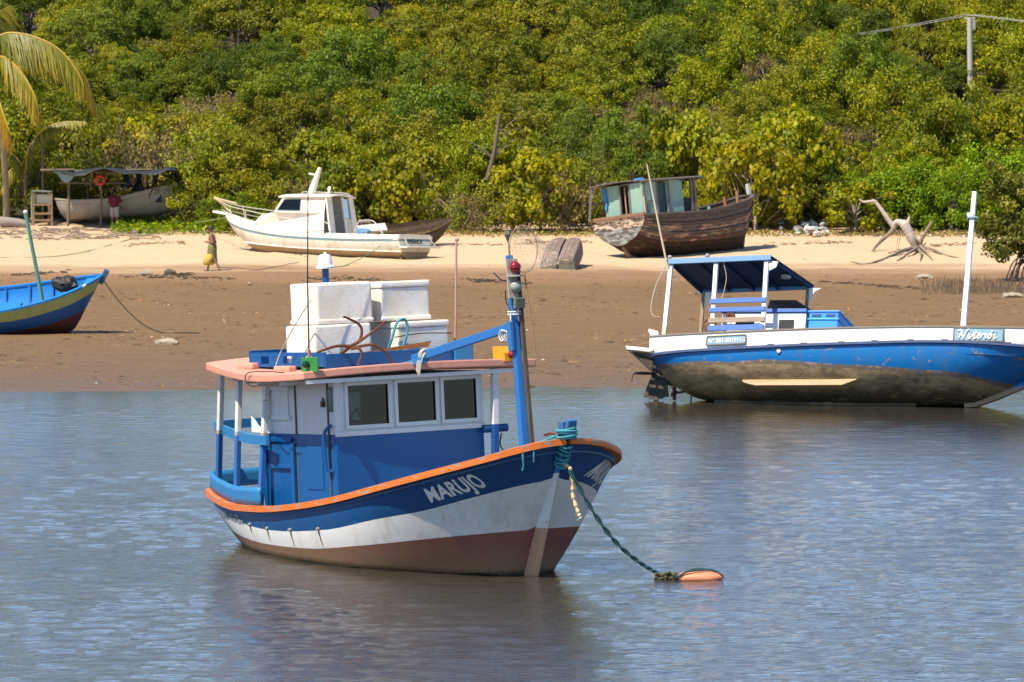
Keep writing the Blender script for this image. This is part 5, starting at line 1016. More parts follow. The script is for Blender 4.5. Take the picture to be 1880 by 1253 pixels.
def peel(name, a, b, c, amt):
    if name in MATS: return MATS[name]
    k = N(name); v = k.map((.8, .8, 3.0)); n1_ = k.noise(v, 2.2, 9, .7); n2_ = k.noise(k.map((6, 6, .8)), 1.6, 6, .65); n3_ = k.noise(k.map(), 1.0, 3)
    col = k.mix(k.ramp(n2_, [(.35, 0), (.7, 1)]), a, tuple(x * 1.7 for x in a)); col = k.mix(k.ramp(n1_, [(amt, 0), (amt + .06, 1)]), col, b); col = k.mix(k.ramp(k.math('ADD', n1_, k.math('MULTIPLY', n3_, .4)), [(.80, 0), (.86, 1)]), col, c)
    k.bump(n1_, .7, .02); k.set(col, .85, .2); MATS[name] = k.m; return k.m
PU = peel('strake_weathered', (.075, .060, .052), (.13, .10, .085), (.30, .20, .16), .52); PM = peel('strake_salmon', (.085, .066, .056), (.30, .195, .155), (.42, .31, .25), .49); PR = peel('strake_red', (.070, .045, .036), (.20, .060, .045), (.34, .21, .16), .53); PD = peel('strake_dark', (.035, .022, .016), (.09, .045, .03), (.18, .08, .05), .58)
NS = 11; cuts = [0, .13, .24, .34, .43, .51, .58, .65, .72, .80, .90, 1.0]; mats_ = [PD, PD, PD, PR, PM, PM, PM, PM, PU, PU, PU]
for i in range(NS):
    f0 = lambda x, i=i: w_zk(x) + (w_zg(x) - w_zk(x)) * cuts[i] + .008; f1 = lambda x, i=i: w_zk(x) + (w_zg(x) - w_zk(x)) * cuts[i + 1] - .008
    for s_ in (-1, 1): hull_band(w_xs, w_y, f0, f1, w_zk, w_zg, 'strake', mats_[i], WR, n=2, off=rnd.uniform(0, .018), transom=False, both=(s_,))
q = MB(); q.grid([[(x, s_ * (w_y(x, w_zk(x) + (w_zg(x) - w_zk(x)) * t) - .03), w_zk(x) + (w_zg(x) - w_zk(x)) * t) for s_ in (-1,) for t in np.linspace(0, 1, 8)] for x in w_xs]); q.grid([[(x, (w_y(x, w_zk(x) + (w_zg(x) - w_zk(x)) * t) - .03), w_zk(x) + (w_zg(x) - w_zk(x)) * t) for t in np.linspace(0, 1, 8)] for x in w_xs]); q.build('inner_hull', DW, WR)
# transom of horizontal planks
TP = peel('transom_peeling', (.075, .052, .040), (.62, .46, .36), (.34, .40, .38), .47); TPD = peel('transom_grey', (.10, .085, .072), (.30, .33, .31), (.50, .44, .38), .48)
for i in range(5):
    z0, z1 = .64 + .22 * i, .64 + .22 * (i + 1) - .012
    q = MB(); q.add([(-.02, -w_y(0, z0), z0), (-.02, w_y(0, z0), z0), (-.05, w_y(0, min(z1, 1.74)), z1), (-.05, -w_y(0, min(z1, 1.74)), z1)], [(0, 1, 2, 3)]); q.build('transom_plank', TP if i > 2 else TPD, WR, solid=.05)
q = MB(); q.beam((-.08, -1.62, 1.79), (-.08, 1.62, 1.79), .12, .14); q.build('transom_cap', wood('cap_brown', (.30, .17, .10), (.17, .10, .06), axis=1), WR, bevel=.02)
for s_ in (-1, 1):
    q = MB(); q.sweep([(x, s_ * (w_bg(x) + .01), w_zg(x) + .02) for x in w_xs], [(-.07, -.04), (.07, -.04), (.07, .04), (-.07, .04)]); q.build('gunwale_cap', wood('cap_grey', (.17, .14, .12), (.10, .08, .07)), WR, smooth=40)
    for h_ in (.55, .76): q = MB(); q.sweep([(x, s_ * (w_y(x, w_zk(x) + (w_zg(x) - w_zk(x)) * h_) + .03), w_zk(x) + (w_zg(x) - w_zk(x)) * h_) for x in w_xs[1:]], [(-.03, -.03), (.03, -.03), (.03, .03), (-.03, .03)]); q.build('rubbing_strake', PU, WR, smooth=40)
for x in (4.3, 4.8, 5.3, 5.8, 6.3):
    q = MB(); q.beam((x, w_bg(x) - .14, 1.3), (x, w_bg(x) - .10, w_zg(x) - .02), .09, .08, up=(1, 0, 0)); q.build('frame_rib', paint('rib_pale_blue', (.38, .46, .48), .7, (.2, .15, .1), .2), WR)
q = MB(); q.sweep([(6.85, 0, -.1), (7.05, 0, .7), (7.35, 0, 1.4), (7.62, 0, 2.1), (7.66, 0, 2.55), (7.62, 0, 2.92)], [(-.07, -.06), (.07, -.06), (.07, .09), (-.07, .09)], up=(1, 0, 0)); q.build('stem', banded('stem_old', [(-9, (.08, .05, .035)), (2.45, (.50, .54, .55))], .8, chip=(.2, .15, .1), amt=.3), WR, bevel=.015)
for p0_, p1_ in (((6.6, -.35, 1.9), (6.62, -.35, 2.62)), ((6.6, .35, 1.9), (6.55, .35, 2.45))): q = MB(); q.tube([p0_, p1_], .073, 8); q.build('bitt', wood('bitt_orange', (.42, .19, .09), (.28, .13, .07), axis=2), WR)
q = MB(); q.beam((.8, 0, -.02), (6.7, 0, -.08), .14, .2); q.build('keel', PD, WR)
q = MB(); q.sweep(smooth_path([(.1, 0, .75), (.22, 0, .45), (.5, 0, .1), (.65, 0, -.06)], 4), [(-.07, -.06), (.07, -.06), (.07, .06), (-.07, .06)], up=(1, 0, 0)); q.build('stern_post', wood('post_brown', (.28, .18, .11), (.17, .11, .07), axis=2), WR)
q = MB(); q.grid([[(x, w_bg(x) * t * .90, 1.40) for t in np.linspace(-1, 1, 5)] for x in w_xs if x < 6.9]); q.build('deck', DW, WR)
# cabin
MINT = paint('mint_paint', (.25, .40, .33), .65, (.22, .16, .11), .14, 4, dirt=(.16, .14, .10), dirt_amt=.35, streak=2.4); GRW = wood('grey_timber', (.24, .20, .17), (.14, .115, .10), axis=2)
CX0, CX1, CYW = .45, 3.25, 1.13; CZ0, CZ1 = 1.40, 3.12
def panel(x0, y0, x1, y1, z0, z1, name='cabin_panel', mt=MINT, th=.04):
    q = MB(); q.add([(x0, y0, z0), (x1, y1, z0), (x1, y1, z1), (x0, y0, z1)], [(0, 1, 2, 3)]); return q.build(name, mt, WR, solid=th)
ZT = lambda x: 3.10 + .02 * x
panel(CX0, CYW, CX0, .28, CZ0, ZT(CX0)); panel(CX0, -.36, CX0, -CYW, CZ0, ZT(CX0)); panel(CX0, .28, CX0, -.36, CZ0, 1.9)
panel(CX0 - .01, .28, CX0 - .01, .20, 1.6, 3.1, 'door_post', GRW, .07); panel(CX0 - .01, -.28, CX0 - .01, -.38, 1.6, 3.1, 'door_post', GRW, .07); panel(CX0 + .02, .0, CX0 + .02, -.06, 1.6, 3.0, 'loose_batten', wood('batten_tan', (.42, .30, .18), (.3, .2, .12), axis=2), .03)
panel(CX0, -CYW, 1.18, -CYW, CZ0, ZT(.8)); panel(1.72, -CYW, 2.66, -CYW, CZ0, ZT(2.2)); panel(1.18, -CYW + .05, 1.80, -CYW + .05, CZ0, ZT(1.5), 'cabin_door', plain('door_dark_green', (.020, .055, .048), .5), .03)
panel(1.16, -CYW - .02, 1.22, -CYW - .02, CZ0, ZT(1.2), 'door_post', GRW, .06); panel(1.78, -CYW - .02, 1.90, -CYW - .02, CZ0, ZT(1.8), 'door_post', GRW, .06)
panel(2.74, -CYW + .04, 3.1, -CYW + .04, CZ0, 2.4, 'dark_hatch', DARK, .03); panel(CX0, CYW, 3.1, CYW, CZ0, ZT(1)); panel(2.66, CYW, 2.66, -CYW, CZ0, ZT(2.6), 'cabin_bulkhead', DW)
for x, y_ in ((CX0, -CYW - .01), (3.16, -CYW), (3.36, -CYW), (3.3, CYW)): q = MB(); q.beam((x, y_, 1.4), (x, y_, ZT(x)), .09, .09); q.build('cabin_post', GRW, WR)
q = MB(); q.beam((-.30, 1.40, 1.75), (-.12, 1.30, ZT(-.1)), .08, .08); q.build('aft_post', GRW, WR); q = MB(); q.beam((-.2, 1.28, 2.45), (CX0, 1.0, 2.45), .06, .10); q.build('aft_cross_bar', DW, WR)
for i in range(9):
    y0 = -1.32 + .30 * i; y1 = y0 + .288; cz = lambda y_: .09 * (1 - (y_ / 1.36) ** 2)
    q = MB(); xa, xb = .30 - .065 * i + .05 * rnd.random(), 3.80 + .1 * rnd.random()
    q.add([(xa, y0, ZT(xa) + .03 + cz(y0)), (xb, y0, ZT(xb) + .03 + cz(y0)), (xb, y1, ZT(xb) + .03 + cz(y1)), (xa, y1, ZT(xa) + .03 + cz(y1))], [(0, 1, 2, 3)]); q.build('roof_plank', wood('roof_grey', (.22, .185, .165), (.13, .11, .10)), WR, solid=.045)
for x in (.5, 1.5, 2.6, 3.6): q = MB(); q.beam((x, -1.3, ZT(x) - .02), (x, 1.3, ZT(x) - .02), .07, .07); q.build('roof_beam', GRW, WR)
CLB = plain('tarp_blue', (.03, .22, .55), .6)
q = MB(); q.add([(.38, .98, 3.05), (.34, 1.16, 3.06), (.32, 1.12, 2.5), (.36, 1.02, 2.05), (.37, .95, 2.4)], [(0, 1, 2, 3, 4)]); q.build('blue_rag', CLB, WR, solid=.04); q = MB(); q.ball((1.0, -.4, ZT(1) + .14), (.28, .2, .07), 10, 6); q.build('tarp_scrap', CLB, WR, smooth=60); q = MB(); q.ball((.3, .9, ZT(0) + .11), (.16, .12, .05), 8, 5); q.build('tarp_scrap', CLB, WR, smooth=60)
q = MB(); q.tube([(.15, -1.45, 1.75), (.15, -1.42, 2.5)], .03, 6); q.build('short_stick', plain('stick_pale', (.5, .44, .36), .8), WR)
q = MB(); q.tube(smooth_path([(.62, -1.16, 1.65), (.62, -1.17, 2.3), (1.0, -1.17, 2.32)], 3), .02, 5); q.build('rusty_pipe', RUST, WR)

# ------------------------------------------------------------------ upturned skiff
so_ = gw(1024, 494); SKF = thing('upturned_skiff', 'small flat-bottomed skiff lying upside down on the sand', 'boat', (so_.x, so_.y, so_.z - .04), (math.radians(11.5), 0, math.radians(-7)))
SKM = peel('skiff_bottom', (.15, .115, .095), (.24, .15, .125), (.34, .29, .23), .5); SKE = peel('skiff_end', (.13, .12, .09), (.22, .21, .16), (.30, .26, .18), .5)
for s_ in (-1, 1):
    prof = [(0, .035, .66, .30, .40), (.5, .035, .68, .34, .46), (1.6, .04, .70, .36, .54), (2.7, .045, .66, .34, .52), (3.5, .05, .55, .26, .42), (3.9, .05, .42, .14, .24)]
    for j in range(3):
        q = MB(); n0, n1 = j / 3, (j + 1) / 3 - .02
        q.grid([[(s_ * (a + (b_ * .90 - a) * n), y_, h1 + .04 * math.sin(math.pi * n)) for n in (n0, (n0 + n1) / 2, n1)] for y_, a, b_, h0, h1 in prof]); q.build('bottom_plank', SKM, SKF, solid=.035)
    q = MB(); q.grid([[(s_ * b_ * .90, y_, h1), (s_ * (b_ + .02), y_, h1 * .5), (s_ * b_ * 1.05, y_, 0)] for y_, a, b_, h0, h1 in prof]); q.build('side_plank', SKM, SKF, solid=.03)
    q = MB(); q.grid([[(s_ * a, y_, h1), (s_ * a, y_, h1 - .25)] for y_, a, b_, h0, h1 in prof]); q.build('slot_side', DW, SKF)
    y_, a, b_, h0, h1 = prof[0]
    q = MB(); q.add([(s_ * a, -.02, h1), (s_ * b_ * .9, -.02, h1), (s_ * b_, -.02, .26), (s_ * a, -.02, .26)], [(0, 1, 2, 3)]); q.build('end_board', SKE, SKF, solid=.04); q = MB(); q.add([(s_ * a, -.02, .25), (s_ * b_, -.02, .25), (s_ * b_ * 1.05, -.02, 0), (s_ * a, -.02, 0)], [(0, 1, 2, 3)]); q.build('end_board', SKE, SKF, solid=.05)

# ------------------------------------------------------------------ plants along the foot of the hill
pg = on_ground
EDGE = [  # px, py of the foot, kind, size, height, label
 (262, 412, 'low', 1.0, 1.0, 'low green shrub beside the bow end of the beached white hull'), (318, 418, 'brush', 1.1, 1.1, 'tangled dry brush just left of the white cruiser bow'),
 (372, 424, 'low', 1.15, 1.1, 'low leafy shrub behind the walking person'), (432, 428, 'lush', .9, .8, 'green shrub behind the bow of the white cruiser'),
 (505, 424, 'hill_s', 1, 1, 'bushy green shrub behind the white cruiser cabin'), (560, 424, 'brush', 1.2, 1.1, 'dry twiggy brush behind the cruiser radar mast'),
 (622, 424, 'grape', 1.1, 1.2, 'large-leaved shrub behind the cruiser cockpit'), (690, 424, 'grape', 1.2, 1.2, 'large-leaved yellow-green shrub above the dark derelict hull'),
 (760, 424, 'grape', 1.2, 1.3, 'tall large-leaved shrub behind the cruiser stern'), (830, 428, 'low', 1.2, 1.2, 'rounded low shrub at the sand edge right of the cruiser'),
 (880, 430, 'brush', 1.1, 1.0, 'dry brush at the foot of the leaning bare trunk'), (935, 430, 'low', 1.3, 1.2, 'yellow-green shrub at the sand edge behind the mast top'),
 (990, 429, 'grape', 1.2, 1.3, 'large-leaved shrub behind the upturned skiff'), (1045, 431, 'brush', 1.2, 1.2, 'tangle of dry twigs left of the wreck transom'),
 (1085, 428, 'low', 1.3, 1.6, 'tall shrub directly left of the wreck cabin'), (1150, 420, 'brush', 1.2, 1.9, 'tall greyish brush behind the wreck roof'),
 (1215, 418, 'grape', 1.2, 1.9, 'large-leaved shrub rising above the wreck roof'), (1300, 420, 'grape', 1.4, 1.6, 'large-leaved shrub behind the wreck foredeck'),
 (1390, 428, 'grape', 1.3, 1.4, 'large-leaved yellow shrub just right of the wreck bow'), (1440, 424, 'brush', 1.0, .8, 'dead brush at the left end of the rubbish heap'), (1455, 418, 'grape', 1.35, 1.7, 'large-leaved shrub standing behind the rubbish heap'),
 (1520, 418, 'low', 1.3, 1.5, 'leafy shrub behind the right end of the rubbish heap'), (1570, 432, 'grape', 1.05, .9, 'low yellowish shrub left of the driftwood limb'), (1620, 426, 'lush', 1.15, 1.0, 'bright green bush behind the driftwood'),
 (1690, 424, 'lush', 1.25, 1.1, 'large bright green bush behind the driftwood stump'), (1750, 426, 'lush', 1.15, 1.0, 'bright green bush right of the driftwood'), (1800, 418, 'lush', 1.2, 1.2, 'bright green bush behind the white mast top'), (1730, 408, 'lush', 1.2, 1.3, 'tall bright green bush above the driftwood'), (1860, 418, 'lush', 1.2, 1.2, 'bright green bush behind the mangrove'), (1640, 412, 'lush', 1.2, 1.2, 'tall yellow-green bush above the bare driftwood limb'),
 (40, 404, 'low', 1.3, 1.5, 'dark low shrub behind the palm trunk'), (100, 400, 'low', 1.3, 1.4, 'leafy shrub behind the wooden chair frame'), (165, 398, 'low', 1.4, 1.5, 'shrub under the tarpaulin behind the beached hull'), (235, 398, 'brush', 1.3, 1.6, 'dry tangled brush behind the red-shirted person'), (300, 400, 'brush', 1.4, 1.7, 'grey twiggy thicket over the beached hull bow'), (355, 408, 'brush', 1.3, 1.7, 'grey dry thicket behind the cruiser pulpit'),
 (318, 416, 'low', .8, 1.5, 'leafy branches in front of the beached hull bow end'), (285, 413, 'brush', .75, 1.3, 'small dry brush in front of the beached hull')]
kind('hill_s', 1, 1.5, 1.25, 54, 100, .155, F_hill, TWIG, 1.1, r=.05, low=-.9, spread=.42)
for px, py, kd, s_, sz, lab in EDGE:
    p = pg(px, py); plant('shore_shrub', kd, p.x, p.y + 1.0, lab, 'shrub', 'shrubs along the foot of the hill', s_ * .95, sz)
# a second row fills the ground under the trees
for i in range(44):
    x = -25 + 50 * (i + rnd.uniform(.1, .9)) / 44; y_ = rnd.uniform(244.5, 248.5) if x > -14 else rnd.uniform(252, 254)
    kd = rnd.choice(['low', 'grape', 'hill_s', 'brush', 'hill_s']) if x < 15 else rnd.choice(['lush', 'low', 'low', 'hill_s'])
    plant('thicket_shrub', kd, x, y_, 'leafy shrub in the thicket under the first row of hillside trees', 'shrub', 'thicket under the first hillside trees', rnd.uniform(1.1, 1.45), rnd.uniform(1.0, 1.4))
# creeping plants on the bank
def ground_leaves(name, label, cx0, cx1, cy0, cy1, n, size, mat, hmax=.22):
    pts = []
    for i in range(n):
        p = pg(rnd.uniform(cx0, cx1), rnd.uniform(cy0, cy1)); pts.append((p.x, p.y + rnd.uniform(-.4, .4), gz(p.x, p.y) + rnd.uniform(.02, hmax)))
    pts = np.array(pts); nr = unit(n); nr[:, 2] = np.abs(nr[:, 2]) + .5; nr /= np.linalg.norm(nr, axis=1)[:, None]
    me = mesh_quads(name, leaf_arrays(pts, nr, size * rs.uniform(.6, 1.3, n), .6), rs.uniform(0, 1, n), mat); o = bpy.data.objects.new(name, me); COL.objects.link(o); return tag(o, label, 'plants', kind='stuff')
ground_leaves('creeping_plants', 'low creeping green plants on the bank left of the cruiser bow', 205, 420, 402, 432, 2600, .20, F_lush, .42)
ground_leaves('bank_weeds', 'weeds and leaf litter along the upper edge of the sand', 420, 1860, 427, 436, 4200, .15, F_dry, .16)

# bare leaning trunk, dead sticks
def snag(name, label, px0, py0, px1, py1, Yd, r, twigs=9):
    a = at_depth(px0, py0, Yd); b = at_depth(px1, py1, Yd - .5); a.z = gz(a.x, a.y) - .2 if a.z < gz(a.x, a.y) + .8 else a.z
    o = thing(name, label, 'tree', a); L = b - a; q = MB()
    q.tube(smooth_path([(0, 0, 0), tuple(L * .45 + Vector((.08, 0, 0))), tuple(L)], 4), [r * (1.1 - .5 * i / 8) for i in range(9)], 7); q.build('trunk', BARK, o, smooth=60); q = MB()
    for i in range(twigs):
        s0 = L * rnd.uniform(.15, .7); e = Vector((rnd.choice((-1, 1)) * rnd.uniform(.4, 1.4), rnd.uniform(-.3, .3), rnd.uniform(.1, 1.0))); q.tube(smooth_path([s0, s0 + e * .5 + Vector((0, 0, .1)), s0 + e], 3), [r * .28, r * .24, r * .2, r * .17, r * .14, r * .1, r * .05], 4)
    q.build('twigs', TWIG, o); return o
snag('bare_trunk', 'bare grey leaning trunk standing out of the bushes', 895, 330, 917, 210, 242, .12)
snag('dead_stem', 'thin pale dead stem slanting above the tarpaulin roof', 262, 345, 228, 282, 247, .06, 4)
snag('dead_stem', 'dark slanting stem in the bushes right of the cruiser', 770, 425, 812, 350, 242, .05, 6)

# ------------------------------------------------------------------ palms
k = N('palm_leaflet'); at = k.n('ShaderNodeAttribute'); at.attribute_name = 'tone'
c = k.ramp(at.outputs['Fac'], [(0, (.13, .15, .015)), (.4, (.29, .26, .018)), (.75, (.52, .34, .02)), (1, (.55, .22, .02))]); k.set(c, .45, .4)
tr = k.n('ShaderNodeBsdfTranslucent'); k.l(c, tr.inputs[0]); mx = k.n('ShaderNodeMixShader'); mx.inputs[0].default_value = .4; k.l(k.b.outputs[0], mx.inputs[1]); k.l(tr.outputs[0], mx.inputs[2]); k.l(mx.outputs[0], k.out.inputs[0]); PALM = k.m
RACH = plain('palm_rachis', (.46, .30, .05), .5)
def frond(parent, pts, L0=.95, n=64, tone0=.3, tone1=.8, side=None):
    P_ = smooth_path(pts, 12); m = len(P_); b = MB(); b.tube(P_, [.05 * (1 - .85 * i / m) + .006 for i in range(m)], 5); fo = b.build('frond', RACH, parent, smooth=60)
    vs = []; tn = []
    for i in range(n):
        t = .05 + .95 * i / n; f_ = t * (m - 1); j = min(int(f_), m - 2); p = P_[j].lerp(P_[j + 1], f_ - j); d = (P_[j + 1] - P_[j]).normalized()
        sd_ = d.cross(Vector((0, 0, 1))).normalized(); L = L0 * (math.sin(math.pi * (.12 + .82 * t)) ** .7) * rnd.uniform(.6, 1.12)
        for s_ in (-1, 1):
            dr = (sd_ * s_ * rnd.uniform(.25, .6) + d * rnd.uniform(.25, .65) + Vector((0, 0, -.85 - .4 * rnd.random()))).normalized(); w_ = d * .029
            mid = p + dr * L * .5 + Vector((0, 0, .05 * L)); tip = p + dr * L + Vector((0, 0, -.10 * L)); q_ = [p - w_, p + w_, mid + w_ * 1.2, mid - w_ * 1.2]; vs += q_; vs += [mid - w_ * 1.2, mid + w_ * 1.2, tip + w_ * .2, tip - w_ * .2]
            tt_ = min(1, max(0, tone0 + (tone1 - tone0) * t + rnd.uniform(-.15, .15))); tn += [tt_, min(1, tt_ + .12)]
    me = mesh_quads('leaflets', np.array([tuple(v) for v in vs]), np.array(tn), PALM); o = bpy.data.objects.new('leaflets', me); COL.objects.link(o); o.parent = fo
pb = pg(12, 410); PT = thing('coconut_palm', 'coconut palm with yellowing drooping fronds at the left edge', 'palm tree', pb)
YP = pb.y; top = at_depth(-22, 128, YP); tl = top - pb
q = MB(); tp = smooth_path([(0, 0, -.3), (-.02, 0, 1.5), tuple(tl * .55 + Vector((.25, 0, 0))), tuple(tl)], 10); q.tube(tp, [.16 - .05 * i / len(tp) + (.012 if i % 2 else 0) for i in range(len(tp))], 10); q.build('trunk', plain('palm_trunk', (.30, .23, .12), .9, var=.5, scale=7, bump=.6), PT, smooth=50)
def pp(px, py, dy=0): return at_depth(px, py, YP + dy) - pb
for pts, a, b_, L0 in (([(-22, 118, 0), (0, 66, -.5), (50, 64, -.9), (105, 88, -1.2), (140, 128, -1.4), (154, 158, -1.5)], .15, .5, 1.35), ([(-22, 128, 0), (40, 90, .8), (110, 98, 1.5), (155, 140, 1.9), (176, 196, 2.1)], .35, .75, 1.15), ([(-22, 128, 0), (0, 104, -1.0), (35, 128, -1.5), (62, 172, -1.9), (72, 212, -2.0)], .3, .75, 1.15), ([(-22, 128, 0), (-14, 150, -1.6), (0, 190, -2.0), (14, 232, -2.2), (20, 250, -2.2)], .55, 1.0, 1.0),
    ([(-22, 128, 0), (-70, 80, 0), (-120, 110, 0), (-150, 190, 0)], .3, .7, 1.2), ([(-22, 128, 0), (-60, 60, 1), (-90, 40, 2), (-130, 60, 3)], .2, .6, 1.2), ([(-22, 128, 0), (-20, 60, 2), (-10, 30, 3.5), (20, 10, 4.5)], .1, .5, 1.2), ([(-22, 128, 0), (-60, 140, -2), (-85, 190, -2.6), (-95, 240, -2.8)], .5, .9, 1.1)):
    frond(PT, [pp(*p) for p in pts], L0 * 1.4, 190, a - .12, b_ - .12)
pb = pg(50, 404); YP = pb.y; P2 = thing('young_palm', 'small young palm with one arching green frond beside the tall palm', 'palm tree', pb)
q = MB(); q.tube([(0, 0, -.2), tuple(pp(46, 345)), tuple(pp(46, 318))], [.09, .07, .05], 7); q.build('trunk', MATS['palm_trunk'], P2)
for pts, a, b_ in (([(46, 318, 0), (52, 275, -.2), (78, 240, -.3), (115, 225, -.4), (158, 224, -.5)], .05, .35), ([(46, 318, 0), (30, 290, -.2), (10, 280, -.3), (-20, 290, -.4)], .1, .4), ([(46, 318, 0), (25, 310, -.4), (12, 325, -.6), (2, 350, -.7)], .1, .4)):
    frond(P2, [pp(*p) for p in pts], .7, 80, a, b_)

# ------------------------------------------------------------------ shelter, beached hull and things at the left
sb = pg(185, 418); SX = lambda px, py, d=0: at_depth(px, py, sb.y + d)
SH = thing('shelter', 'rough pole shelter roofed with dark tarpaulin at the left edge of the beach', 'shelter', sb)
PLW = wood('shelter_pole', (.22, .17, .11), (.13, .10, .07), axis=2)
for (a, b_, r_) in (((124, 418, 0), (126, 316, 0), .065), ((184, 418, 0), (186, 322, 0), .055), ((268, 412, 1.5), (270, 314, 1.5), .06), ((78, 408, 2.5), (78, 268, 2.5), .07), ((160, 405, 3), (160, 312, 3), .05), ((330, 405, 1.5), (322, 318, 1.5), .05)):
    q = MB(); A, B_ = SX(*a) - sb, SX(*b_) - sb; A.z -= .25; q.tube([A, (A + B_) / 2 + Vector((.03, 0, 0)), B_], [r_, r_ * .95, r_ * .8], 7); q.build('pole', PLW, SH, smooth=60)
for a, b_ in (((74, 313, 0), (135, 312, 0)), ((120, 314, 0), (290, 318, 1.0)), ((76, 314, 2.5), (280, 312, 3)), ((110, 336, .4), (232, 336, .8))):
    q = MB(); q.tube([SX(*a) - sb, SX(*b_) - sb], [.06, .05], 7); q.build('cross_pole', PLW, SH, smooth=60)
q = MB(); rows = []
for i in range(13):
    t = i / 12; px = 98 + 226 * t; rows.append([SX(px, 312 + 4 * math.sin(t * 11) + (3 + 5 * rnd.random() if j == 0 else 0), -1.6 + j * 1.2) - sb + Vector((0, 0, .03 * math.sin(i * 1.7 + j))) for j in range(5)])
q.grid(rows); q.build('tarpaulin', plain('tarp_black', (.018, .022, .026), .6, var=.5, scale=5), SH, solid=.02, smooth=60)  # front edge drawn out towards the viewer to shade the hull
q = MB(); q.grid([[SX(102 + 40 * t, 314 + 14 * math.sin(math.pi * t) * (1 - .3 * j) , -.35 + .1 * j) - sb + Vector((0, 0, -.02 * j)) for j in range(3)] for t in np.linspace(0, 1, 9)]); q.grid([[SX(102 + 40 * t, 314 + (6 + 8 * j) * math.sin(math.pi * t), -.36) - sb for j in range(3)] for t in np.linspace(0, 1, 9)]); q.build('pale_blue_tarpaulin', plain('tarp_pale_blue', (.24, .36, .40), .6), SH, smooth=60)
for px, py0, py1, d in ((285, 316, 372, .6), (232, 316, 345, .9), (255, 318, 352, 1.2), (318, 320, 385, 1.2), (338, 330, 380, 1.0)):
    q = MB(); q.grid([[SX(px + 16 * (u - .5) + 4 * math.sin(v * 5 + u * 3), py0 + (py1 - py0) * v, d + .15 * math.sin(v * 7 + u * 4)) - sb for u in np.linspace(0, 1, 5)] for v in np.linspace(0, 1, 6)]); q.build('hanging_tarp_strip', MATS['tarp_black'], SH, smooth=60)
lr = SX(184, 331, -.12); o = thing('life_ring', 'red life ring hung on the shelter pole', 'life ring', lr)
q = MB(); q.torus((0, 0, 0), .185, .065, 24, 10, Matrix.Rotation(math.pi / 2, 3, 'X')); q.build('ring', paint('ring_red', (.58, .045, .03), .5, (.6, .3, .2), .06), o, smooth=60)
for a in (.8, 2.4, 3.9, 5.5): q = MB(); q.torus((.185 * math.cos(a), 0, .185 * math.sin(a)), .070, .010, 10, 5, Matrix.Rotation(-a, 3, 'Y')); q.build('ring_band', plain('ring_band_red', (.40, .05, .04), .7), o)
# white hull under the shelter
hb = pg(112, 414); hb += Vector((0, 1.3, 0)); hb.z = gz(hb.x, hb.y)
HB = thing('beached_hull', 'old white boat hull lying under the shelter with bow to the left', 'boat', hb + Vector((0, 0, .05)), (math.radians(3), math.radians(3.5), math.radians(174)))
h_bg = pchip([.30, .25, .05, -.5, -1.5, -3.5, -5.4], [.03, .25, .5, .85, 1.05, 1.0, .7]); h_zg = pchip([.30, -.8, -2.2, -4, -5.4], [1.02, .86, .82, 1.10, 1.38]); h_zk = pchip([.30, .1, -.3, -4.5, -5.4], [.9, .35, 0, 0, .4]); h_y = hull_fn(h_bg, h_zg, h_zk, pchip([.3, -1, -5.4], [.7, .55, .6]), 1.8)
h_xs = [.30, .28, .22, .12, 0, -.2, -.5, -.9, -1.4, -2, -2.7, -3.4, -4.1, -4.8, -5.4]; HWT = paint('old_hull_white', (.36, .33, .27), .6, (.16, .11, .07), .26, 3, dirt=(.30, .20, .09), dirt_amt=.6, streak=1.5)
hull_band(h_xs, h_y, lowz, lambda x: h_zg(x) - .16, h_zk, h_zg, 'hull_side', HWT, HB); hull_band(h_xs, h_y, lambda x: h_zg(x) - .15, topz, h_zk, h_zg, 'sheer_strake', HWT, HB, n=2, off=.015)
for s_ in (-1, 1): q = MB(); q.sweep([(x, s_ * h_bg(x), h_zg(x) + .02) for x in h_xs], [(-.05, -.03), (.05, -.03), (.05, .03), (-.05, .03)]); q.build('gunwale_rail', HWT, HB, smooth=40)
q = MB(); q.grid([[(x, h_bg(x) * t * .95, h_zg(x) - .14) for t in np.linspace(-1, 1, 5)] for x in h_xs[2:]]); q.build('dark_cargo_sheet', plain('cargo_dark', (.025, .025, .03), .7), HB)
for i, (x, y_, c_, nm) in enumerate(((-1.55, .55, (.62, .03, .06), 'red cloth heap'), (-2.05, .6, (.62, .02, .05), 'bright red cloth bundle'), (-.8, -.1, (.35, .24, .22), 'brownish pink bundle'), (-1.3, -.35, (.16, .24, .28), 'grey-blue bundle'))):
    q = MB(); q.ball((0, 0, .08), (.24, .2, .12), 12, 8); q.ball((.1, .03, .13), (.14, .12, .09), 10, 6); o = q.build('cloth_bundle', plain('bundle_%d' % i, c_, .85), smooth=50, jitter=.02); tag(o, nm + ' lying in the white hull under the shelter', 'cloth'); put(o, HB, (x, y_, h_zg(x) - .14))
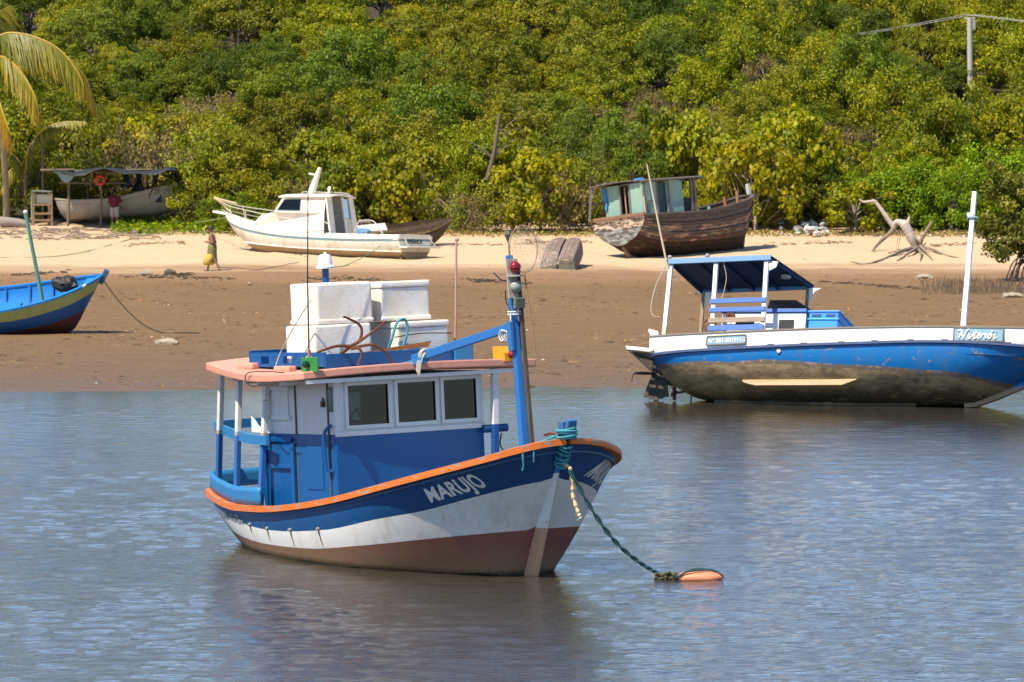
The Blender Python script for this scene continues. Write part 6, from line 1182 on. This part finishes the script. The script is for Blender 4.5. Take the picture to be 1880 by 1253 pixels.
# chair frame
cp = pg(77, 415); CH = thing('chair_frame', 'tall weathered wooden chair frame left of the shelter', 'chair', cp, (0, 0, .25)); CW_ = wood('chair_wood', (.36, .23, .14), (.22, .14, .09), axis=2)
for x, y_ in ((-.42, -.2), (.42, -.2), (-.38, .3), (.38, .3)): q = MB(); q.beam((x, y_, -.1), (x * .95, y_, 1.45), .09, .09); q.build('leg', CW_, CH, bevel=.01)
for z in (.25, .55, .95): q = MB(); q.beam((-.42, -.21, z), (.42, -.21, z), .10, .09); q.build('rung', CW_, CH, bevel=.01)
q = MB(); q.box((0, .05, .52), (.8, .5, .05)); q.build('seat', CW_, CH, bevel=.01); q = MB(); q.box((0, -.17, 1.22), (.72, .03, .40)); q.build('back_panel', plain('chair_net', (.20, .22, .18), .9), CH); q = MB(); q.tube(smooth_path([(-.48, -.2, .3), (-.48, -.2, 1.4), (-.35, -.2, 1.55), (.4, -.2, 1.52)], 4), .045, 7); q.build('curved_pipe', plain('pipe_grey_blue', (.20, .22, .20), .7), CH, smooth=50)
lg = pg(25, 418); q = MB(); q.tube(smooth_path([(-.6, 0, .22), (-.1, .05, .24), (.5, .1, .16), (.75, .12, .05)], 4), [.26 - .012 * i for i in range(13)], 9); o = q.build('fallen_log', plain('log_grey', (.28, .24, .20), .9, var=.4), smooth=50, jitter=.015); o.location = lg; tag(o, 'fat grey log lying by the palm trunk', 'log')
q = MB()
for i in range(90):
    p = pg(rnd.uniform(-10, 285), rnd.uniform(421, 441)); a = rnd.uniform(-.5, .5); L = rnd.uniform(.3, 1.1); z = gz(p.x, p.y) + .02; q.tube(smooth_path([(p.x, p.y, z), (p.x + L * .5 * math.cos(a), p.y + L * .5 * math.sin(a), z + rnd.uniform(.02, .12)), (p.x + L * math.cos(a), p.y + L * math.sin(a), z - .03)], 3), rnd.uniform(.012, .045), 5)
tag(q.build('bank_roots', plain('root_grey', (.25, .19, .14), .9, var=.5), smooth=60), 'tangle of exposed roots and sticks on the bank below the shelter', 'roots', kind='stuff')

# ------------------------------------------------------------------ people
SKIN = plain('skin_brown', (.26, .125, .07), .55, var=.15)
def body(parent, joints, mat, name='body'):
    """limbs as tapered tubes and masses, fused into one surface"""
    b = MB()
    for pts, rr in joints['tubes']:
        P_ = smooth_path(pts, 4); n = len(P_); xs_ = np.linspace(0, 1, len(rr)); R_ = [float(np.interp(i / (n - 1), xs_, rr)) for i in range(n)]; b.tube(P_, R_, 10)
        b.ball(P_[0], R_[0], 8, 6); b.ball(P_[-1], R_[-1], 8, 6)
    for c_, r_ in joints['balls']: b.ball(c_, r_, 12, 9)
    o = b.build(name, mat, parent); md = o.modifiers.new('fuse', 'REMESH'); md.mode = 'VOXEL'; md.voxel_size = .011; md.use_smooth_shade = True
    sm = o.modifiers.new('soft', 'SMOOTH'); sm.iterations = 3; sm.factor = .5; return o
def hand(wrist, d, up, curl=.6):
    """palm and five fingers as tubes"""
    w_ = Vector(wrist); d = Vector(d).normalized(); u = Vector(up).normalized(); s_ = d.cross(u); T = [([w_, w_ + d * .05], [.026, .034])]; B_ = [(w_ + d * .055, (.036, .036, .030))]
    for i, (o_, L) in enumerate(((-.032, .062), (-.011, .074), (.011, .070), (.031, .054))):
        a = w_ + d * .085 + s_ * o_; m_ = a + d * L * .55 - u * L * .2 * curl; T.append(([w_ + d * .05 + s_ * o_ * .8, a, m_, m_ + d * L * .3 - u * L * .6 * curl], [.013, .011, .010, .008]))
    a = w_ + d * .03 - s_ * .035; T.append(([w_ + d * .015 - s_ * .015, a, a + d * .035 - s_ * .012 - u * .015, a + d * .06 - u * .03], [.014, .013, .011, .009])); return T, B_
def person(name, label, loc, rz, joints, hands):
    o = thing(name, label, 'person', loc, (0, 0, rz))
    for h_ in hands: T, B_ = hand(*h_); joints['tubes'] += T; joints['balls'] += B_
    body(o, joints, SKIN); return o
# the walker faces local +x, which is turned to the left of the picture
J = {'tubes': [([(0, 0, .93), (.01, 0, 1.12), (.02, 0, 1.30), (.03, 0, 1.40)], [.125, .12, .15, .09]), ([(.03, 0, 1.38), (.06, 0, 1.50)], [.058, .052]), ([(.02, -.17, 1.38), (.02, .17, 1.38)], [.065, .065]),
   ([(.02, -.19, 1.37), (-.08, -.23, 1.12), (-.06, -.22, 1.09), (.14, -.16, 1.10)], [.052, .042, .040, .028]), ([(.02, .19, 1.37), (-.06, .24, 1.13), (-.04, .22, 1.10), (.17, .12, 1.14)], [.052, .042, .040, .028]),
   ([(0, -.09, .90), (.12, -.10, .50), (.12, -.10, .48), (.20, -.10, .09)], [.095, .062, .060, .036]), ([(0, .09, .90), (-.07, .10, .50), (-.08, .10, .48), (-.28, .10, .14)], [.095, .062, .060, .036]),
   ([(.18, -.10, .045), (.33, -.10, .025)], [.038, .028]), ([(-.30, .10, .10), (-.20, .10, .025)], [.038, .030]),],
  'balls': [((.065, 0, 1.60), (.088, .072, .112)), ((.15, 0, 1.585), (.018, .014, .022)), ((.06, -.075, 1.60), (.016, .010, .026)), ((.06, .075, 1.60), (.016, .010, .026)), ((.11, 0, 1.53), (.04, .04, .03)), ((0, -.06, .92), (.12, .10, .12)), ((0, .06, .92), (.12, .10, .12))]}
wp = gw(390, 498); PE = person('person', 'shirtless person in cap and olive wrap walking left along the wet sand', wp, math.radians(172), J, [((.14, -.16, 1.10), (1, .25, .05), (0, 0, 1)), ((.17, .12, 1.14), (1, -.3, .05), (0, 0, 1))])
def shell(parent, name, rows, mat, solid=.015): q = MB(); q.grid(rows, closed=True); return q.build(name, mat, parent, smooth=60, solid=solid)
def ring(c_, rx, ry, n=16, wob=0, ph=0): return [(c_[0] + rx * (1 + wob * math.sin(5 * a + ph)) * math.cos(a), c_[1] + ry * (1 + wob * math.sin(4 * a + ph)) * math.sin(a), c_[2]) for a in np.linspace(0, 2 * math.pi, n, endpoint=False)]
k = N('olive_print'); vv = k.n('ShaderNodeTexVoronoi'); vv.inputs['Scale'].default_value = 16; k.l(k.map(), vv.inputs['Vector']); k.set(k.mix(k.ramp(vv.outputs['Distance'], [(.25, 0), (.5, 1)]), (.09, .085, .03), (.19, .16, .06)), .85)
shell(PE, 'wrap', [ring((0, 0, 1.04), .15, .17), ring((0, 0, .92), .17, .20, wob=.03), ring((.01, 0, .70), .18, .19, wob=.05, ph=1), ring((.02, 0, .50), .19, .18, wob=.06, ph=2), ring((.02, 0, .36), .21, .18, wob=.08, ph=3)], k.m)
shell(PE, 'yellow_cloth', [ring((.05, 0, .66), .20, .20), ring((.10, -.02, .46), .22, .22, wob=.07), ring((.14, -.02, .30), .22, .20, wob=.1, ph=2), ring((.16, -.02, .24), .16, .14, wob=.1, ph=3)], plain('cloth_yellow', (.50, .34, .05), .85))
q = MB(); q.lathe([(.094, 0), (.098, .04), (.088, .085), (.05, .115), (.01, .125)], (.06, 0, 1.61), 16); q.add([(.12, -.07, 1.625), (.12, .07, 1.625), (.23, .05, 1.61), (.23, -.05, 1.61)], [(0, 1, 2, 3)]); q.build('cap', plain('cap_dark', (.03, .03, .045), .8), PE, smooth=50, solid=.008)
J2 = {'tubes': [([(0, 0, .95), (0, 0, 1.15), (.01, 0, 1.33), (.02, 0, 1.43)], [.13, .125, .15, .09]), ([(.02, 0, 1.42), (.06, 0, 1.53)], [.058, .052]), ([(.01, -.18, 1.41), (.01, .18, 1.41)], [.065, .065]),
   ([(.01, -.20, 1.40), (.02, -.26, 1.12), (.03, -.26, 1.10), (.20, -.22, .94)], [.052, .042, .040, .028]), ([(.01, .20, 1.40), (.02, .26, 1.12), (.03, .26, 1.10), (.20, .20, .94)], [.052, .042, .040, .028]),
   ([(0, -.10, .92), (.02, -.11, .50), (.02, -.11, .48), (-.02, -.12, .09)], [.098, .064, .062, .038]), ([(0, .10, .92), (.02, .11, .50), (.02, .11, .48), (-.02, .12, .09)], [.098, .064, .062, .038]), ([(-.03, -.12, .04), (.14, -.13, .025)], [.038, .028]), ([(-.03, .12, .04), (.14, .13, .025)], [.038, .028])],
  'balls': [((.07, 0, 1.63), (.088, .072, .112)), ((.155, 0, 1.61), (.018, .014, .022)), ((.065, -.075, 1.63), (.016, .010, .026)), ((.065, .075, 1.63), (.016, .010, .026)), ((0, -.06, .93), (.12, .10, .12)), ((0, .06, .93), (.12, .10, .12))]}
rp = pg(211, 419); PR2 = person('person', 'person in dark red shirt and pale shorts standing at the white hull', (rp.x, rp.y - .2, gz(rp.x, rp.y - .2)), math.radians(75), J2, [((.20, -.22, .94), (.6, 0, -.8), (.8, 0, .6)), ((.20, .20, .94), (.6, 0, -.8), (.8, 0, .6))])
SHM = plain('shirt_red', (.13, .012, .022), .85)
shell(PR2, 'shirt', [ring((.02, 0, 1.49), .075, .085), ring((.01, 0, 1.45), .12, .20), ring((0, 0, 1.33), .165, .215), ring((0, 0, 1.12), .15, .18, wob=.03), ring((0, 0, .94), .16, .19, wob=.04)], SHM)
for s_ in (-1, 1):
    q = MB(); q.tube([(.01, s_ * .17, 1.41), (.01, s_ * .23, 1.28), (.02, s_ * .255, 1.15)], [.085, .075, .068], 12, caps=False); q.build('sleeve', SHM, PR2, smooth=60)
    q = MB(); q.tube([(0, s_ * .08, .98), (.01, s_ * .105, .75), (.02, s_ * .11, .52)], [.135, .115, .10], 14, caps=False); q.build('shorts_leg', plain('shorts_pale', (.38, .32, .27), .85), PR2, smooth=60)
for pr, z in ((PE, 0), (PR2, 1)):
    q = MB(); q.ball((.05, 0, 1.655 if z else 1.63), (.092, .078, .09), 12, 8); q.build('hair', plain('hair_black', (.012, .010, .010), .6), pr, smooth=60)

# ------------------------------------------------------------------ driftwood
dp = gw(1686, 462); YD = dp.y; DR = thing('driftwood_stump', 'bleached uprooted tree stump with spreading roots and limbs on the sand', 'driftwood', dp)
def dq(px, py, d=0): return at_depth(px, py, YD + d) - dp
BLE = wood('bleached_wood', (.58, .51, .44), (.38, .32, .27), axis=2); BRN = wood('root_wood', (.34, .26, .19), (.22, .165, .12), axis=2)
def limb(nm, pts, rr, mt, n=9):
    P_ = smooth_path([dq(*p) for p in pts], 5); xs_ = np.linspace(0, 1, len(rr)); q = MB(); q.tube(P_, [float(np.interp(i / (len(P_) - 1), xs_, rr)) * (1 + .08 * math.sin(i * 2.7)) for i in range(len(P_))], n); return q.build(nm, mt, DR, smooth=60, jitter=.008)
def dg(px, py, up=.04): return on_ground(px, py) - dp + Vector((0, 0, up))
def limb2(nm, P0, rr, mt, n=8, jit=.012):
    P_ = smooth_path(P0, 4); xs_ = np.linspace(0, 1, len(rr)); q = MB(); q.tube(P_, [float(np.interp(i / (len(P_) - 1), xs_, rr)) * (1 + .14 * math.sin(i * 2.7) * rnd.random()) for i in range(len(P_))], n); return q.build(nm, mt, DR, smooth=45, jitter=jit)
limb('trunk', [(1684, 454, 0), (1675, 440, -.1), (1667, 424, -.1), (1660, 412, -.1), (1656, 408, 0)], [.17, .20, .21, .20, .10], BLE, 11); limb('broken_spike', [(1664, 414, -.1), (1668, 404, -.1), (1670, 397, -.1)], [.13, .07, .02], BLE); limb('broken_spike', [(1660, 412, -.1), (1648, 408, 0), (1641, 413, .1)], [.16, .13, .09], BLE)
limb('long_limb', [(1640, 416, .1), (1630, 402, .1), (1618, 385, .1), (1606, 369, .1)], [.11, .10, .085, .07], BLE); limb('limb_tip', [(1606, 369, .1), (1597, 370, .1), (1586, 371, .1), (1577, 366, .1)], [.06, .055, .05, .015], BLE); limb('limb_twig', [(1602, 370, .1), (1601, 363, .1)], [.025, .01], BLE, 5)
limb2('side_limb', [dq(1645, 413, .1), dq(1634, 428, 0), dq(1616, 444, -.1), dg(1601, 463)], [.12, .09, .075, .04], BRN); limb('upright_limb', [(1689, 446, -.1), (1699, 427, -.2), (1711, 407, -.3)], [.085, .07, .055], BRN)
R0 = dq(1687, 455)
for pts in ([(1655, 466), (1625, 476), (1590, 486), (1562, 482)], [(1668, 470), (1646, 481)], [(1712, 463), (1738, 470), (1760, 474)], [(1691, 470), (1689, 481)], [(1700, 468), (1712, 478)], [(1672, 463), (1650, 463), (1630, 466)]):
    limb2('root', [R0 + Vector((rnd.uniform(-.1, .1), 0, rnd.uniform(-.05, .15)))] + [dg(a, b_, .10 if i == 0 else .02) for i, (a, b_) in enumerate(pts)], [.085, .065, .04, .015], BRN, 6)
for a, b_ in ((1676, 436), (1695, 432), (1700, 446), (1680, 466), (1696, 464)): limb2('root', [R0, dq((1687 + a) / 2 + 2, (455 + b_) / 2, -.5), dq(a, b_, -.7)], [.06, .045, .015], BRN, 6)
for px in (1651, 1655): limb('hanging_root', [(px, 420, 0), (px - 3, 440, -.1), (px - 6, 458, -.1)], [.014, .012, .008], BRN, 5)

# ------------------------------------------------------------------ mangrove at the right, with prop roots and breathing roots
mp = gw(1868, 515); MGV = thing('mangrove', 'mangrove bush on arching prop roots at the right edge', 'mangrove', mp)
me, cc = crown_mesh('crown', 1.75, 1.75, 110, 80, .17, F_mang, low=-.75, spread=.36); o = bpy.data.objects.new('crown', me); COL.objects.link(o); o.parent = MGV; o.location = (.5, 0, 2.75); o.scale = (1, 1, 1.05)
me, cc = crown_mesh('crown', 1.1, .7, 50, 70, .17, F_mang, low=-.9, spread=.32); o = bpy.data.objects.new('crown', me); COL.objects.link(o); o.parent = MGV; o.location = (-.35, -.4, 1.55)
me, cc = crown_mesh('crown', 1.5, 1.3, 70, 70, .17, F_mang, low=-.8, spread=.36); o = bpy.data.objects.new('crown', me); COL.objects.link(o); o.parent = MGV; o.location = (1.4, .3, 1.9)
q = MB(); q.tube(smooth_path([(.4, 0, .7), (.45, 0, 1.8), (.4, 0, 3.0)], 4), [.12, .11, .1, .1, .09, .09, .08, .07, .05], 7); q.build('trunk', BARK, MGV, smooth=60)
for i in range(20):
    a = rnd.uniform(2.2, 6.6); R_ = rnd.uniform(.35, 1.0); h_ = rnd.uniform(.55, 1.15); q = MB(); q.tube(smooth_path([(.4, 0, h_), (.4 + R_ * .6 * math.cos(a), R_ * .6 * math.sin(a), h_ * .8), (.4 + R_ * math.cos(a), R_ * math.sin(a), -.1)], 4), rnd.uniform(.022, .035), 6); q.build('prop_root', plain('prop_root_brown', (.22, .14, .09), .9, var=.4), MGV, smooth=60)
q = MB()
for i in range(1500):
    px = rnd.uniform(1690, 1990); py = rnd.uniform(517, 541); 
    if px < 1730 and rnd.random() < .5: continue
    p = ground_at(px, py, .12); L = rnd.uniform(.08, .26); q.tube([(p.x, p.y, gz(p.x, p.y) - .02), (p.x + rnd.uniform(-.03, .03), p.y, gz(p.x, p.y) + L)], [.014, .005], 4, caps=False)
tag(q.build('breathing_roots', plain('pencil_roots', (.11, .080, .055), .9, var=.5)), 'dense patch of dark pencil roots standing in the mud by the mangrove', 'roots', kind='stuff')

# ------------------------------------------------------------------ utility pole with wires
up_ = at_depth(1783, 152, 272); up_.z = gz(up_.x, up_.y); pt = at_depth(1780, 33, 272)
UP = thing('utility_pole', 'grey concrete utility pole rising from the hillside wood', 'utility pole', up_)
q = MB(); q.tube([(0, 0, -.3), tuple(pt - up_)], [.17, .13], 12); q.build('pole', plain('concrete_grey', (.42, .39, .34), .85), UP, smooth=60)
tpz = pt - up_
q = MB(); q.beam((tpz.x - .28, 0, tpz.z - .02), (tpz.x + .28, 0, tpz.z - .02), .10, .08); q.build('cross_arm', MATS['concrete_grey'], UP, bevel=.01)
for dx in (-.22, .22): q = MB(); q.lathe([(.03, 0), (.05, .04), (.035, .08), (.05, .12), (.03, .16)], (tpz.x + dx, 0, tpz.z + .02), 10); q.build('insulator', plain('insulator_brown', (.20, .14, .10), .3), UP, smooth=50)
q = MB(); q.box((tpz.x + .22, -.05, tpz.z - .35), (.16, .14, .5)); q.build('pole_bracket', plain('bracket_grey', (.3, .28, .25), .7), UP, bevel=.02)
for i, dx in enumerate((-.22, .22)):
    a = Vector((pt.x + dx, pt.y, pt.z + .16)); l_ = at_depth(1180, 84 + 3 * i, 300); r_ = at_depth(2500, 50, 262)
    for e, side in ((l_, 'left'), (r_, 'right')):
        q = MB(); q.tube([a.lerp(e, t) + Vector((0, 0, -.55 * math.sin(math.pi * t))) for t in np.linspace(0, 1, 15)], .014, 5); tag(q.build('power_line', plain('wire_grey', (.42, .40, .36), .6), base=tuple(a)), '%s grey power line running from the pole to the %s' % (('nearer', 'farther')[i], side), 'wire', 'power lines on the pole')

# ------------------------------------------------------------------ rubbish, driftwood bits, clods, leaves
def scraps(name, label, n, px, py, size, cols, hmax):
    V_, F_, T_ = [], [], []; q = MB()
    for i in range(n):
        p = pg(rnd.gauss((px[0] + px[1]) / 2, (px[1] - px[0]) / 4.5), rnd.uniform(*py)); z = gz(p.x, p.y) + rnd.uniform(0, hmax); s_ = size * rnd.uniform(.4, 1.4)
        R_ = Euler((rnd.uniform(-.6, .6), rnd.uniform(-.6, .6), rnd.uniform(0, 6))).to_matrix(); o0 = len(q.v); q.ball((0, 0, 0), (s_, s_ * .7, s_ * .45), 7, 5)
        for j in range(o0, len(q.v)): v_ = R_ @ (Vector(q.v[j]) * rnd.uniform(.65, 1.25)); q.v[j] = (v_.x + p.x, v_.y + p.y, v_.z + z)
        T_ += [rnd.random()] * (len(q.f) - len(T_))
    me = bpy.data.meshes.new(name); me.from_pydata(q.v, [], q.f); at = me.attributes.new('tone', 'FLOAT', 'FACE'); at.data.foreach_set('value', T_)
    k = N(name); a_ = k.n('ShaderNodeAttribute'); a_.attribute_name = 'tone'; k.set(k.ramp(a_.outputs['Fac'], cols, 'CONSTANT'), .7); me.materials.append(k.m); o = bpy.data.objects.new(name, me); COL.objects.link(o); return tag(o, label, 'rubbish', kind='stuff')
scraps('rubbish_heap', 'heap of washed-up plastic rubbish at the edge of the bushes', 120, (1432, 1536), (417, 436), .15, [(0, (.62, .60, .57)), (.35, (.40, .38, .36)), (.5, (.55, .26, .14)), (.58, (.25, .36, .42)), (.68, (.72, .70, .66)), (.85, (.28, .20, .14)), (.94, (.15, .35, .30))], .38)
scraps('washed_up_litter', 'small scraps of litter and driftwood scattered along the bushes', 60, (1500, 1850), (428, 436), .10, [(0, (.60, .56, .5)), (.3, (.20, .14, .10)), (.7, (.35, .26, .18)), (.9, (.5, .3, .2))], .1)
for px, py, L, lab in ((306, 629, .66, 'weathered pale driftwood block on the mud below the blue boat'), (1698, 513, .62, 'short grey log lying left of the pencil roots'), (1860, 547, .72, 'pale flat log on the mud below the pencil roots'), (268, 507, .5, 'flat stone slab on the wet sand by the blue boat'), (312, 505, .45, 'dark curved stick lying on the wet sand near the person')):
    p = ground_at(px, py, .12); q = MB(); q.tube(smooth_path([(-L / 2, 0, .06), (0, .04, .08), (L / 2, 0, .05)], 4), [.06, .085, .095, .10, .10, .095, .09, .075, .05], 8); o = q.build('driftwood_piece', plain('driftwood_%d' % px, (.36, .30, .22) if px != 312 else (.10, .08, .06), .9, var=.4), smooth=40, jitter=.02); o.location = (p.x, p.y, gz(p.x, p.y)); o.rotation_euler = (0, 0, rnd.uniform(-.3, .3)); tag(o, lab, 'driftwood')
# mud clods: real relief on the flat, seen almost edge-on
def clods(name, label, n, y0, y1, cols, smin, smax, flat):
    Vv = np.empty((n, 7, 3)); ang = np.linspace(0, 2 * np.pi, 6, endpoint=False)
    yv = y0 + (y1 - y0) * rs.uniform(0, 1, n) ** 1.15; xv = rs.uniform(-1, 1, n) * (yv * .096 + 3.5); cl = np.sin(xv * .9 + yv * .31) + np.sin(xv * .37 - yv * .17 + 1) + np.sin(xv * 2.1 + yv * .9) + rs.normal(0, .9, n); s_ = np.clip(.55 + .22 * cl, .15, 1.2) * (smin + (smax - smin) * rs.uniform(0, 1, n) ** 3)
    zz = np.array([gz(a, b) for a, b in zip(xv, yv)])
    for j in range(6):
        r_ = s_ * rs.uniform(.6, 1.25, n); Vv[:, j, 0] = xv + r_ * np.cos(ang[j]) * 1.3; Vv[:, j, 1] = yv + r_ * np.sin(ang[j]); Vv[:, j, 2] = zz - .012
    Vv[:, 6, 0] = xv + s_ * rs.uniform(-.3, .3, n); Vv[:, 6, 1] = yv; Vv[:, 6, 2] = zz + s_ * flat * rs.uniform(.5, 1.3, n)
    base = np.arange(n)[:, None] * 7; F_ = np.concatenate([base + np.array([[j, (j + 1) % 6, 6]]) for j in range(6)], axis=0)
    me = bpy.data.meshes.new(name); me.from_pydata(Vv.reshape(-1, 3).tolist(), [], F_.tolist()); T_ = np.tile(rs.uniform(0, 1, n), 6); at = me.attributes.new('tone', 'FLOAT', 'FACE'); at.data.foreach_set('value', T_.astype(np.float32))
    k = N(name); a_ = k.n('ShaderNodeAttribute'); a_.attribute_name = 'tone'; k.set(k.ramp(a_.outputs['Fac'], cols), .85, .3); me.materials.append(k.m); o = bpy.data.objects.new(name, me); COL.objects.link(o); return tag(o, label, 'ground', kind='stuff')
clods('mud_clods', 'small lumps and worm casts covering the mud flat', 24000, 133.5, 207, [(0, (.060, .037, .018)), (.5, (.115, .072, .033)), (.93, (.165, .105, .05)), (1, (.22, .145, .075))], .035, .17, .27)
clods('fallen_leaves', 'orange leaf bits and shells scattered over the mud flat', 1300, 134, 209, [(0, (.40, .16, .05)), (.6, (.45, .24, .09)), (.85, (.55, .48, .38)), (1, (.6, .55, .48))], .025, .075, .5)
clods('sand_debris', 'twigs and dark bits strewn on the dry sand', 700, 207, 240, [(0, (.16, .10, .06)), (.6, (.34, .22, .12)), (1, (.55, .40, .25))], .02, .10, .5)

def wrack(name, label, lines, n, col):
    q = MB()
    for i in range(n):
        a, b = rnd.choice(lines); t = rnd.random(); p = on_ground(a[0] + (b[0] - a[0]) * t + rnd.gauss(0, 3), a[1] + (b[1] - a[1]) * t + rnd.gauss(0, 1.3)); L = rnd.uniform(.05, .35); an_ = rnd.uniform(-.7, .7); z = p.z
        q.tube([(p.x, p.y, z + .005), (p.x + L * .5 * math.cos(an_), p.y + L * .5 * math.sin(an_), z + rnd.uniform(.015, .06)), (p.x + L * math.cos(an_), p.y + L * math.sin(an_), z + .005)], rnd.uniform(.008, .028), 4)
    tag(q.build(name, plain(name + '_mat', col, .9, var=.6)), label, 'seaweed', kind='stuff')
wrack('tide_wrack', 'dark line of weed and twigs left by the tide between mud and sand', [((215, 509), (420, 512)), ((300, 506), (345, 505)), ((845, 514), (960, 521)), ((870, 518), (900, 516)), ((560, 512), (700, 515)), ((1500, 518), (1680, 530)), ((20, 507), (120, 500))], 330, (.075, .055, .034))
wrack('beach_twigs', 'dry twigs and stems strewn along the upper sand', [((830, 452), (1000, 447)), ((960, 443), (1080, 446)), ((1380, 450), (1560, 446)), ((1700, 452), (1800, 446)), ((230, 450), (330, 446)), ((440, 452), (560, 470))], 240, (.20, .13, .075))
